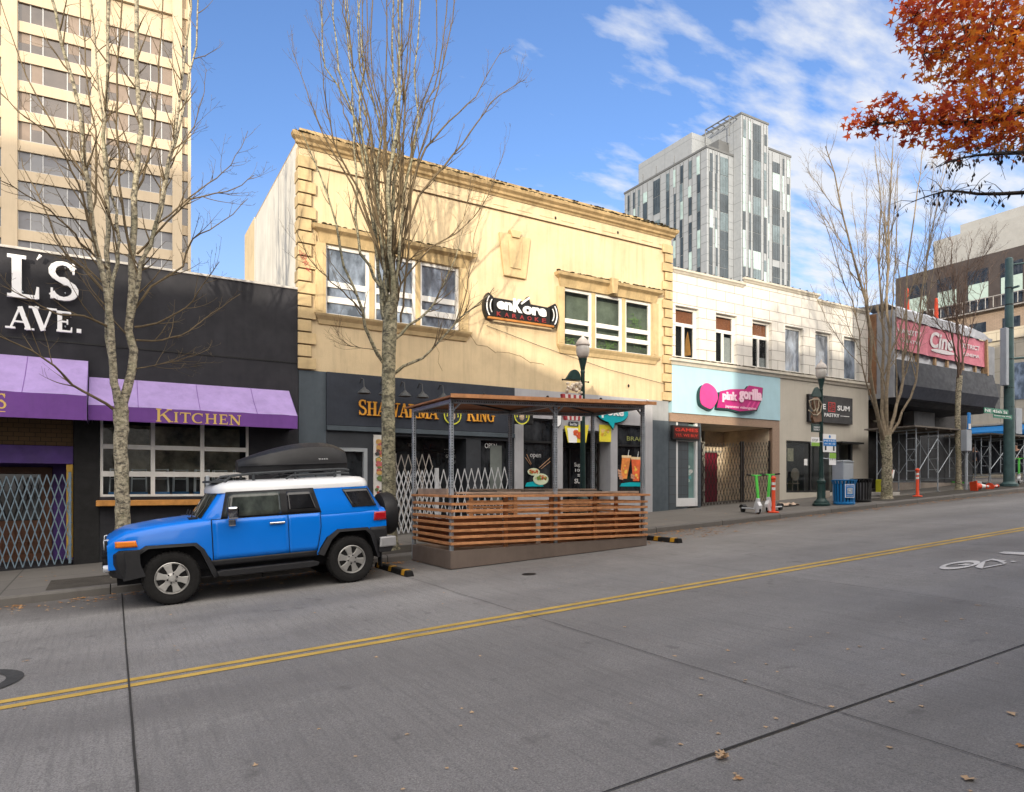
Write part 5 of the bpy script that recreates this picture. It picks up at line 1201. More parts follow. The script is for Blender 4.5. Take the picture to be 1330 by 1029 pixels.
for f, pos, p, w in colsF + colsS:
    topz = 63.0 if (f == 'y' and pos < tY - 1) else (60.1 if f == 'y' and p > 97 else tt - .2)
    for a in (p - .1, p + w + .02):
        if f == 'y': mb.box(a, a + .09, pos - .04, pos - .003, 5, topz)
        else: mb.box(pos - .04, pos - .003, a, a + .09, 5, topz)
for z in [tt - FH * k for k in range(1, 17)]: mb.box(tx0 - .02, tx0 - .003, tY, 99, z - .05, z); mb.box(tx0, 89.5, tY - .02, tY - .003, z - .05, z)
hang(mb.build('facade_joints', m_gdark, weld=False), B7)
for i, (f, pos, p, w, z, h, mm) in enumerate(jobs):
    if i < 100:
        mb = MB(); n = 3 if w > 1.5 else 1
        for k in range(n):
            a = p + w * k / n + .04; b = p + w * (k + 1) / n - .04
            if f == 'y': mb.box(a, b, pos - .06, pos - .003, z, z + h)
            else: mb.box(pos - .06, pos - .003, a, b, z, z + h)
            if n == 3: mb.k = 0
        hang(mb.build('window', mm), B7)
    else:
        mb = rest; rest.k = {m_tg1: 0, m_tg2: 1, m_tg3: 2}[mm]
        if f == 'y': mb.box(p, p + w, pos - .06, pos - .003, z, z + h)
        else: mb.box(pos - .06, pos - .003, p, p + w, z, z + h)
tag(hang(rest.build('window', [m_tg1, m_tg2, m_tg3]), B7), kind='stuff')
hang(MB().box(55, 57.2, 40, 44, 3, 16.3).build('shaft_head', mat('blue_roof_box', (.16, .22, .27), .6, .2)), thing('roof_plant', 'small blue grey roof plant box seen above the terracotta parapet', 'roof box', (56, 42, 3)))

# ================================================================== beige office tower on the left
m_btow = mat('beige_concrete', (.48, .39, .275), .8, .08, .25, bump=.1, streak=.16)
m_bglass = mat('bronze_glass', (.075, .058, .048), .10, .35, .25, spec=.9); m_bframe = mat('pale_window_frame', (.42, .42, .42), .5, .1)
ang = -R(4.05)
P0 = Vector((-10.3, 107.2, 0)); e = Vector((cos(ang), sin(ang), 0)); nrm = Vector((e.y, -e.x, 0))
def onT(px, py):
    u = (px - 665) / FOC; d = Vector((CF + SF * u, SF - CF * u, 0)); t = P0.dot(nrm) / d.dot(nrm); q = d * t - P0
    return q.dot(e), EYE + t * (632 - py) / FOC
B8 = thing('office_tower', 'tall beige concrete office tower with rows of bronze windows', 'building', tuple(P0), (0, 0, ang))
s1_, _ = onT(248, 300); wL0 = onT(23, 100)[0]; wL1 = onT(119, 100)[0]; wR0 = onT(138, 100)[0]; wR1 = onT(224, 100)[0]; wE0 = onT(236.5, 100)[0]; wE1 = onT(244, 100)[0]; pitchx = wR0 - wL0
zr = [onT(30, 27)[1], onT(30, 104)[1]]; fh = (zr[0] - onT(30, 182)[1]) / 4.0
z_top = onT(23, 2 + 38.5)[1]
fh = (onT(23, 40)[1] - onT(23, 195)[1]) / 4; rowtop = onT(23, 40)[1]; wh = onT(23, 40)[1] - onT(23, 65)[1]
zt = 82.0
bays = [(wL0 - pitchx * 2, wL1 - pitchx * 2), (wL0 - pitchx, wL1 - pitchx), (wL0, wL1), (wR0, wR1)]
mb = MB(); rows_ = []
z = rowtop + 6 * fh
while z > 8:
    rows_.append(z); z -= fh
hl = []
lo = bays[0][0] - 2
mb.box(lo, s1_ - .0, .45, 30, 0, zt)
hang_local = []
for a, b in bays:
    pass
xs_ = [lo]
piers = [(lo, bays[0][0])] + [(bays[i][1], bays[i + 1][0]) for i in range(3)] + [(bays[3][1], wE0), (wE1, s1_)]
for a, b in piers: mb.box(a, b, -.25, .449, 0, zt)
mb.build('shaft', m_btow, B8)
mb = MB()
for a, b in bays + [(wE0, wE1)]:
    zz_ = [zt] + [q for zr_ in rows_ for q in (zr_, zr_ - wh)] + [0]
    for k in range(0, len(zz_) - 1, 2):
        mb.box(a + .002, b - .002, .0 if b != wE1 else .2, .44, zz_[k + 1], zz_[k])
mb.build('spandrels', m_btow, B8)
rb = random.Random(19); m_bblind = mat('tan_blind', (.22, .17, .135), .4, .2, .5); m_bblind_shade = mat('shaded_blind', (.16, .16, .175), .4, .2, .5); m_bglass_shade = mat('shaded_glass', (.085, .085, .095), .10, .35, .25, spec=.9)  # shaded copies of glass and blind: shadow on lower storeys put into their colour
for bi, (a, b) in enumerate(bays):
    if bi == 0: continue
    for z in rows_:
        if z > 66 or z < 20: continue
        w = MB().box(a + .01, b - .01, .28, .40, z - wh + .01, z - .01).build('window', m_bglass if z > 46 else m_bglass_shade, B8)
        mb = MB(); cuts = [0, .165, .33, .66, .83, 1]
        for c in cuts: x = a + (b - a) * c; mb.box(max(a + .012, x - .06), min(b - .012, x + .06), .2, .279, z - wh + .02, z - .02)
        mb.box(a + .02, b - .02, .205, .275, z - wh + .0, z - wh + .14); mb.build('window_frame', m_bframe, w)
        for k in range(5):
            if rb.random() < .42: a_, b_ = a + (b - a) * cuts[k], a + (b - a) * cuts[k + 1]; dz = wh * rb.choice((.3, .5, .95)); MB().box(a_ + .08, b_ - .08, .266, .2785, z - .02 - dz, z - .02).build('blind', m_bblind if z > 46 else m_bblind_shade, w)
for z in rows_:
    if 20 < z < 66: MB().box(wE0 + .01, wE1 - .01, .41, .445, z - wh + .01, z - .01).build('window', m_bglass, B8)
# ================================================================== the row across the street, behind the camera: it shades the street
m_back1 = tile_mat('red_brick', (.22, .11, .08), (.25, .22, .2), .24, .08, .5, .01, .85, .2); m_back2 = mat('pale_render', (.46, .43, .38), .85, .15, .6, streak=.25)
def back_block(label, x0, x1, y0, y1, h, m, floors):
    o = thing('shop_building', label, 'building', ((x0 + x1) / 2, y0, G((x0 + x1) / 2)))
    hang(MB().box(x0, x1, y1, y0, G(x0) - 1, h).build('wall', m), o)
    hang(MB().box(x0 - .002, x1 + .002, y0 - .3, y0 + .02, h - .02, h + .03).build('parapet_cap', m_flash), o)
    n = max(2, int((x1 - x0) / 3.2)); fh_ = (h - 4.5) / floors
    for f in range(floors):
        for i in range(n):
            x = x0 + (x1 - x0) * (i + .25) / n; z = 4.6 + f * fh_; w = (x1 - x0) / n * .5
            g = hang(MB().box(x, x + w, y0 + .001, y0 + .03, z + .5, z + fh_ * .8).build('window', m_glassb), o)
    mb = MB(); mb.box(x0 + .4, x1 - .4, y0 + .001, y0 + .04, G(x0) + .8, 3.4); hang(mb.build('shop_window', m_glassd), o)
    return o
yN = -2.7
back_block('three storey brick shop row behind the camera to the left', -42, -8.6, yN, yN - 13, 11.18, m_back1, 2)
back_block('pale rendered shop building behind the camera to the right of the gap', 2.25, 9.4, yN, yN - 12, 12.05, m_back2, 2)
back_block('taller brick block behind the camera further up the street', 9.42, 44, yN, yN - 14, 16.5, m_back1, 3)
T = thing('shop_building', 'distant tall tower far behind the camera', 'building', (-120, -30, 0))
hang(MB().box(-175, -88, -45, -25, -5, 81).build('wall', m_back2), T)
# ================================================================== parklet: slatted dining deck with steel frame and plywood roof
m_slat = mat('stained_slat', (.56, .26, .115), .6, .35, 5, bump=.2, bscale=40, streak=.2, fine=.2); m_ply = mat('brown_plywood', (.38, .17, .085), .7, .4, 1.5, grime=.3)
m_oldwood = mat('weathered_board', (.36, .28, .22), .85, .35, 3, bump=.3, fine=.3); m_base = mat('taupe_base_panel', (.155, .12, .10), .75, .14, 1.5, streak=.2, grime=.2)
DK = thing('dining_deck', 'brown slatted kerbside dining enclosure with steel posts and flat plywood roof', 'parklet', (5.35, 11.15, G(5.35)))
ax, bx, fy, ky = 5.35, 9.93, 11.16, 12.93
mid = 7.64
mb = MB()
mb.prism([(ax - .03, G(ax) + .01), (bx + .03, G(bx) + .01), (bx + .03, .70), (ax - .03, .61)], fy - .04, fy - .01); hang(mb.build('base_panel', m_base, bevel=.006), DK)
mb = MB(); mb.prism([(fy - .045, G(ax) + .01), (ky, G(ax) + .01), (ky, .60), (fy - .045, .61)], ax - .055, ax - .032, 'x'); hang(mb.build('base_panel', m_base, bevel=.006), DK)
mb = MB(); mb.prism([(fy - .035, G(bx) + .01), (ky, G(bx) + .01), (ky, .70), (fy - .035, .70)], bx + .032, bx + .055, 'x'); hang(mb.build('base_panel', m_base, bevel=.006), DK)
hang(MB().box(ax + .01, bx - .01, fy + .02, ky - .02, .56, .60).build('floor', m_oldwood), DK)
zs = [.735, .855, .975, 1.095, 1.215, 1.335, 1.455]
rs = random.Random(6)
def slat_run(x0, y0, x1, y1, mats):
    for i, z in enumerate(zs):
        w = .10; h = .048
        mb = MB().bar((x0, y0, z + rs.uniform(-.004, .004)), (x1, y1, z + rs.uniform(-.006, .006)), w, h)
        hang(mb.build('slat', m_slat, bevel=.004), DK)
slat_run(ax - .05, fy - .02, bx + .05, fy - .02, 0); slat_run(ax + .0, fy + .035, ax + .0, ky, 0); slat_run(bx - .0, fy + .035, bx - .0, ky, 0)
slat_run(ax + 1.2, ky - .02, bx - .05, ky - .02, 0)
# top rails and counter boards
for (p, q, w) in (((ax - .08, fy - .04, 1.60), (bx + .08, fy - .04, 1.60), .16), ((ax - .0, fy + .05, 1.603), (ax - .0, ky, 1.603), .16), ((bx, fy + .05, 1.603), (bx, ky, 1.603), .16), ((ax + 1.2, ky - .03, 1.606), (bx, ky - .03, 1.606), .16)):
    hang(MB().bar(p, q, w, .045).build('top_rail', m_slat, bevel=.005), DK)
for (p, q) in (((ax + .1, fy + .17, 1.66), (mid - .03, fy + .17, 1.655)), ((mid + .03, fy + .17, 1.655), (bx - .1, fy + .17, 1.66))):
    hang(MB().bar(p, q, .26, .04).build('counter_board', m_oldwood, bevel=.005), DK)
hang(MB().bar((ax + 1.2, ky - .10, 1.66), (bx, ky - .10, 1.66), .04, .14).build('counter_board', m_oldwood, bevel=.005), DK)
hang(MB().bar((ax + .05, fy + .3, 1.68), (ax + .05, ky - .1, 1.68), .04, .12).build('counter_board', m_oldwood, bevel=.005), DK)
# solid boards behind the lower slats, upright studs
for a, b in ((ax + .06, 6.45), (6.5, 7.2), (7.32, 8.6), (8.64, bx - .06)): hang(MB().box(a, b, fy + .07, fy + .09, .66, 1.19).build('back_board', m_ply), DK)
hang(MB().box(ax + .07, ax + .09, fy + .1, ky, .66, 1.17).build('back_board', m_ply), DK)
for x in (6.5, 7.55, 7.72, 8.64, 9.2): hang(MB().box(x - .045, x + .045, fy + .032, fy + .068, .62, 1.57).build('stud', m_slat, bevel=.003), DK)
for x in (6.6, 7.7, 8.8): hang(MB().box(x - .045, x + .045, ky - .1, ky - .072, .62, 1.57).build('stud', m_slat, bevel=.003), DK)
for i, (a, b) in enumerate(((5.8, 6.4), (7.0, 7.5), (8.45, 8.95))): hang(MB().box(a, b, fy + .2, fy + .32, 1.68, 1.70).build('black_tray', m_black, bevel=.004), DK)
# perforated square posts
m_hole = mat('dark_hole', (.01, .01, .01), .9)
def rz(x): return 3.38 + (x - ax) * .035
for x, yy in ((ax, fy), (mid, fy), (bx, fy), (ax, ky), (mid, ky), (bx, ky)):
    zb = .60; zt_ = rz(x)
    p = hang(MB().box(x - .035, x + .035, yy + .04 - .035, yy + .04 + .035, .3, zt_).build('post', m_galv, bevel=.006), DK)
    mb = MB(); z = 1.75
    while z < zt_ - .05:
        mb.box(x - .009, x + .009, yy + .0035, yy + .0048, z, z + .018); mb.box(x - .0365, x - .0352, yy + .03, yy + .048, z, z + .018); z += .05
    h = mb.build('post_holes', m_hole, weld=False); h.parent = p
for yy in (fy + .04, ky + .04):
    b = hang(MB().bar((ax - .035, yy, rz(ax) - .045), (bx + .035, yy, rz(bx) - .045), .072, .075, up=(0, 0, 1)).build('beam', m_galv, bevel=.006), DK)
    mb = MB(); x = ax
    while x < bx: mb.box(x, x + .018, yy - .0375, yy - .0363, rz(x) - .055, rz(x) - .037); x += .05
    h = mb.build('beam_holes', m_hole, weld=False); h.parent = b
for x in (ax, mid, bx): hang(MB().bar((x, fy + .08, rz(x) - .045), (x, ky + .0, rz(x) - .045), .07, .07).build('cross_beam', m_galv, bevel=.005), DK)
for a, b in ((ax, mid), (mid, bx)):
    hang(MB().bar((a, fy + .06, rz(a) - .01), (b, ky, rz(b) - .01), .03, .03).build('diagonal_brace', m_black), DK)
mb = MB()
for x, s in ((mid, -1), (mid, 1), (bx, -1), (ax, 1)): mb.bar((x + s * .02, fy + .04, rz(x) - .22), (x + s * .18, fy + .04, rz(x) - .07), .03)
hang(mb.build('gusset', m_galv), DK)
mb = MB(); n = 4
for i in range(n):
    a = ax - .12 + (bx - ax + .24) * i / n; b = ax - .12 + (bx - ax + .24) * (i + 1) / n - .008; M = [(a, fy - .22, rz(a) + .01), (b, fy - .22, rz(b) + .01), (b, ky + .25, rz(b) + .01), (a, ky + .25, rz(a) + .01)]
    mb.q(*M); mb.q(*[(p[0], p[1], p[2] + .03) for p in M])
    for j in range(4): p, q = M[j], M[(j + 1) % 4]; mb.q(p, q, (q[0], q[1], q[2] + .03), (p[0], p[1], p[2] + .03))
hang(mb.build('roof', m_ply), DK)
hang(MB().bar((ax - .14, fy - .235, rz(ax) + .022), (bx + .14, fy - .235, rz(bx) + .022), .025, .07).build('roof_edge', m_slat), DK)
for x in (5.9, 7.3, 9.86, 8.6): hang(MB().ball((x, fy - .2, rz(x) + .07), .03, n=8, m=5).build('roof_lamp', m_white if x > 9 else m_black), DK)

# wheel stops with yellow squares
m_rub = mat('black_rubber', (.014, .014, .014), .75, .3, 8); m_yrub = mat('yellow_block', (.48, .25, .02), .6, .2, 8)
def wstop(label, x, y0, y1, group):
    o = thing('wheel_stop', label, 'wheel stop', (x, y0, G(x)), (0, -.05, 0), group)
    L = y1 - y0
    MB().prism([(-.075, 0), (.075, 0), (.05, .10), (-.05, .10)], 0, L).build('body', m_rub, o, bevel=.01)
    mb = MB()
    for a in (.12, L * .5 - .06, L - .26): MB().prism([(-.078, .02), (-.0535, .104), (.0535, .104), (.078, .02)], a, a + .13).build('yellow_patch', m_yrub, o)
wstop('black and yellow rubber wheel stop just behind the blue car', 4.45, 10.95, 12.6, 'wheel stops at the deck ends')
wstop('black and yellow rubber wheel stop at the right end of the dining deck', 10.75, 10.9, 12.3, 'wheel stops at the deck ends')

# ================================================================== street lamps with sculpted banners
m_globe = mat('frosted_globe', (.52, .50, .46), .25, .1, 6); m_cap = mat('pale_lamp_cap', (.50, .46, .42), .5, .2, 8)
def street_lamp(label, x, y, H, banner):
    z = walk(x, y); o = thing('street_lamp', label, 'street lamp', (x, y, z))
    MB().lathe([(.27, 0), (.27, .06), (.23, .09), (.22, .14), (.15, .20), (.13, .26), (.125, .72), (.145, .74), (.145, .80), (.10, .84), (.085, .9)], (0, 0, 0), 12).build('base', m_lampgreen, o, smooth=35)
    MB().lathe([(.075, .9), (.052, H - 1.02), (.06, H - 1.0), (.06, H - .96), (.05, H - .94), (.07, H - .84), (.105, H - .68), (.115, H - .64)], (0, 0, 0), 14).build('pole', m_lampgreen, o, smooth=35)
    g = MB().lathe([(.10, H - .64), (.15, H - .56), (.175, H - .44), (.165, H - .34), (.15, H - .30)], (0, 0, 0), 18).build('globe', m_globe, o, smooth=60)
    MB().lathe([(.18, H - .31), (.185, H - .29), (.15, H - .2), (.09, H - .13), (.035, H - .09), (.03, H - .04), (.012, H)], (0, 0, 0), 18).build('cap', m_cap, o, smooth=50)
    mb = MB(); zb = H - 1.22
    mb.tube([(-.62, 0, zb), (.18, 0, zb)], .014, 6); mb.ball((-.62, 0, zb), .025); mb.ball((.18, 0, zb), .025)
    mb.build('banner_arm', m_black, o)
    return o, zb
LA, zb = street_lamp('dark green street lamp rising behind the dining deck with striped popcorn tub banner', 10.29, 13.85, 4.98, 0)
mb = MB(); P = [(-.46 + .40 * k / 10, zb + .02 + .26 * sqrt(max(0, 1 - ((k - 5) / 5) ** 2))) for k in range(11)]
mb.prism([(-.56, zb + .02), (-.50, zb + .06)] + P[1:-1] + [(-.07, zb + .02)], -.035, .035); mb.build('banner_hood', m_lampgreen, LA, bevel=.01)
mb = MB(); r = random.Random(2)
for _ in range(30): mb.ball((r.uniform(-.5, -.06), r.uniform(-.04, .04), zb - .30 + r.uniform(0, .26) * 1), r.uniform(.03, .055), n=6, m=4)
mb.build('popcorn', mat('popcorn', (.62, .55, .45), .8, .3, 10), LA, smooth=60, weld=False)
mb = MB(); n = 8
for i in range(n):
    mb.k = i % 2; a0, a1 = -.66 + .68 * i / n, -.66 + .68 * (i + 1) / n; b0, b1 = -.56 + .5 * i / n, -.56 + .5 * (i + 1) / n
    mb.prism([(a0, zb - .36), (a1, zb - .36), (b1, zb - 1.0), (b0, zb - 1.0)], -.045, .045)
mb.build('striped_tub', [mat('tub_red', (.35, .04, .05), .6, .15), mat('tub_white', (.62, .58, .55), .6, .15)], LA, weld=False)
LB, zb = street_lamp('dark green street lamp in front of the pastry shop with a twisted brown sculpted banner', 19.9, 13.84, 4.76, 1)
mb = MB(); mb.prism([(-.50, zb - .02), (-.46, zb + .08)] + [(-.44 + .40 * k / 8, zb + .10 + .2 * sin(pi * k / 8)) for k in range(9)] + [(-.03, zb - .02)], -.035, .035); mb.build('banner_hood', m_lampgreen, LB, bevel=.01)
m_bronze = mat('bronze_sculpture', (.16, .09, .055), .5, .5, 7, metal=.3); m_bone = mat('bone_sculpture', (.42, .36, .27), .6, .3, 9)
mb = MB(); mb.ball((-.27, 0, zb - .25), .24, .05, .24, 12, 8); mb.prism([(-.42, zb - .5), (-.08, zb - .45), (-.02, zb - .8), (-.40, zb - .86), (-.5, zb - .7)], -.045, .045); mb.build('sculpture', m_bronze, LB, smooth=40, weld=False)
mb = MB()
for pts in ([(-.70, -.18), (-.5, -.12), (-.2, -.1), (-.05, -.25), (-.12, -.5), (-.3, -.62), (-.5, -.62), (-.72, -.48)], [(-.68, -.2), (-.62, -.38), (-.45, -.5), (-.35, -.4)], [(-.45, -.15), (-.4, -.35), (-.3, -.55)], [(-.2, -.12), (-.22, -.35), (-.3, -.5)]):
    mb.tube([(p[0], -.055, zb + p[1]) for p in pts], [.02] * len(pts), 6)
mb.build('sculpture_bands', m_bone, LB, smooth=60)
mb = MB().box(-.5, -.04, -.02, .02, zb - 1.16, zb - .9); mb.build('name_plate', m_lampgreen, LB, bevel=.008)
mb = MB(); put_text(mb, 'UNIVERSITY', -.42, -.10, zb - 1.03, zb - .98, -.021, .003); put_text(mb, 'DISTRICT', -.42, -.10, zb - 1.11, zb - 1.05, -.021, .003); mb.build('lettering', m_white, LB, weld=False)
MB().tube([(-.55, 0, zb - .88), (.1, 0, zb - .88)], .012, 6).build('banner_arm', m_black, LB)
# transit signs strapped to the second lamp
def lampsign(label, px0, px1, py0, py1, fill):
    y = 13.72; o = thing('transit_sign', label, 'sign', ((xa(px0, y) + xa(px1, y)) / 2, y, za(px0, py1, y)))
    x0, x1, z0, z1 = xa(px0, y), xa(px1, y), za((px0 + px1) / 2, py1, y), za((px0 + px1) / 2, py0, y)
    hang(MB().box(x0, x1, y - .008, y + .008, z0, z1).build('plate', m_white), o); fill(o, x0, x1, z0, z1, y - .009); 
    hang(MB().box(min(x0, 19.85), max(x1, 19.95), y + .009, y + .02, (z0 + z1) / 2, (z0 + z1) / 2 + .03).build('strap', m_galv), o)
m_sblue = mat('sign_blue', (.02, .20, .55), .5, .1); m_sgrn = mat('sign_lime', (.22, .42, .05), .5, .1)
def f1(o, x0, x1, z0, z1, y):
    h = z1 - z0; hang(MB().box(x0, x1, y - .004, y, z0 + h * .34, z0 + h * .72).build('blue_band', m_sblue), o)
    mb = MB(); c = ((x0 + x1) / 2, z0 + h * .86); mb.lathe([(.05, -.004), (.05, 0)], (c[0], y, c[1]), 14, 'y'); hang(mb.build('blue_roundel', m_sblue), o)
    mb = MB(); put_text(mb, 'METRO', x0 + .04, x1 - .04, z0 + h * .58, z0 + h * .67, y - .0045, .002); put_text(mb, '44 45 49', x0 + .05, x1 - .05, z0 + h * .42, z0 + h * .5, y - .0045, .002); hang(mb.build('lettering', m_white, weld=False), o)
    mb = MB(); mb.box(x0 + .08, x0 + .16, y - .004, y, z0 + .06, z0 + .2); mb.box(x1 - .16, x1 - .08, y - .004, y, z0 + .05, z0 + .2); hang(mb.build('pictogram', m_black), o)
def f2(o, x0, x1, z0, z1, y): hang(MB().box(x0, x1, y - .004, y, z0, z0 + (z1 - z0) * .4).build('green_band', m_sgrn), o); hang(put_text(MB(), 'STOP', x0 + .05, x1 - .08, z0 + (z1 - z0) * .5, z0 + (z1 - z0) * .8, y - .001, .002).build('lettering', m_lampgreen, weld=False), o)
def f3(o, x0, x1, z0, z1, y): hang(MB().box(x0, x1, y - .004, y, z1 - .18, z1).build('green_band', m_sgrn), o); hang(put_text(MB(), '5 10 15', x0 + .03, x1 - .03, z0 + .15, z0 + .22, y - .001, .002).build('lettering', m_black, weld=False), o)
lampsign('white and blue bus stop sign on the right side of the second street lamp', 1069, 1085.5, 564, 587.5, f1)
lampsign('small white and lime green sign on the left of the second street lamp', 1053.5, 1064, 568, 579.5, f2)
lampsign('narrow white timetable with lime top below the bus stop sign', 1077, 1085.5, 588.5, 604, f3)

# ================================================================== bins, cabinet, posts
def slat_bin(label, x, y, r, h, m, name, cat):
    z = walk(x, y); o = thing(name, label, cat, (x, y, z))
    mb = MB(); n = 20
    for k in range(n):
        a = 2 * pi * k / n; M = Matrix.Rotation(a, 4, 'Z')
        mb.prism([(r * .86, .05), (r * .86 + .012, .05), (r * .94 + .012, h * .8), (r * 1.06, h * .97), (r * 1.04, h * .99), (r * .93, h * .81)], -.026, .026) if False else None
        for (p, q) in (((r * .86, .05), (r * .93, h * .82)), ((r * .93, h * .82), (r * 1.08, h * .99))):
            A = M @ Vector((p[0], 0, p[1])); B = M @ Vector((q[0], 0, q[1])); mb.bar(A, B, .055, .012, up=M @ Vector((1, 0, .1)))
    mb.build('slats', m, o)
    MB().lathe([(r * .78, .06), (r * .84, h * .84), (r * .80, h * .84), (r * .7, .08)], (0, 0, 0), 24).build('liner', mat('bin_grey_liner', (.16, .16, .17), .6, .3) if m is not m_bin else mat('bin_blue_liner', (.008, .07, .19), .6, .2), o, smooth=40)
    MB().lathe([(r * .9, .0), (r * .92, .06), (r * .86, .08)], (0, 0, 0), 24).build('foot_ring', m, o, smooth=40)
    MB().lathe([(r * 1.04, h * .97), (r * 1.1, h * .98), (r * 1.1, h), (r * .78, h + .01), (r * .76, h * .96)], (0, 0, 0), 26).build('rim', m, o, smooth=40)
    return o
m_bin = mat('recycling_blue', (.015, .19, .48), .45, .15, 4); m_bink = mat('bin_black', (.012, .012, .013), .45, .2, 4)
bb = slat_bin('blue slatted recycling bin with white label beside the second street lamp', 20.75, 13.6, .36, .80, m_bin, 'recycling_bin', 'bin')
fx = lambda p: p
sg = MB(); M = Matrix.Rotation(R(-30), 4, 'Z') @ Matrix.Translation((0, -.36, 0))
def bq(x0, x1, z0, z1, d): return [tuple(M @ Vector(p)) for p in ((x0, -d, z0), (x1, -d, z0), (x1, -d, z1), (x0, -d, z1))]
sg.box(-.15, .15, -.012, .0, .22, .66, M); sg.k = 1; sg.box(-.13, .13, -.016, -.0125, .24, .64, M); sg.build('label_panel', [m_white, m_sblue], bb)
sg = MB(); sg.box(-.09, .09, -.020, -.0165, .34, .54, M); sg.build('label_picture', mat('label_picture', (.45, .5, .55), .6, .6, 16), bb)
sg = MB(); put_text(sg, 'RECYCLE', -.11, .11, .575, .62, -.0165, .003, frame=lambda x, y, z: tuple(M @ Vector((x, y, z)))); put_text(sg, 'CANS & PAPER', -.11, .11, .265, .30, -.0165, .003, frame=lambda x, y, z: tuple(M @ Vector((x, y, z)))); sg.build('label_lettering', m_white, bb, weld=False)
slat_bin('black slatted litter bin between the recycling bin and the street tree', 21.95, 13.75, .33, .78, m_bink, 'litter_bin', 'bin')
UC = thing('utility_cabinet', 'pale grey metal utility cabinet behind the blue bin', 'cabinet', (21.75, 14.3, walk(21.7, 14.3)))
m_cab = mat('cabinet_grey', (.33, .36, .40), .5, .1, 2, streak=.2)
MB().box(-.30, .30, -.2, .2, .0, 1.36).build('body', m_cab, UC, bevel=.015); MB().prism([(-.32, 1.361), (.32, 1.361), (.32, 1.39), (.0, 1.43), (-.32, 1.40)], -.22, .22).build('top', m_cab, UC, bevel=.01); MB().box(-.26, .26, -.212, -.201, .15, 1.28).build('door', m_cab, UC, bevel=.008)
m_ora = mat('safety_orange', (.72, .075, .025), .5, .12, 4); m_refl = mat('reflective_band', (.72, .72, .70), .35, .1)
def delin(label, x, y, H=1.0, group='orange delineator posts by the kerb'):
    o = thing('delineator_post', label, 'traffic post', (x, y, walk(x, y)), group=group)
    MB().lathe([(.16, 0), (.16, .03), (.06, .05), (.055, .06), (.05, H * .9), (.075, H * .92), (.075, H * .96), (.03, H)], (0, 0, 0), 14).build('post', m_ora, o, smooth=35)
    for z in (H * .62, H * .76): MB().lathe([(.055, z), (.055, z + .08)], (0, 0, 0), 14).build('reflective_band', m_refl, o, smooth=35)
    return o
delin('orange delineator post with white bands beside the green scooters', 16.95, 13.36, 1.08)
delin('orange delineator post standing in front of the scaffold', 25.1, 13.6, 1.02)
# scooters
m_sgr = mat('scooter_green', (.10, .58, .08), .4, .1); m_swh = mat('scooter_white', (.62, .63, .65), .4, .1)
def scooter(label, x, y, yaw, lean=0, z=None):
    o = thing('electric_scooter', label, 'scooter', (x, y, walk(x, y) if z is None else z), (lean, 0, yaw), 'dockless green and white scooters')
    for xx, rr in ((0, .125), (-.92, .11)):
        w = MB().lathe([(rr * .55, -.03), (rr * .9, -.034), (rr, -.02), (rr, .02), (rr * .9, .034), (rr * .55, .03)], (xx, 0, rr), 20, 'y').build('wheel', m_rub, o, smooth=40)
        MB().lathe([(rr * .54, -.025), (rr * .54, .025)], (xx, 0, rr), 14, 'y').build('hub', m_swh, w)
    MB().box(-.86, -.14, -.085, .085, .13, .175).build('deck', m_swh, o, bevel=.015); MB().box(-.82, -.2, -.07, .07, .176, .183).build('deck_mat', m_rub, o)
    MB().prism([(-.14, .12), (-.18, .2), (-.05, .46), (.04, .46), (.02, .3)], -.05, .05).build('neck', m_swh, o, bevel=.01)
    MB().prism([(-.09, .02), (.1, .05), (.14, .25), (.03, .36), (-.04, .30)], -.058, .058).build('fork_cover', m_swh, o, bevel=.012)
    MB().prism([(-1.06, .16), (-1.0, .25), (-.86, .26), (-.78, .2), (-.8, .18), (-.9, .235), (-1.0, .2)], -.06, .06).build('fender', m_black, o)
    MB().bar((-.0, 0, .42), (-.12, 0, 1.12), .06, .075, up=(0, 1, 0)).build('stem', m_sgr, o, bevel=.012)
    MB().tube([(-.12, -.26, 1.15), (-.12, -.12, 1.13), (-.12, .12, 1.13), (-.12, .26, 1.15)], .02, 8).build('handlebar', m_sgr, o, smooth=50)
    MB().tube([(-.12, -.30, 1.152), (-.12, -.16, 1.138)], .024, 8).build('grip', m_rub, o); MB().tube([(-.12, .30, 1.152), (-.12, .16, 1.138)], .024, 8).build('grip', m_rub, o)
    return o
scooter('green and white scooter facing the road, nearest the dark entrance gate', 16.35, 13.42, R(-112))
scooter('green and white scooter parked along the kerb behind the orange post', 16.95, 13.55, R(196))
scooter('green and white scooter at the far right beyond the big green pole', 34.2, 14.2, R(200))
scooter('green and white scooter lying toppled under the second scaffold', 33.0, 15.2, R(190), R(86), walk(33, 15.2) + .07)
# crumpled white litter
LI = thing('litter', 'crumpled pale paper sheet lying on the pavement by the second lamp', 'litter', (19.3, 14.6, walk(19.3, 14.6)))
mb = MB(); r = random.Random(8); rows = [[(-.3 + .1 * i + r.uniform(-.03, .03), -.2 + .1 * j, .02 + r.uniform(0, .10) * (0 < i < 6)) for i in range(7)] for j in range(5)]
mb.grid(rows).build('paper', mat('paper_tan', (.55, .42, .32), .8, .15), LI, smooth=30)
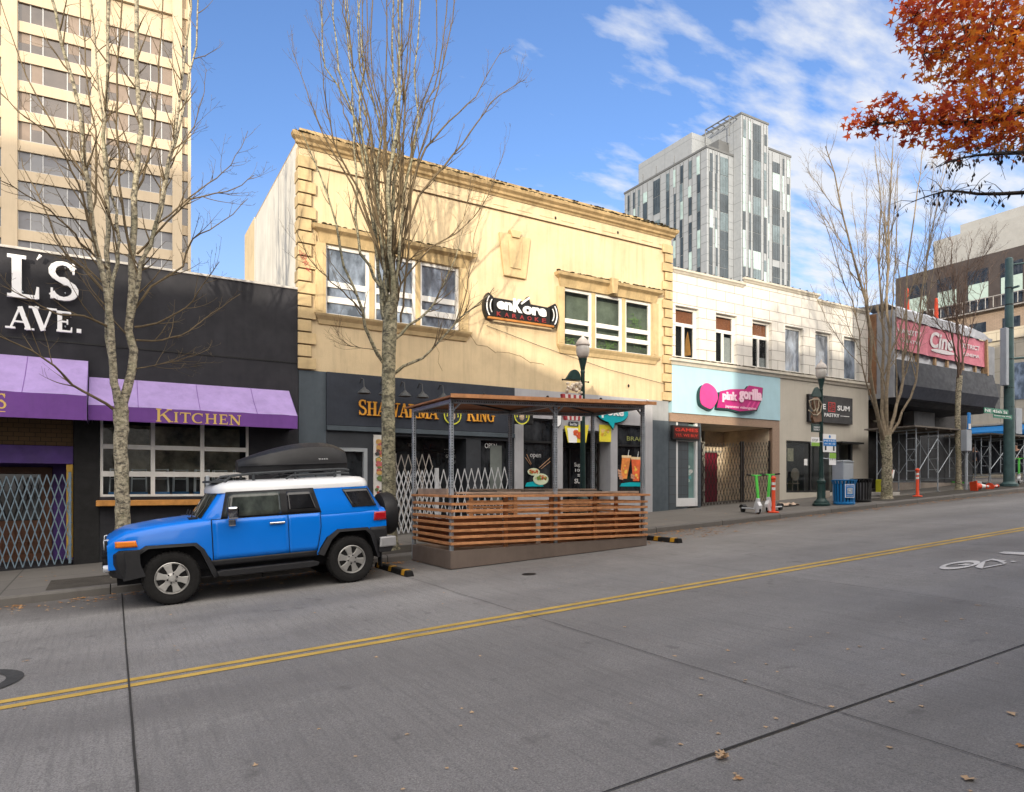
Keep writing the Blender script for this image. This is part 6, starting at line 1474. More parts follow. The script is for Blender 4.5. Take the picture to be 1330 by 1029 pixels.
# hydrant-yellow block with striped board
BR = thing('barricade', 'orange and white striped board propped on a yellow block behind the street tree', 'barricade', (25.0, 14.85, walk(25, 14.85)))
MB().box(-.2, .45, -.14, .14, .12, .62).build('block', mat('yellow_block2', (.45, .44, .03), .6, .25, 5), BR, bevel=.03); MB().box(-.3, .75, -.25, .25, .0, .14).build('foot', mat('concrete_foot', (.4, .38, .35), .8, .2), BR, bevel=.02)
mb = MB()
for i in range(6): mb.k = i % 2; a = -.25 + i * .12; mb.prism([(a, .66 + .0), (a + .12, .66), (a + .22, .98), (a + .1, .98)], -.16, -.14)
mb.build('striped_board', [m_ora, m_white], BR)
hang(MB().box(23.1, 23.4, 15.9, 16.2, walk(23.2, 16) - .02, walk(23.2, 16) + .26).build('block', MATS['pale_plinth'], bevel=.02), thing('concrete_block', 'small pale concrete block at the foot of the beige wall beside the tree', 'block', (23.25, 16, walk(23.2, 16))))
# fallen cone and post
CN = thing('traffic_cone', 'orange and white traffic cone lying on its side by the kerb', 'traffic cone', (29.0, 13.55, walk(29, 13.55) + .17), (R(90), R(8), R(62)))
MB().lathe([(.16, 0), (.14, .12), (.03, .62), (.02, .63)], (0, 0, 0), 16).build('cone', m_ora, CN, smooth=40); MB().box(-.2, .2, -.2, .2, -.04, -.002).build('base', m_ora, CN, bevel=.01)
MB().lathe([(.118, .24), (.079, .42)], (0, 0, 0), 16).build('reflective_band', m_refl, CN, smooth=40); MB().lathe([(.068, .48), (.05, .56)], (0, 0, 0), 16).build('reflective_band', m_refl, CN, smooth=40)
d = delin('orange delineator post fallen flat beside the traffic cone', 30.3, 13.6, 1.1); d.rotation_euler = (R(88), 0, R(100)); d.location.z += .09
for px, py in ((1148, 400), ):
    pass
# pole with street names
m_tealp = mat('weathered_green_pole', (.065, .12, .12), .5, .3, 3, streak=.3, grime=.35)
PX, PY = 32.5, 13.85
PO = thing('utility_pole', 'thick dark green steel pole with weathered paint at the right edge', 'pole', (PX, PY, walk(PX, PY)))
MB().lathe([(.33, 0), (.33, .1), (.24, .16), (.21, .2), (.20, 2.5), (.165, 6.2), (.14, 9.5), (.14, 9.56), (.1, 9.6)], (0, 0, 0), 18).build('shaft', m_tealp, PO, smooth=35)
for z in (3.3, 4.1, 5.3, 6.6, 7.6, 8.3): MB().lathe([(.218 - .008 * z, z), (.218 - .008 * z, z + .05)], (0, 0, 0), 16).build('clamp_band', m_black, PO)
mb = MB(); mb.tube([(0, 0, 5.35), (1.4, -.9, 5.5)], .05, 8); mb.tube([(0, 0, 9.3), (2, -1.3, 9.6)], .04, 8); mb.tube([(0, 0, 8.3), (-.1, -.4, 8.3)], .05, 8); mb.build('mast_arm', m_tealp, PO, smooth=40)
mb = MB(); mb.box(-.52, -.28, -.12, .12, 4.2, 6.6); mb.build('signal_box', m_cab, PO, bevel=.02)
mb = MB(); mb.box(.26, .8, -.15, .15, 2.2, 3.3); mb.build('control_box', m_cab, PO, bevel=.02)
m_sngreen = mat('street_sign_green', (.005, .16, .09), .45, .1)
for lab, (a, b, c, d_), t in (('small green street name blade reading NE 45th St', (1278, 1304, 536.5, 529), 'NE 45th St'), ('lower green street name blade reading University Way', (1290, 1309, 542.5, 536.8), 'University Way')):
    y = 13.5; o = thing('street_sign', lab, 'street sign', (xa(1305, y), y, za(1295, c, y))); x0, x1, z0, z1 = xa(a, y), xa(b, y), za(a, c, y), za(a, d_, y)
    hang(MB().box(x0, x1 + .35, y - .008, y + .008, z0, z1).build('blade', m_sngreen), o)
    hang(put_text(MB(), t, x0 + .06, x1 + .25, z0 + .06, z1 - .05, y - .009, .003, .01).build('lettering', m_white, weld=False), o)
    hang(MB().box(x1 + .1, x1 + .2, y - .01, PY, (z0 + z1) / 2 - .02, (z0 + z1) / 2 + .02).build('bracket', m_black), o)
PP = thing('parking_post', 'grey parking pay post with a blue and white top plate', 'parking meter', (29.75, 14.2, walk(29.75, 14.2)))
MB().tube([(0, 0, 0), (0, 0, 2.2)], .06, 10).build('post', m_galv, PP, smooth=40); MB().box(-.2, .2, -.12, .12, 1.55, 2.4).build('box', m_cab, PP, bevel=.02); MB().box(-.1, .1, -.13, -.08, 2.42, 3.1).build('plate', m_sblue, PP, bevel=.01); MB().box(-.09, .09, -.137, -.1305, 2.44, 2.65).build('plate_band', m_white, PP)
SP = thing('sign_post', 'square galvanised post standing in front of the wooden ledge behind the blue car', 'post', (1.58, 14.0, walk(1.58, 14.0)))
MB().box(-.03, .03, -.03, .03, 0, 1.98 - walk(1.58, 14.0) - .0).build('post', m_galv, SP, bevel=.004)
# distant pedestrians
def person(label, x, y, yaw, top, legs, seed):
    z = walk(x, y); o = thing('person', label, 'person', (x, y, z), (0, 0, yaw))
    def skin(name, verts, edges, rad, m, parent):
        me = bpy.data.meshes.new(name); me.from_pydata(verts, edges, []); ob = bpy.data.objects.new(name, me); COL.objects.link(ob); ob.parent = parent
        ob.modifiers.new('skin', 'SKIN'); 
        for v, rr in zip(me.skin_vertices[0].data, rad): v.radius = (rr, rr * .8)
        me.skin_vertices[0].data[0].use_root = True; s = ob.modifiers.new('sub', 'SUBSURF'); s.levels = 1; s.render_levels = 1; me.materials.append(m); return ob
    V = [(0, 0, .92), (0, 0, 1.15), (0, 0, 1.38), (0, 0, 1.50), (.01, 0, 1.62), (.02, 0, 1.72), (0, .19, 1.40), (.08, .24, 1.14), (.24, .22, .95), (0, -.19, 1.40), (-.10, -.24, 1.14), (-.06, -.24, .90), (0, .09, .88), (.24, .10, .50), (.14, .1, .08), (.28, .1, .04), (0, -.09, .88), (-.10, -.1, .50), (-.36, -.1, .14), (-.24, -.1, .05)]
    E = [(0, 1), (1, 2), (2, 3), (3, 4), (4, 5), (2, 6), (6, 7), (7, 8), (2, 9), (9, 10), (10, 11), (0, 12), (12, 13), (13, 14), (14, 15), (0, 16), (16, 17), (17, 18), (18, 19)]
    rad = [.14, .14, .15, .055, .10, .085, .065, .05, .04, .065, .05, .04, .1, .07, .05, .04, .1, .07, .05, .04]
    skin('body', V, E, rad, mat('skin_tone', (.35, .2, .14), .6, .1), o)
    skin('jacket', [V[i] for i in (0, 1, 2, 6, 7, 8, 9, 10, 11)], [(0, 1), (1, 2), (2, 3), (3, 4), (4, 5), (2, 6), (6, 7), (7, 8)], [.165, .165, .17, .085, .068, .055, .085, .068, .055], top, o)
    skin('trousers', [V[i] for i in (0, 12, 13, 14, 16, 17, 18)], [(0, 1), (1, 2), (2, 3), (0, 4), (4, 5), (5, 6)], [.155, .12, .088, .066, .12, .088, .066], legs, o)
    mb = MB().ball((.0, 0, 1.74), .105, .1, .085, 10, 6); mb.build('hair', mat('dark_hair', (.02, .015, .012), .8), o, smooth=60)
m_navy = mat('navy_cloth', (.02, .022, .035), .85, .2); m_blk = mat('black_cloth', (.012, .012, .014), .85, .2)
person('person in dark jacket and dark trousers striding past behind the second scaffold', 37.6, 17.6, R(20), m_navy, m_blk, 1)
person('person in black standing beyond the green pole at the right edge', 40.6, 17.0, R(200), m_blk, m_navy, 2)
for px, py, lab in ((1178, 396, 'orange safety post on the cinema roof, left of the other'), (1216, 408, 'orange safety post on the cinema roof above the banner word')):
    p = at(px, py, 17.2); o = thing('delineator_post', lab, 'traffic post', (p.x, p.y, p.z - .3), group='orange posts on the cinema roof')
    MB().lathe([(.17, 0), (.17, .04), (.10, .06), (.07, 1.0), (.03, 1.05)], (0, 0, 0), 12).build('post', m_ora, o, smooth=35)
    for z in (.5, .75): MB().lathe([(.09 - .02 * z, z), (.088 - .02 * z, z + .1)], (0, 0, 0), 12).build('reflective_band', m_refl, o)

# ================================================================== leaves on the ground
m_lf = mat('dry_leaf', (.42, .22, .09), .8, .5, 3); m_lf2 = mat('pale_dry_leaf', (.48, .33, .20), .8, .3, 3)
def leaf(mb, c, s, yaw, tilt=0.25, r=random):
    pts = []
    for k, (a, l) in enumerate(((-90, .45), (-35, .8), (-12, .45), (15, 1.0), (45, .5), (90, 1.15), (135, .5), (165, 1.0), (192, .45), (215, .8))):
        q = R(a) + yaw; x, y = l * s * cos(q), l * s * sin(q); pts.append((c[0] + x, c[1] + y, c[2] + abs(y) * tilt * r.random() + .004 + .3 * s * tilt * r.random()))
    mb.q(*pts)
mb = MB(); r = random.Random(17)
for _ in range(1300):
    x = r.uniform(-6, 36); yy = KERB - abs(r.gauss(0, .28)) - .03; leaf(mb, (x, yy, G(x)), r.uniform(.025, .06), r.uniform(0, 6.3), .3, r)
for _ in range(220):
    x = r.uniform(10.2, 13.5); yy = r.uniform(11.2, 12.9); leaf(mb, (x, yy, G(x)), r.uniform(.02, .05), r.uniform(0, 6.3), .3, r)
for _ in range(170):
    x = r.uniform(-2, 36); yy = r.uniform(KERB + .2, 16); leaf(mb, (x, yy, walk(x, yy)), r.uniform(.025, .05), r.uniform(0, 6.3), .3, r)
tag(mb.build('fallen_leaves', m_lf, fixn=False, weld=False), kind='stuff')
mb = MB()
for _ in range(130):
    x = r.uniform(-1, 9); yy = r.uniform(2.5, 12.6) if r.random() < .35 else r.uniform(1.6, 4.6); leaf(mb, (x, yy, G(x)), r.uniform(.015, .03), r.uniform(0, 6.3), .3, r)
for _ in range(120):
    x = r.uniform(-3, 5); yy = r.uniform(11.8, 12.95); leaf(mb, (x, yy, G(x)), r.uniform(.02, .045), r.uniform(0, 6.3), .3, r)
tag(mb.build('pale_fallen_leaves', m_lf2, fixn=False, weld=False), kind='stuff')
for px, py, s, lab, m in ((935, 986, .042, 'crumpled tan leaf lying on the long road joint', m_lf2), (1257, 1013, .05, 'pale star shaped maple leaf near the bottom right corner', m_lf2), (1314, 928, .042, 'pale dry leaf near the right edge of the road', m_lf2), (1326, 970, .04, 'dark red brown leaf at the right edge of the road', m_lf), (960, 1012, .03, 'thin brown curled leaf just below the crumpled leaf', m_lf)):
    p = ground_at(px, py); p.z = G(p.x); o = thing('fallen_leaf', lab, 'leaf', tuple(p)); rr = random.Random(px); mb = MB(); leaf(mb, (0, 0, 0), s, rr.uniform(0, 6), .5, rr)
    if px == 935:
        for _ in range(7): leaf(mb, (rr.uniform(-.03, .03), rr.uniform(-.03, .03), .01), s * .7, rr.uniform(0, 6), 1.3, rr)
    mb.build('blade', m, o, fixn=False, weld=False)
# ================================================================== blue off-road car, facing downhill
CAR = thing('parked_car', 'bright blue boxy off-road car with white roof parked at the kerb', 'car', (0.80, 11.985, G(0.8) + .0), (0, -math.atan(SLOPE), 0))
m_paint = mat('blue_car_paint', (0.0, 0.165, 0.68), .3, .05, .8, spec=.25, coat=.45); m_roofw = mat('white_car_roof', (.72, .73, .74), .3, .04, coat=.5)
m_plas = mat('black_bumper_plastic', (.012, .012, .014), .55, .2, 5, bump=.08, bscale=200, spec=.35); m_cglass = glass_mat('car_glass', (.038, .045, .038), .0, .02); m_cglassd = glass_mat('tinted_car_glass', (.008, .008, .009), .0, .03)
m_tyre = mat('tyre_rubber', (.011, .0105, .0105), .85, .3, 10, bump=.2); m_alloy = mat('alloy_silver', (.46, .45, .43), .35, .1, 6, metal=.75); m_chr = mat('mirror_chrome', (.65, .65, .66), .12, .05, metal=1)
m_seam = mat('seam_black', (.006, .006, .008), .8)
def Wd(x, z):
    w = .885
    if x < -.25: w -= .17 * min(1, (-.25 - x) / .6) ** 2
    if x > 2.9: w -= .05 * min(1, (x - 2.9) / .45) ** 1.5
    if z > 1.22: w -= (z - 1.22) * .20
    elif z > 1.08: w -= (z - 1.08) * .05
    if z < .62: w -= (.62 - z) * .12
    return w
def topz(x):       # hood / belt line
    P = [(-.80, .98), (-.72, 1.04), (-.55, 1.12), (-.10, 1.185), (.30, 1.215), (.62, 1.225), (3.2, 1.23), (3.36, 1.21)]
    for a, b in zip(P, P[1:]):
        if x <= b[0]: return a[1] + (b[1] - a[1]) * max(0, (x - a[0])) / (b[0] - a[0])
    return P[-1][1]
def loft(mb, rings):
    n = len(rings[0]); i0 = len(mb.v)
    for r_ in rings: mb.v += r_
    for j in range(len(rings) - 1):
        for k in range(n): l = (k + 1) % n; o = i0 + j * n; mb.f.append((o + k, o + l, o + n + l, o + n + k)); mb.mi.append(0)
    mb.f.append(tuple(i0 + k for k in range(n))); mb.f.append(tuple(i0 + (len(rings) - 1) * n + n - 1 - k for k in range(n))); mb.mi += [0, 0]
    return mb
def low_ring(x):
    t = topz(x); w = Wd(x, .9); zb = .50 if -.3 < x < 3.1 else .56
    half = [(0, zb), (w - .15, zb), (Wd(x, .56), zb + .02), (Wd(x, .8), .80), (w - .002, t - .12), (w - .02, t - .05), (w - .07, t - .008), (w - .2, t + .012), (w * .45, t + .035), (0, t + .045)]
    return [(x, -p[0], p[1]) for p in half] + [(x, p[0], p[1]) for p in half[-2:0:-1]]
mb = MB(); xs = [-.80, -.76, -.68, -.55, -.4, -.25, -.1, .1, .3, .5, .62, .9, 1.3, 1.7, 2.2, 2.6, 2.9, 3.1, 3.22, 3.30, 3.34]
loft(mb, [low_ring(x) for x in xs]); body = mb.build('body', m_paint)
def cutter(cx, s):
    P = [(cx - .60, .2), (cx - .52, .62), (cx - .40, .80), (cx - .25, .87), (cx + .28, .87), (cx + .42, .80), (cx + .54, .62), (cx + .62, .2)]
    return MB().prism(P, s * .55, s * 1.2).build('cut', m_seam)
cuts = [cutter(c, s) for c in (0, 2.69) for s in (-1, 1)]
for c in cuts:
    bo = body.modifiers.new('b', 'BOOLEAN'); bo.object = c; bo.operation = 'DIFFERENCE'; bo.solver = 'EXACT'
dg = bpy.context.evaluated_depsgraph_get(); me = bpy.data.meshes.new_from_object(body.evaluated_get(dg)); body.modifiers.clear(); body.data = me
for c in cuts: bpy.data.objects.remove(c)
me.shade_smooth(); me.set_sharp_from_angle(angle=R(38)); me.materials.clear(); me.materials.append(m_paint); body.parent = CAR
for p in me.polygons: p.material_index = 0
# cabin shell, windscreen raked
def cab(z):        # outline of the cabin at height z: front x, rear x
    f = (z - 1.20) / .48
    return .34 + .34 * f ** 1.0 + .04, 3.30 - .26 * f
rings = []
for z in (1.16, 1.24, 1.4, 1.55, 1.66):
    xf, xr = cab(max(1.2, z)); h = Wd(1.5, z) - .012; hf = h - .05; L = []
    L = [(xf, -hf * .55, z), (xf + .05, -hf + .08, z), (xf + .13, -hf - .01, z), (xf + .4, -h, z), (xr - .4, -h, z), (xr - .08, -h + .03, z), (xr - .0, -h + .13, z), (xr, 0, z), (xr - .0, h - .13, z), (xr - .08, h - .03, z), (xr - .4, h, z), (xf + .4, h, z), (xf + .13, hf + .01, z), (xf + .05, hf - .08, z), (xf, hf * .55, z), (xf - .02, 0, z)]
    rings.append(L)
loft(MB(), rings).build('cabin', m_paint, CAR, smooth=40)
# roof
rr_ = []
for z, ins, dx in ((1.60, -.006, 0), (1.66, -.004, 0), (1.72, .03, .03), (1.765, .12, .12), (1.79, .35, .4)):
    xf, xr = cab(1.62); h = Wd(1.5, 1.62) - .012 - ins; xf += dx - .03; xr -= dx * .6 - .015; k = min(.3, .13)
    rr_.append([(xf - .02, -h * .5, z), (xf + .06, -h + .08, z), (xf + .18, -h, z), (xr - .3, -h, z), (xr - .08, -h + .03, z), (xr, -h + .14, z), (xr + .02, 0, z), (xr, h - .14, z), (xr - .08, h - .03, z), (xr - .3, h, z), (xf + .18, h, z), (xf + .06, h - .08, z), (xf - .02, h * .5, z), (xf - .03, 0, z)])
loft(MB(), rr_).build('roof', m_roofw, CAR, smooth=50)
def skin_panel(name, zrows, L, Rr, m, off=.006, nx=10, parent=CAR, side=-1, extra=0.0, fn=None):
    rows = []
    for z in zrows:
        a, b = L(z), Rr(z); rows.append([(a + (b - a) * i / nx, side * ((Wd(a + (b - a) * i / nx, z) if fn is None else fn(a + (b - a) * i / nx, z)) + off), z) for i in range(nx + 1)])
    mb = MB().grid(rows); o = mb.build(name, m, parent, smooth=40, fixn=False)
    sd_ = o.modifiers.new('thick', 'SOLIDIFY'); sd_.thickness = .006; sd_.offset = 0; return o
gl = lambda x, z: Wd(1.5, z) - .012
lin = lambda z0, a, z1, b: (lambda z: a + (b - a) * (z - z0) / (z1 - z0))
def zr_(a, b, n=5): return [a + (b - a) * i / n for i in range(n + 1)]
for s in (-1, 1):
    # black surround, then glass
    skin_panel('window_surround', zr_(1.205, 1.615), lin(1.205, .70, 1.615, .80), lin(1.205, 2.23, 1.615, 2.13), m_plas, .004, side=s, fn=gl)
    g = skin_panel('front_window', zr_(1.235, 1.585), lin(1.235, .76, 1.585, .835), lambda z: 1.60, m_cglass, .010, side=s, fn=gl)
    skin_panel('rear_window', zr_(1.245, 1.575), lambda z: 1.70, lin(1.245, 2.17, 1.575, 2.07), m_cglassd, .010, side=s, fn=gl)
    skin_panel('quarter_window', zr_(1.262, 1.57), lin(1.262, 2.75, 1.57, 2.60), lin(1.262, 3.17, 1.57, 3.04), m_cglassd, .010, side=s, fn=lambda x, z: gl(x, z) - max(0, x - 2.86) * .045)
    # door skins with dark gaps around them
    skin_panel('door', zr_(.60, 1.205, 8), lambda z: .575, lambda z: 1.685, m_paint, .010, 14, side=s)
    skin_panel('rear_door', zr_(.60, 1.205, 8), lambda z: 1.695, lambda z: 2.20 if z > .95 else 2.20 - (.95 - z) * .22, m_paint, .010, 14, side=s)
    skin_panel('door_gap', zr_(.585, 1.215, 8), lambda z: .562, lambda z: 2.213 if z > .95 else 2.213 - (.95 - z) * .22, m_seam, .003, 14, side=s)
    skin_panel('sill_trim', zr_(.505, .60, 3), lambda z: .50, lambda z: 2.12, m_plas, .016, 10, side=s)
    skin_panel('fender_upper', zr_(.905, 1.0, 3), lin(.905, -.34, 1.0, -.36), lin(.905, .40, 1.0, .30), m_paint, .022, 8, side=s) if False else None
    skin_panel('rear_corner_trim', zr_(.60, .90, 4), lin(.60, 3.16, .90, 3.02), lambda z: 3.335, m_plas, .012, 8, side=s)
    # handle and mirror
    y = s * (Wd(1.5, 1.1) + .03)
    MB().box(1.40, 1.64, y - .016, y + .016, 1.075, 1.11).build('door_handle', m_chr, CAR, bevel=.012)
    my = s * (.885 + .12)
    mr = MB().box(.78, .93, my - .09, my + .09, 1.20, 1.395).build('mirror', m_chr, CAR, bevel=.03)
    MB().box(.80, .91, s * .90 - .03, s * .90 + .05, 1.09, 1.199).build('mirror_stalk', m_chr, mr, bevel=.02)
    MB().box(.925, .937, my - .075, my + .075, 1.215, 1.38).build('mirror_glass', m_cglassd, mr)
    # fender flares: trapezoid arches
    def flare(cx, pts_o, pts_i):
        mb = MB(); A = [(p[0], s * (Wd(p[0], p[1]) - .02), p[1]) for p in pts_o]; B = [(p[0], s * (Wd(p[0], min(p[1], .8)) + .035), p[1] - .012) for p in pts_o]; C = [(p[0], s * (Wd(p[0], .7) + .048), p[1]) for p in pts_i]; D = [(p[0], s * .62, p[1]) for p in pts_i]
        mb.grid([A, B, C, D]); mb.build('wheel_flare', m_plas, CAR, smooth=30)
    flare(0, [(-.66, .55), (-.50, .79), (-.32, .905), (.35, .89), (.45, .79), (.64, .36)], [(-.60, .5), (-.46, .74), (-.29, .855), (.31, .845), (.39, .76), (.56, .34)])
    flare(2.69, [(2.13, .55), (2.31, .81), (2.47, .918), (2.99, .912), (3.09, .81), (3.22, .40)], [(2.22, .5), (2.37, .76), (2.50, .868), (2.94, .865), (3.02, .78), (3.14, .38)])
    # running board
    P = [(.62, .355), (.60, .42), (.68, .44), (2.05, .44), (2.14, .41), (2.12, .36), (2.0, .34), (.7, .34)]
    MB().prism(P, s * .80, s * .955).build('running_board', m_plas, CAR, bevel=.012)
    # lamps
    skin_panel('marker_lamp', zr_(.895, .985, 3), lin(.895, -.70, .985, -.70), lin(.895, -.42, .985, -.44), mat('amber_lens', (.75, .20, .015), .2, .12, 14, coat=.6), .014, 8, side=s)
    skin_panel('tail_lamp', zr_(1.01, 1.155, 4), lin(1.01, 3.10, 1.155, 3.12), lambda z: 3.335, mat('red_lens', (.38, .01, .015), .2, .12, 14, coat=.6), .016, 8, side=s)
    hl_ = MB().lathe([(.0, -.03), (.075, -.026), (.085, 0.0), (.085, .06)], (-.815, s * .56, .93), 18, 'x').build('headlamp', mat('headlamp_glass', (.5, .52, .55), .1, .1, coat=.8), CAR, smooth=50)
    # wheels
    for cx in (0, 2.69):
        yo = s * .90; r0 = .392
        prof = [(.225, -.02), (.25, .0), (.32, .012), (.365, .0), (r0 - .008, -.025), (r0, -.06), (r0, -.18), (r0 - .02, -.225), (.30, -.24), (.22, -.2)]
        ty = MB().lathe([(p[0], s * (p[1] - .0) + yo - s * .012) for p in prof], (cx, 0, r0), 40, 'y').build('tyre', m_tyre, CAR, smooth=35)
        mb = MB()
        for k in range(44):
            a = 2 * pi * k / 44; M = Matrix.Translation((cx, 0, r0)) @ Matrix.Rotation(a, 4, 'Y'); mb.box(r0 - .004, r0 + .006, yo - s * .06, yo - s * .20, -.014, .014, M)
            mb.box(r0 - .035, r0 - .002, yo - s * .034, yo - s * .055, -.012, .012, M)
        mb.build('tread', m_tyre, ty)
        rim = MB().lathe([(.218, -.03), (.235, .002), (.226, .006), (.205, -.02), (.19, -.13)], (cx, 0, r0), 36, 'y')
        rim.v = [(v[0], yo + s * (v[1]) - s * .01, v[2]) for v in rim.v]; rim = rim.build('rim', m_alloy, ty, smooth=40)
        sp_ = MB()
        for k in range(6):
            a = pi * k / 3 + .25; M = Matrix.Translation((cx, 0, r0)) @ Matrix.Rotation(a, 4, 'Y')
            pts = [(.05, -.045), (.12, -.040), (.21, -.062), (.21, .062), (.12, .040), (.05, .045)]
            i0 = len(sp_.v)
            for (r_, t_2), yy in [(p, -.004 - .0 * i) for i, p in enumerate(pts)] : sp_.v.append(tuple(M @ Vector((r_, yo + s * (-.012), t_2))))
            for (r_, t_2) in pts: sp_.v.append(tuple(M @ Vector((r_, yo - s * .06, t_2))))
            sp_.f.append(tuple(range(i0, i0 + 6))); sp_.mi.append(0)
            for j in range(6): l = (j + 1) % 6; sp_.f.append((i0 + j, i0 + l, i0 + 6 + l, i0 + 6 + j)); sp_.mi.append(0)
        sp_.build('spokes', m_alloy, rim, bevel=.006)
        hub = MB().lathe([(.085, -.05), (.082, .0), (.05, .006), (.045, .02), (.0, .022)], (cx, 0, r0), 18, 'y'); hub.v = [(v[0], yo + s * (v[1] - .012), v[2]) for v in hub.v]; hub.build('hub', m_alloy, rim, smooth=40)
        mb = MB()
        for k in range(6): a = pi * k / 3 + .25 + pi / 6; mb.lathe([(.013, -.01), (.013, .006)], (cx + .067 * cos(a), yo - s * .012, r0 - .067 * sin(a)), 8, 'y')
        mb.build('wheel_nuts', m_black, rim)
        MB().lathe([(.225, -.10), (.225, -.12)], (cx, 0, r0), 24, 'y').build('brake_shadow', m_seam, ty).data.transform(Matrix.Translation((0, yo if s < 0 else yo - 0, 0)) if s > 0 else Matrix.Translation((0, yo + .22, 0)))
        MB().prism([(cx - .56, .45), (cx - .42, .78), (cx - .28, .85), (cx + .28, .85), (cx + .42, .78), (cx + .58, .45)], s * .54, s * .60).build('wheel_well', m_seam, CAR)
# windscreen
def ws(z, ins):
    xf, _ = cab(z); h = (Wd(1.5, z) - .062); return [(xf - .012, -h * .55 - .0, z), (xf + .035, -(h - .1), z)]
mb = MB(); rows = []
for z in zr_(1.235, 1.60, 4):
    xf, _ = cab(z); h = Wd(1.5, z) - .012 - .05
    rows.append([(xf + .045 - .008, -(h - .09), z), (xf - .012, -h * .55, z), (xf - .032, 0, z), (xf - .012, h * .55, z), (xf + .045 - .008, h - .09, z)])
mb.grid(rows).build('windscreen', m_cglass, CAR, smooth=40, fixn=False)
mb = MB()
for yy in (-.45, -.05, .35): mb.bar((.34, yy, 1.255), (.40, yy + .38, 1.33), .018, .012)
mb.box(.28, .40, -.72, .72, 1.225, 1.25); mb.build('wiper', m_plas, CAR)
rows = [[(xr_, yy, z) for yy in (-.5, 0, .5)] for xr_, z in ((3.302, 1.25), (3.12, 1.58))]
MB().grid(rows).build('rear_screen', m_cglassd, CAR, fixn=False)
# bumpers, grille, spare wheel
P = [(-.86, .80), (-.86, .66), (-.80, .46), (-.62, .42), (-.58, .60), (-.60, .845), (-.80, .855)]
mb = MB()
def plan(y): return .09 * (abs(y) / .9) ** 2.5 + (.26 if abs(y) > .92 else (.05 if abs(y) > .85 else 0))
ys_ = [-.93, -.86, -.6, -.3, 0, .3, .6, .86, .93]
rings = [[(p[0] + plan(y) * 1.3 * (p[0] < -.65), y, p[1]) for p in P] for y in ys_]; loft(mb, rings); mb.build('front_bumper', m_plas, CAR, smooth=35, bevel=.012)
mb = MB()
for z in (.60, .74): mb.box(-.875, -.80, -.62, .62, z, z + .035)
mb.build('bumper_groove', m_seam, CAR)
for s in (-1, 1): MB().lathe([(.0, -.02), (.05, -.018), (.055, 0), (.055, .06)], (-.845, s * .66, .60), 14, 'x').build('fog_lamp', MATS['headlamp_glass'], CAR, smooth=50)
MB().box(-.83, -.79, -.72, .72, .85, 1.0).build('grille', m_plas, CAR, bevel=.01)
mb = MB(); put_text(mb, 'TOYOTA', -.3, .3, .905, .965, 0, .012, .02, frame=lambda x, y, z: (-.832 + y, -x, z)); mb.build('grille_lettering', m_roofw, CAR, weld=False)
MB().box(-.845, -.83, -.16, .16, .62, .78).build('number_plate', mat('plate_white', (.6, .62, .65), .5), CAR)
P = [(3.30, .72), (3.47, .70), (3.50, .56), (3.44, .46), (3.22, .46), (3.24, .70)]
mb = MB(); loft(mb, [[(p[0] - .07 * (abs(y) / .92) ** 4, y, p[1]) for p in P] for y in (-.92, -.85, -.5, 0, .5, .85, .92)]); mb.build('rear_bumper', m_plas, CAR, smooth=35, bevel=.01)
MB().prism([(3.17, .55), (3.47, .55), (3.47, .72), (3.19, .72)], -.94, -.62).build('bumper_end', mat('silver_bumper', (.42, .42, .43), .35, .1, metal=.5), CAR, bevel=.02); MB().prism([(3.17, .55), (3.47, .55), (3.47, .72), (3.19, .72)], .62, .94).build('bumper_end', MATS['silver_bumper'], CAR, bevel=.02)
sw = MB().lathe([(.12, -.14), (.12, .0), (.33, .0), (.375, .03), (.39, .08), (.39, .22), (.365, .275), (.30, .30), (.0, .31)], (3.50, .05, 1.06), 36, 'x').build('spare_wheel_cover', m_plas, CAR, smooth=35)
MB().box(-.7, 3.2, -.5, .5, .32, .55).build('chassis', m_seam, CAR)
# mud flap, fuel flap, seams
MB().box(3.20, 3.215, -.90, -.72, .22, .56).build('mud_flap', m_plas, CAR)
# roof rack and box
m_rack = mat('rack_grey', (.05, .055, .06), .5, .2, 8)
for s in (-1, 1):
    mb = MB(); y = s * .60; mb.tube([(.82, y, 1.77), (.92, y, 1.86), (1.2, y, 1.885), (2.0, y, 1.905), (2.72, y, 1.905), (2.80, y, 1.88)], .02, 8); mb.tube([(1.75, y, 1.78), (1.85, y, 1.83), (2.7, y, 1.845), (2.8, y, 1.83)], .018, 8)
    for x in (1.25, 1.9, 2.55): mb.bar((x, y, 1.76), (x, y, 1.89), .03)
    mb.build('roof_rail', m_rack, CAR, smooth=50)
mb = MB()
for x in (1.1, 1.55, 2.0, 2.45): mb.bar((x, -.6, 1.875), (x, .6, 1.875), .05, .025)
mb.tube([(.84, -.58, 1.78), (.80, 0, 1.79), (.84, .58, 1.78)], .025, 8); mb.box(.62, .84, -.5, .5, 1.765, 1.80); mb.build('rack_bars', m_rack, CAR)
BXX = thing('roof_cargo_box', 'glossy black pointed cargo box strapped on the roof of the blue car', 'cargo box', (.8 + 1.0, 12.0, 0))
m_box = mat('cargo_box_black', (.02, .02, .022), .4, .15, 6, bump=.05, bscale=200)
CM = Matrix.Translation(CAR.location) @ CAR.rotation_euler.to_matrix().to_4x4()
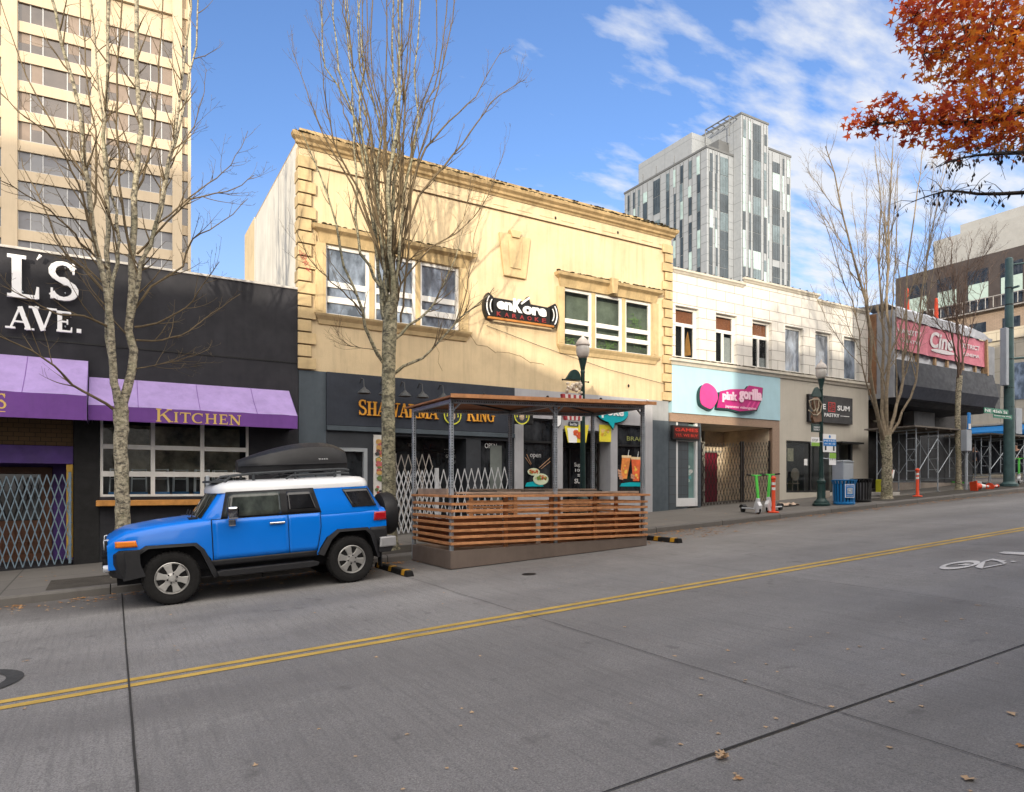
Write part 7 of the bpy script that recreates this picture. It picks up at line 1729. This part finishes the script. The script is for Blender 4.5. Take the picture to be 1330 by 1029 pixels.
def bring(x):
    t = (x - 1.10) / 1.76; t = max(0, min(1, t))
    w = .29 * (1 - (1 - min(1, t / .36)) ** 2.4) + .14; w *= 1 - .22 * max(0, (t - .85) / .15) ** 2
    up = .11 + .27 * (1 - (1 - min(1, t / .66)) ** 1.6); up *= 1 - .38 * max(0, (t - .74) / .26) ** 2; lo = .07 + .05 * min(1, t / .10)
    z = 2.0
    return [(x, -w * .7, z - lo), (x, -w * .97, z - lo * .8), (x, -w, z), (x, -w * 1.015, z + .012), (x, -w * .98, z + up * .35), (x, -w * .82, z + up * .78), (x, -w * .5, z + up), (x, 0, z + up * 1.02 + .004), (x, w * .5, z + up), (x, w * .82, z + up * .78), (x, w * .98, z + up * .35), (x, w * 1.015, z + .012), (x, w, z), (x, w * .97, z - lo * .8), (x, w * .7, z - lo)]
mb = MB(); loft(mb, [bring(1.10 + 1.76 * i / 18) for i in range(19)]); mb.move(CM); hang(mb.build('shell', m_box, smooth=28), BXX)
mb = MB(); 
for s in (-1, 1):
    pts = [Vector(bring(1.12 + 1.72 * i / 14)[3 if s < 0 else 11]) + Vector((0, s * .004, 0)) for i in range(15)]; mb.tube(pts, .011, 6)
mb.move(CM); hang(mb.build('rim_seam', m_plas), BXX)
mb = MB(); put_text(mb, 'THULE', 2.34, 2.50, 2.075, 2.10, -.424, .004, .01); mb.move(CM); hang(mb.build('lettering', m_roofw, weld=False), BXX)
mb = MB()
for x in (1.55, 2.45): mb.box(x - .04, x + .04, -.2, .2, 1.885, 1.93)
mb.move(CM); hang(mb.build('clamp', m_rack), BXX)
# ================================================================== bare street trees
def bark(name, a, b, sc=14):
    m, nt, bs, co = new_mat(name)
    n = _noise(nt, co, sc, 5, .7); c = _mix(nt, _ramp(nt, n, .38, .62), a, b)
    c = _mix(nt, _ramp(nt, _noise(nt, co, 9, 4, .6, (1, 1, 2.2)), .53, .62, 0, .85), c, (.035, .03, .025))
    c = _mix(nt, _ramp(nt, _noise(nt, co, 2.2, 4), .5, .7, 0, .5), c, (.16, .16, .08))
    nt.links.new(c, bs.inputs['Base Color']); bs.inputs['Roughness'].default_value = .85
    bp = nt.nodes.new('ShaderNodeBump'); bp.inputs['Strength'].default_value = .6; bp.inputs['Distance'].default_value = .02
    nt.links.new(n, bp.inputs['Height']); nt.links.new(bp.outputs[0], bs.inputs['Normal']); return m
m_bark = bark('pale_bark', (.125, .105, .07), (.45, .40, .285), 17); m_twig = mat('twig_bark', (.125, .092, .052), .85, .35, 6)
m_twigr = mat('reddish_twig', (.14, .095, .07), .85, .3, 6)
def bez(pts, n):
    """smooth polyline through control points (Catmull-Rom)"""
    P = [Vector(p) for p in pts]
    if len(P) < 3: return [P[0].lerp(P[-1], i / n) for i in range(n + 1)]
    out = []; m = len(P) - 1
    for i in range(n + 1):
        f = i / n * m; k = min(int(f), m - 1); t = f - k
        p0, p1, p2, p3 = P[max(0, k - 1)], P[k], P[k + 1], P[min(m, k + 2)]
        out.append(.5 * ((2 * p1) + (-p0 + p2) * t + (2 * p0 - 5 * p1 + 4 * p2 - p3) * t * t + (-p0 + 3 * p1 - 3 * p2 + p3) * t ** 3))
    return out
class Tree:
    def __init__(s, seed, up=0.35, spread=(22, 48), twig=1.0): s.r = random.Random(seed); s.trunk = MB(); s.limb = MB(); s.tw = MB(); s.up = up; s.sp = spread; s.twig = twig
    def stem(s, pts, r0, r1, n=14, kids=14, klen=1.2, lev=0, start=.15):
        P = bez(pts, n); m = len(P)
        rad = [r0 + (r1 - r0) * (j / (m - 1)) ** .85 for j in range(m)]
        if lev == 0:   # slight waviness
            P = [p + Vector((s.r.gauss(0, 1), s.r.gauss(0, 1), 0)) * (rad[j] * .3 + .012) * (0 < j < m - 1) for j, p in enumerate(P)]
        (s.limb if r0 > .034 else s.tw).tube(P, rad, 8 if r0 > .05 else 6, cap=False)
        s.kids(P, rad, kids, klen, 1, start); return P
    def kids(s, P, rad, n, ln, lev, start=.15):
        L = len(P) - 1
        for _ in range(n):
            f = start + (1 - start) * s.r.random() ** .8; k = min(int(f * L), L - 1); t = f * L - k
            p = P[k].lerp(P[k + 1], t); r = rad[k] + (rad[k + 1] - rad[k]) * t; d = (P[k + 1] - P[k]).normalized()
            a = s.r.uniform(0, 2 * pi); o = d.orthogonal().normalized(); o = Matrix.Rotation(a, 3, d) @ o
            ang = R(s.r.uniform(*s.sp)) * (1.25 if lev > 1 else 1); q = (d * cos(ang) + o * sin(ang)).normalized()
            s.branch(p, q, ln * s.r.uniform(.45, 1.25) * (1.15 - .55 * f), min(r * .62, .004 + .010 * ln * (1.4 - .3 * lev)), lev)
    def branch(s, p, d, ln, r, lev):
        n = 6 if lev == 1 else 4; P = [p.copy()]; q = d.copy()
        for i in range(n):
            q = (q + Vector((0, 0, s.up * (.5 if lev > 1 else 1) / n * 1.6)) + Vector((s.r.gauss(0, 1), s.r.gauss(0, 1), s.r.gauss(0, 1))) * (.07 if lev == 1 else .12)).normalized(); P.append(P[-1] + q * ln / n)
        rad = [max(.0022, r * (1 - .85 * j / n)) for j in range(n + 1)]
        (s.limb if lev == 1 and r > .02 else s.tw).tube(P, rad, 5 if lev == 1 else 3, cap=False)
        if lev < 3 and ln > .22:
            s.kids(P, rad, max(2, int((4.2 if lev == 1 else 2.6) * s.twig * (ln ** .6))), ln * (.42 if lev == 1 else .45), lev + 1, .2)
    def done(s, name, label, base, m_t=None, group=None, m_b=None):
        m_b = m_b or m_bark
        o = thing(name, label, 'tree', tuple(base), group=group)
        hang(s.trunk.build('trunk', m_b, smooth=60, weld=False), o)
        c = hang(s.limb.build('crown', m_b if m_t is None else m_t, smooth=60, weld=False, fixn=False), o)
        t = s.tw.build('twigs', m_twig if m_t is None else m_t, weld=False, fixn=False); t.parent = c
        return o
def px_stem(T, Y, pix, r0, r1, dy0=0.0, dy1=0.0, **k):
    m = len(pix) - 1; T.stem([at(p[0], p[1], Y + dy0 + (dy1 - dy0) * i / m) for i, p in enumerate(pix)], r0, r1, **k)
def px_trunk(T, Y, pix, rads, base):
    P = bez([base] + [at(p[0], p[1], Y) for p in pix], 22); n = len(P)
    R_ = []
    for j in range(n):
        f = j / (n - 1) * (len(rads) - 1); k = min(int(f), len(rads) - 2); R_.append(rads[k] + (rads[k + 1] - rads[k]) * (f - k))
    R_[0] *= 1.5; R_[1] *= 1.15
    P = [p + Vector((T.r.gauss(0, .006), T.r.gauss(0, .006), 0)) for p in P]
    T.trunk.tube(P, R_, 14, cap=True)
# ---- first tree, in front of the restaurant
Y1 = 14.0; T1 = Tree(11, .30, (24, 50)); b1 = Vector((at(160, 700, Y1).x, Y1, walk(0.2, Y1) - .05))
px_trunk(T1, Y1, [(159, 680), (158, 620), (157, 570), (157, 532)], [.14, .124, .116, .112, .13], b1)
S1 = [([(155, 536), (147, 505), (144, 470), (141, 425), (139, 385), (126, 340), (119, 290), (113, 225), (107, 180), (97, 120), (75, 40), (62, -20)], .085, .02, .0, -.9),
      ([(155, 534), (146, 500), (143, 450), (141, 400), (141, 350), (140, 300), (139, 249), (136, 192), (137, 120), (141, 40), (143, -60)], .075, .02, .0, .5),
      ([(160, 536), (164, 508), (168, 465), (168, 420), (171, 370), (174, 291), (177, 229), (180, 180), (179, 110), (178, 30), (178, -80)], .10, .03, .0, .1),
      ([(168, 430), (172, 390), (181, 350), (198, 304), (211, 254), (223, 204), (238, 145), (252, 70), (258, -20)], .055, .014, .05, .8),
      ([(168, 440), (176, 380), (190, 330), (205, 280), (216, 230), (226, 180), (236, 110), (246, 20), (250, -60)], .05, .014, .0, -.8),
      ([(142, 420), (150, 350), (154, 310), (151, 279), (141, 217), (134, 155), (122, 60), (112, -30)], .045, .012, .0, .7),
      ([(176, 400), (196, 372), (236, 346), (250, 310), (273, 299), (300, 278), (322, 258)], .03, .006, .05, .5),
      ([(178, 330), (210, 296), (246, 262), (285, 251), (310, 243), (330, 228)], .028, .006, -.05, -.6),
      ([(205, 290), (240, 262), (268, 240), (290, 222), (310, 196), (322, 170)], .02, .005, 0, .4),
      ([(175, 425), (205, 420), (240, 400), (264, 370), (285, 340)], .024, .005, .0, -.9), ([(176, 442), (210, 442), (244, 430), (275, 408), (312, 382)], .022, .005, 0, .6), ([(172, 480), (200, 475), (240, 466), (272, 454)], .014, .004, 0, .2),
      ([(141, 425), (110, 411), (75, 408), (40, 390), (5, 372)], .026, .006, 0, -.7), ([(142, 385), (112, 352), (88, 336), (62, 279), (42, 240), (28, 205)], .034, .006, 0, .9), ([(140, 350), (112, 322), (90, 296), (60, 270), (20, 245), (-20, 225)], .026, .006, 0, -.9),
      ([(148, 532), (120, 515), (95, 500), (70, 476), (40, 455), (0, 438), (-40, 420)], .032, .007, 0, -.9), ([(118, 300), (106, 250), (88, 210), (60, 172), (30, 150), (0, 120)], .026, .006, -.5, -1.2), ([(138, 270), (120, 240), (85, 190), (45, 120), (20, 60), (0, 0)], .026, .006, .2, 1.2),
      ([(176, 250), (190, 220), (200, 160), (208, 80), (212, -20)], .03, .01, .1, .9), ([(170, 330), (160, 280), (154, 210), (152, 120), (158, 30), (160, -40)], .03, .01, -.1, -.9), ([(222, 210), (245, 175), (262, 130), (268, 90)], .016, .004, .5, .6), ([(118, 295), (124, 240), (122, 170), (112, 90), (104, 0)], .026, .008, -.6, .2)]
for pts, a, b, y0, y1 in S1: px_stem(T1, Y1, pts, a * .86, b, y0, y1, n=18 if a > .04 else 12, kids=17 if a > .04 else 11, klen=1.2 if a > .04 else .8)
T1.done('street_tree', 'bare pale barked street tree forking low in front of the purple awnings', b1)
# ---- second tree, many upright stems in front of the yellow building
Y2 = 13.9; T2 = Tree(23, .45, (16, 38)); b2 = Vector((at(505, 700, Y2).x, Y2, walk(5, Y2) - .05))
px_trunk(T2, Y2, [(505, 650), (505, 590), (504, 530), (505, 480), (506, 430), (508, 385)], [.175, .158, .15, .145, .145, .158, .14], b2)
rt = random.Random(5)
tops = [(418, 0), (432, -40), (446, 0), (458, -60), (468, -90), (478, -90), (490, -110), (503, -120), (516, -140), (530, -120), (542, -110), (556, -100), (568, -80), (584, -60), (597, -40), (470, -40), (511, -100), (537, -70), (450, -30), (524, -80)]
for i, (tx, ty) in enumerate(tops):
    f = (tx - 510) / 90; x0 = 508 + f * 10 + rt.uniform(-3, 3); big = .07 if abs(tx - 514) < 8 else rt.uniform(.022, .042); dy = rt.uniform(-1.1, 1.1)
    ys0 = rt.uniform(345, 420); m1 = 508 + f * 28 + rt.uniform(-7, 7); m2 = 508 + f * 52 + rt.uniform(-10, 10); m3 = 508 + f * 76 + rt.uniform(-9, 9)
    px_stem(T2, Y2, [(x0 if abs(f) > .2 else 508, ys0), (x0 + f * 6, ys0 - 50), (m1, 250), (m2, 160), (m3, 80), (tx, ty)], big, .01, dy * .08, dy, n=18, kids=17, klen=1.1)
S2 = [([(499, 472), (486, 450), (478, 433), (468, 398), (448, 345), (438, 300), (420, 240), (404, 200), (392, 172)], .055, .008, 0, -.7), ([(494, 372), (478, 345), (464, 310), (463, 250), (461, 190), (459, 130), (452, 60), (448, -10)], .045, .01, 0, .4),
      ([(511, 486), (530, 474), (556, 460), (585, 427), (600, 412), (622, 394), (641, 374)], .05, .01, 0, -.5), ([(511, 442), (535, 420), (556, 405), (568, 385), (578, 366), (590, 340), (600, 300)], .048, .008, 0, .5),
      ([(515, 330), (530, 260), (548, 200), (566, 178), (583, 158), (604, 138), (621, 120), (636, 92), (654, 62)], .04, .006, .1, .5), ([(516, 340), (540, 262), (570, 222), (592, 198), (611, 174), (626, 150), (644, 128), (668, 112), (682, 104)], .036, .006, 0, -.6),
      ([(498, 350), (470, 270), (446, 220), (427, 189), (412, 156), (404, 133), (392, 100), (380, 66)], .032, .005, 0, .8), ([(498, 340), (466, 250), (440, 200), (432, 179), (425, 140), (422, 115), (417, 84), (414, 40)], .03, .005, 0, -.8), ([(500, 330), (475, 230), (458, 174), (446, 144), (441, 118), (434, 84)], .028, .005, .1, 1.0),
      ([(596, 416), (606, 380), (612, 340), (618, 300), (628, 262)], .018, .004, -.4, -.2), ([(553, 462), (574, 440), (590, 420), (602, 388)], .014, .004, -.2, .3), ([(494, 455), (470, 452), (452, 448), (440, 438)], .012, .004, 0, .2), ([(470, 405), (450, 382), (424, 360), (398, 330), (386, 300)], .022, .005, -.2, -.6), ([(520, 370), (560, 322), (596, 300), (630, 262), (646, 220), (656, 190)], .024, .005, .1, .3), ([(514, 355), (540, 330), (580, 310), (604, 280), (612, 230)], .022, .005, .1, -.5)]
for pts, a, b, y0, y1 in S2: px_stem(T2, Y2, pts, a * .8, b, y0, y1, n=14, kids=13, klen=.85)
T2.done('street_tree', 'bare multi stemmed street tree between the blue car and the dining deck', b2, m_b=bark('mossy_bark', (.085, .08, .05), (.36, .33, .22), 11))
# ---- third tree, beside the bins
def vase(T, Y, mains, n2, _, half, r2, klen, kids):
    """a few heavy stems, each giving off upright secondary leaders"""
    for pts, a, b, dy in mains:
        P = bez([at(p[0], p[1], Y + dy * i / (len(pts) - 1)) for i, p in enumerate(pts)], 16)
        P = [p + Vector((T.r.gauss(0, 1), T.r.gauss(0, 1), 0)) * .022 * (0 < j < 16) for j, p in enumerate(P)]
        a *= .78; rad = [a + (b - a) * (j / 16) ** .8 for j in range(17)]; T.limb.tube(P, rad, 8, cap=False); T.kids(P, rad, kids, klen, 1, .25)
        for _ in range(n2):
            k = T.r.randint(3, 12); p = P[k]; hgt = (P[-1].z - p.z) * T.r.uniform(.55, 1.02); out = T.r.uniform(-half, half) + (P[-1].x - P[0].x) * .25; back = T.r.uniform(-half, half)
            Q = [p, p + Vector((out * .30, back * .30, hgt * .22)), p + Vector((out * .62, back * .62, hgt * .55)), p + Vector((out + T.r.gauss(0, .1), back, hgt))]
            T.stem(Q, min(rad[k] * .6, r2 * T.r.uniform(.7, 1.2)), .007, n=12, kids=kids, klen=klen * .8)
Y3 = 13.85; T3 = Tree(31, .42, (18, 42), 1.15); b3 = Vector((at(1152, 640, Y3).x, Y3, walk(23.5, Y3) - .05))
px_trunk(T3, Y3, [(1152, 628), (1152, 600), (1150, 566)], [.20, .175, .165, .185], b3)
vase(T3, Y3, [([(1147, 570), (1136, 530), (1130, 480), (1131, 440), (1124, 390), (1106, 330), (1096, 280), (1084, 225), (1072, 190)], .095, .012, -1.0), ([(1149, 568), (1146, 520), (1147, 460), (1144, 390), (1142, 330), (1143, 260), (1136, 190)], .095, .012, .9), ([(1151, 566), (1151, 515), (1155, 450), (1152, 380), (1154, 300), (1157, 230), (1160, 175)], .10, .012, .0),
  ([(1153, 568), (1162, 535), (1172, 500), (1176, 450), (1178, 380), (1186, 300), (1194, 230), (1200, 190)], .085, .012, .8), ([(1154, 568), (1168, 545), (1186, 505), (1193, 450), (1197, 390), (1206, 320), (1222, 250), (1232, 205)], .065, .010, -.9), ([(1147, 560), (1132, 520), (1120, 470), (1112, 410), (1094, 360), (1078, 310), (1064, 275)], .04, .008, .3)], 5, 0, 1.1, .042, 1.35, 13)
T3.done('street_tree', 'bare upright street tree beside the black bin and scaffold', b3, mat('limb_bark', (.22, .175, .12), .85, .4, 9))
# ---- fourth, thinner tree
Y4 = 14.4; T4 = Tree(37, .40, (20, 46), 1.45); b4 = Vector((at(1245, 640, Y4).x, Y4, walk(29.5, Y4) - .05))
px_trunk(T4, Y4, [(1245, 610), (1244, 570), (1244, 530), (1246, 488)], [.13, .105, .10, .10, .11], b4)
vase(T4, Y4, [([(1245, 492), (1240, 455), (1230, 410), (1220, 360), (1212, 318)], .05, .008, -.6), ([(1246, 490), (1244, 440), (1240, 390), (1238, 340), (1234, 300)], .055, .008, .5), ([(1247, 490), (1250, 440), (1252, 390), (1257, 340), (1262, 310)], .05, .008, -.3), ([(1247, 492), (1255, 455), (1266, 410), (1276, 375), (1288, 345)], .04, .007, .6), ([(1245, 470), (1232, 440), (1216, 415), (1200, 385), (1190, 360)], .03, .006, .2)], 5, 0, 1.0, .026, 1.2, 14)
T4.done('street_tree', 'thin bare street tree in front of the cinema banner with a dense brown twig crown', b4, m_twigr)
# ================================================================== red maple overhanging from the near pavement
m_leafm = None
def leaf_mat(name, cols):
    m, nt, b, co = new_mat(name)
    g = nt.nodes.new('ShaderNodeNewGeometry'); rmp = nt.nodes.new('ShaderNodeValToRGB'); nt.links.new(g.outputs['Random Per Island'], rmp.inputs[0])
    el = rmp.color_ramp.elements; el[0].position = 0; el[0].color = (*cols[0], 1); el[1].position = 1; el[1].color = (*cols[-1], 1)
    for i, c in enumerate(cols[1:-1]): e = el.new((i + 1) / (len(cols) - 1)); e.color = (*c, 1)
    nt.links.new(rmp.outputs[0], b.inputs['Base Color']); b.inputs['Roughness'].default_value = .6
    tr = nt.nodes.new('ShaderNodeBsdfTranslucent'); nt.links.new(rmp.outputs[0], tr.inputs[0]); mx = nt.nodes.new('ShaderNodeMixShader'); mx.inputs[0].default_value = .55
    nt.links.new(b.outputs[0], mx.inputs[1]); nt.links.new(tr.outputs[0], mx.inputs[2]); nt.links.new(mx.outputs[0], nt.nodes['Material Output'].inputs[0]); return m
m_red = leaf_mat('red_leaves', [(.36, .04, .025), (.50, .075, .025), (.62, .15, .025), (.42, .055, .025)]); m_or = leaf_mat('orange_leaves', [(.74, .28, .035), (.68, .19, .025), (.78, .36, .05), (.62, .14, .025)]); m_brl = mat('dead_leaf', (.05, .03, .022), .8, .4)
rm = random.Random(77); tb = Vector((13.8, -0.1, 0)); tb.z = G(13.8) + .1
MT = thing('maple_tree', 'maple with red and orange autumn leaves overhanging the top right corner', 'tree', tuple(tb))
mt = MB(); mt.tube([tb, tb + Vector((0, .05, 1.6)), tb + Vector((-.1, .2, 3.4)), tb + Vector((-.2, .4, 5.0))], [.26, .19, .17, .15], 12); hang(mt.build('trunk', m_bark, smooth=60), MT)
lm = MB(); fork = tb + Vector((-.2, .4, 5.0))
ends = []
def limb(pts, r0, r1, n=10):
    P = bez(pts, n); lm.tube(P, [r0 + (r1 - r0) * j / n for j in range(n + 1)], 6, cap=False); return P
LBS = [limb([fork, atT(1420, 120, 11), atT(1340, 140, 10.6), atT(1290, 158, 10.5), atT(1230, 160, 10.5), atT(1160, 158, 10.6), atT(1115, 168, 10.7)], .09, .008),
       limb([fork, atT(1420, 60, 11.2), atT(1340, 60, 11), atT(1270, 50, 11), atT(1200, 70, 11)], .08, .01), limb([fork, atT(1400, -40, 11.5), atT(1300, -40, 11.5), atT(1190, 20, 11.4)], .08, .01),
       limb([fork, atT(1430, 190, 10.2), atT(1330, 198, 10), atT(1290, 200, 10), atT(1250, 205, 10), atT(1215, 218, 10)], .05, .005), limb([fork + Vector((0, 0, -.4)), atT(1430, 240, 10), atT(1335, 250, 9.8), atT(1270, 252, 9.8), atT(1230, 248, 9.8), atT(1185, 262, 9.8)], .045, .005),
       limb([fork, fork + Vector((-.6, .8, 2.5)), fork + Vector((-1.2, 1.2, 5))], .1, .02), limb([fork, fork + Vector((1.5, 1, 2.2)), fork + Vector((2.6, 1.8, 4))], .09, .02), limb([fork, fork + Vector((.6, -1.5, 2.2)), fork + Vector((.8, -2.6, 4))], .09, .02)]
clus = []   # (centre, radius x/y/z, leaves, red share)
for px, py, t, rx, rz, n, red in ((1300, 20, 11, 1.0, .9, 620, .5), (1240, 30, 11.1, .75, .75, 420, .75), (1205, 20, 11.2, .55, .5, 240, .9), (1215, 62, 11, .5, .4, 190, .6), (1290, 90, 10.7, .8, .6, 430, .35), (1320, 60, 10.8, .8, .7, 380, .3), (1250, 85, 10.9, .55, .3, 170, .4),
    (1140, 152, 10.6, .42, .22, 120, .95), (1155, 135, 10.6, .2, .2, 36, .98), (1185, 160, 10.5, .5, .25, 180, .85), (1230, 150, 10.5, .55, .38, 240, .7), (1275, 150, 10.5, .6, .45, 280, .5), (1320, 145, 10.5, .6, .5, 300, .4), (1250, 185, 10.4, .4, .2, 90, .6), (1115, 165, 10.7, .18, .12, 22, 1), (1290, 178, 10.4, .5, .22, 110, .5), (1345, 170, 10.3, .5, .4, 170, .4), (1180, 15, 11.3, .25, .3, 50, 1), (1175, 40, 11.2, .12, .12, 10, 1),
    (1400, 60, 11.2, 1.3, 1.2, 700, .4), (1340, -80, 11.6, 1.5, 1.2, 800, .5), (1240, -60, 11.4, 1.0, .8, 350, .6)): clus.append((atT(px, py, t), rx, rz, n, red))
for dx, dy, dz, n in ((1.8, 1.2, 3.6, 500), (.6, -1.8, 3.4, 500), (-.8, .8, 4.6, 500), (2.4, -.6, 2.4, 400)): clus.append((fork + Vector((dx, dy, dz)), 1.5, 1.2, n, .5))
LR, LO, LBk = MB(), MB(), MB()
def mleaf(mb, c, s, r):
    E_ = Euler((r.gauss(0, .7), r.gauss(0, .7), r.uniform(0, 6.28))).to_matrix(); P = []
    for a, l in ((-90, .25), (-40, .75), (-15, .36), (15, 1.0), (42, .42), (90, 1.15), (138, .42), (165, 1.0), (195, .36), (220, .75)):
        P.append(c + E_ @ Vector((l * s * cos(R(a)), l * s * sin(R(a)), .25 * l * s * (r.random() - .5))))
    mb.q(*P)
for c, rx, rz, n, red in clus:
    for k in range(int(n * .74)):
        v = Vector((rm.gauss(0, .48), rm.gauss(0, .48), rm.gauss(0, .48)));
        if v.length > 1.15: v *= 1.15 / v.length
        p = c + Vector((v.x * rx, v.y * rx, v.z * rz)); mleaf(LR if rm.random() < red else LO, p, rm.uniform(.058, .098), rm)
        if k % 14 == 0:
            P0_ = min((q for L in LBS for q in L), key=lambda q: (q - p).length); midp = P0_.lerp(p, .55) + Vector((0, 0, .05)); lm.tube([P0_, midp, p], [.008, .005, .0025], 4, cap=False)
# lower branches hung with small dry keys
for L in (LBS[3], LBS[4]):
    for _ in range(46):
        k = rm.randint(2, len(L) - 2); p = L[k].lerp(L[k + 1], rm.random()); d = Vector((rm.gauss(0, .5), rm.gauss(0, .5), rm.uniform(-.5, .35))); q = p + d * rm.uniform(.25, .6); mdl = p.lerp(q, .5) + Vector((0, 0, .04)); lm.tube([p, mdl, q], [.006, .004, .0025], 4, cap=False)
        for _ in range(rm.randint(1, 4)):
            c = p.lerp(q, rm.uniform(.4, 1)); e = Vector((rm.gauss(0, .02), rm.gauss(0, .02), -rm.uniform(.05, .10))); w = Vector((rm.uniform(-1, 1), rm.uniform(-1, 1), 0)).normalized() * .018; LBk.q(c, c + e * .6 + w, c + e, c + e * .6 - w)
hang(lm.build('limbs', mat('dark_limb', (.045, .035, .03), .85, .3, 6), smooth=60, weld=False, fixn=False), MT)
hang(LR.build('red_foliage', m_red, fixn=False, weld=False), MT); hang(LO.build('orange_foliage', m_or, fixn=False, weld=False), MT); tag(hang(LBk.build('dry_keys', m_brl, fixn=False, weld=False), MT), kind='stuff')
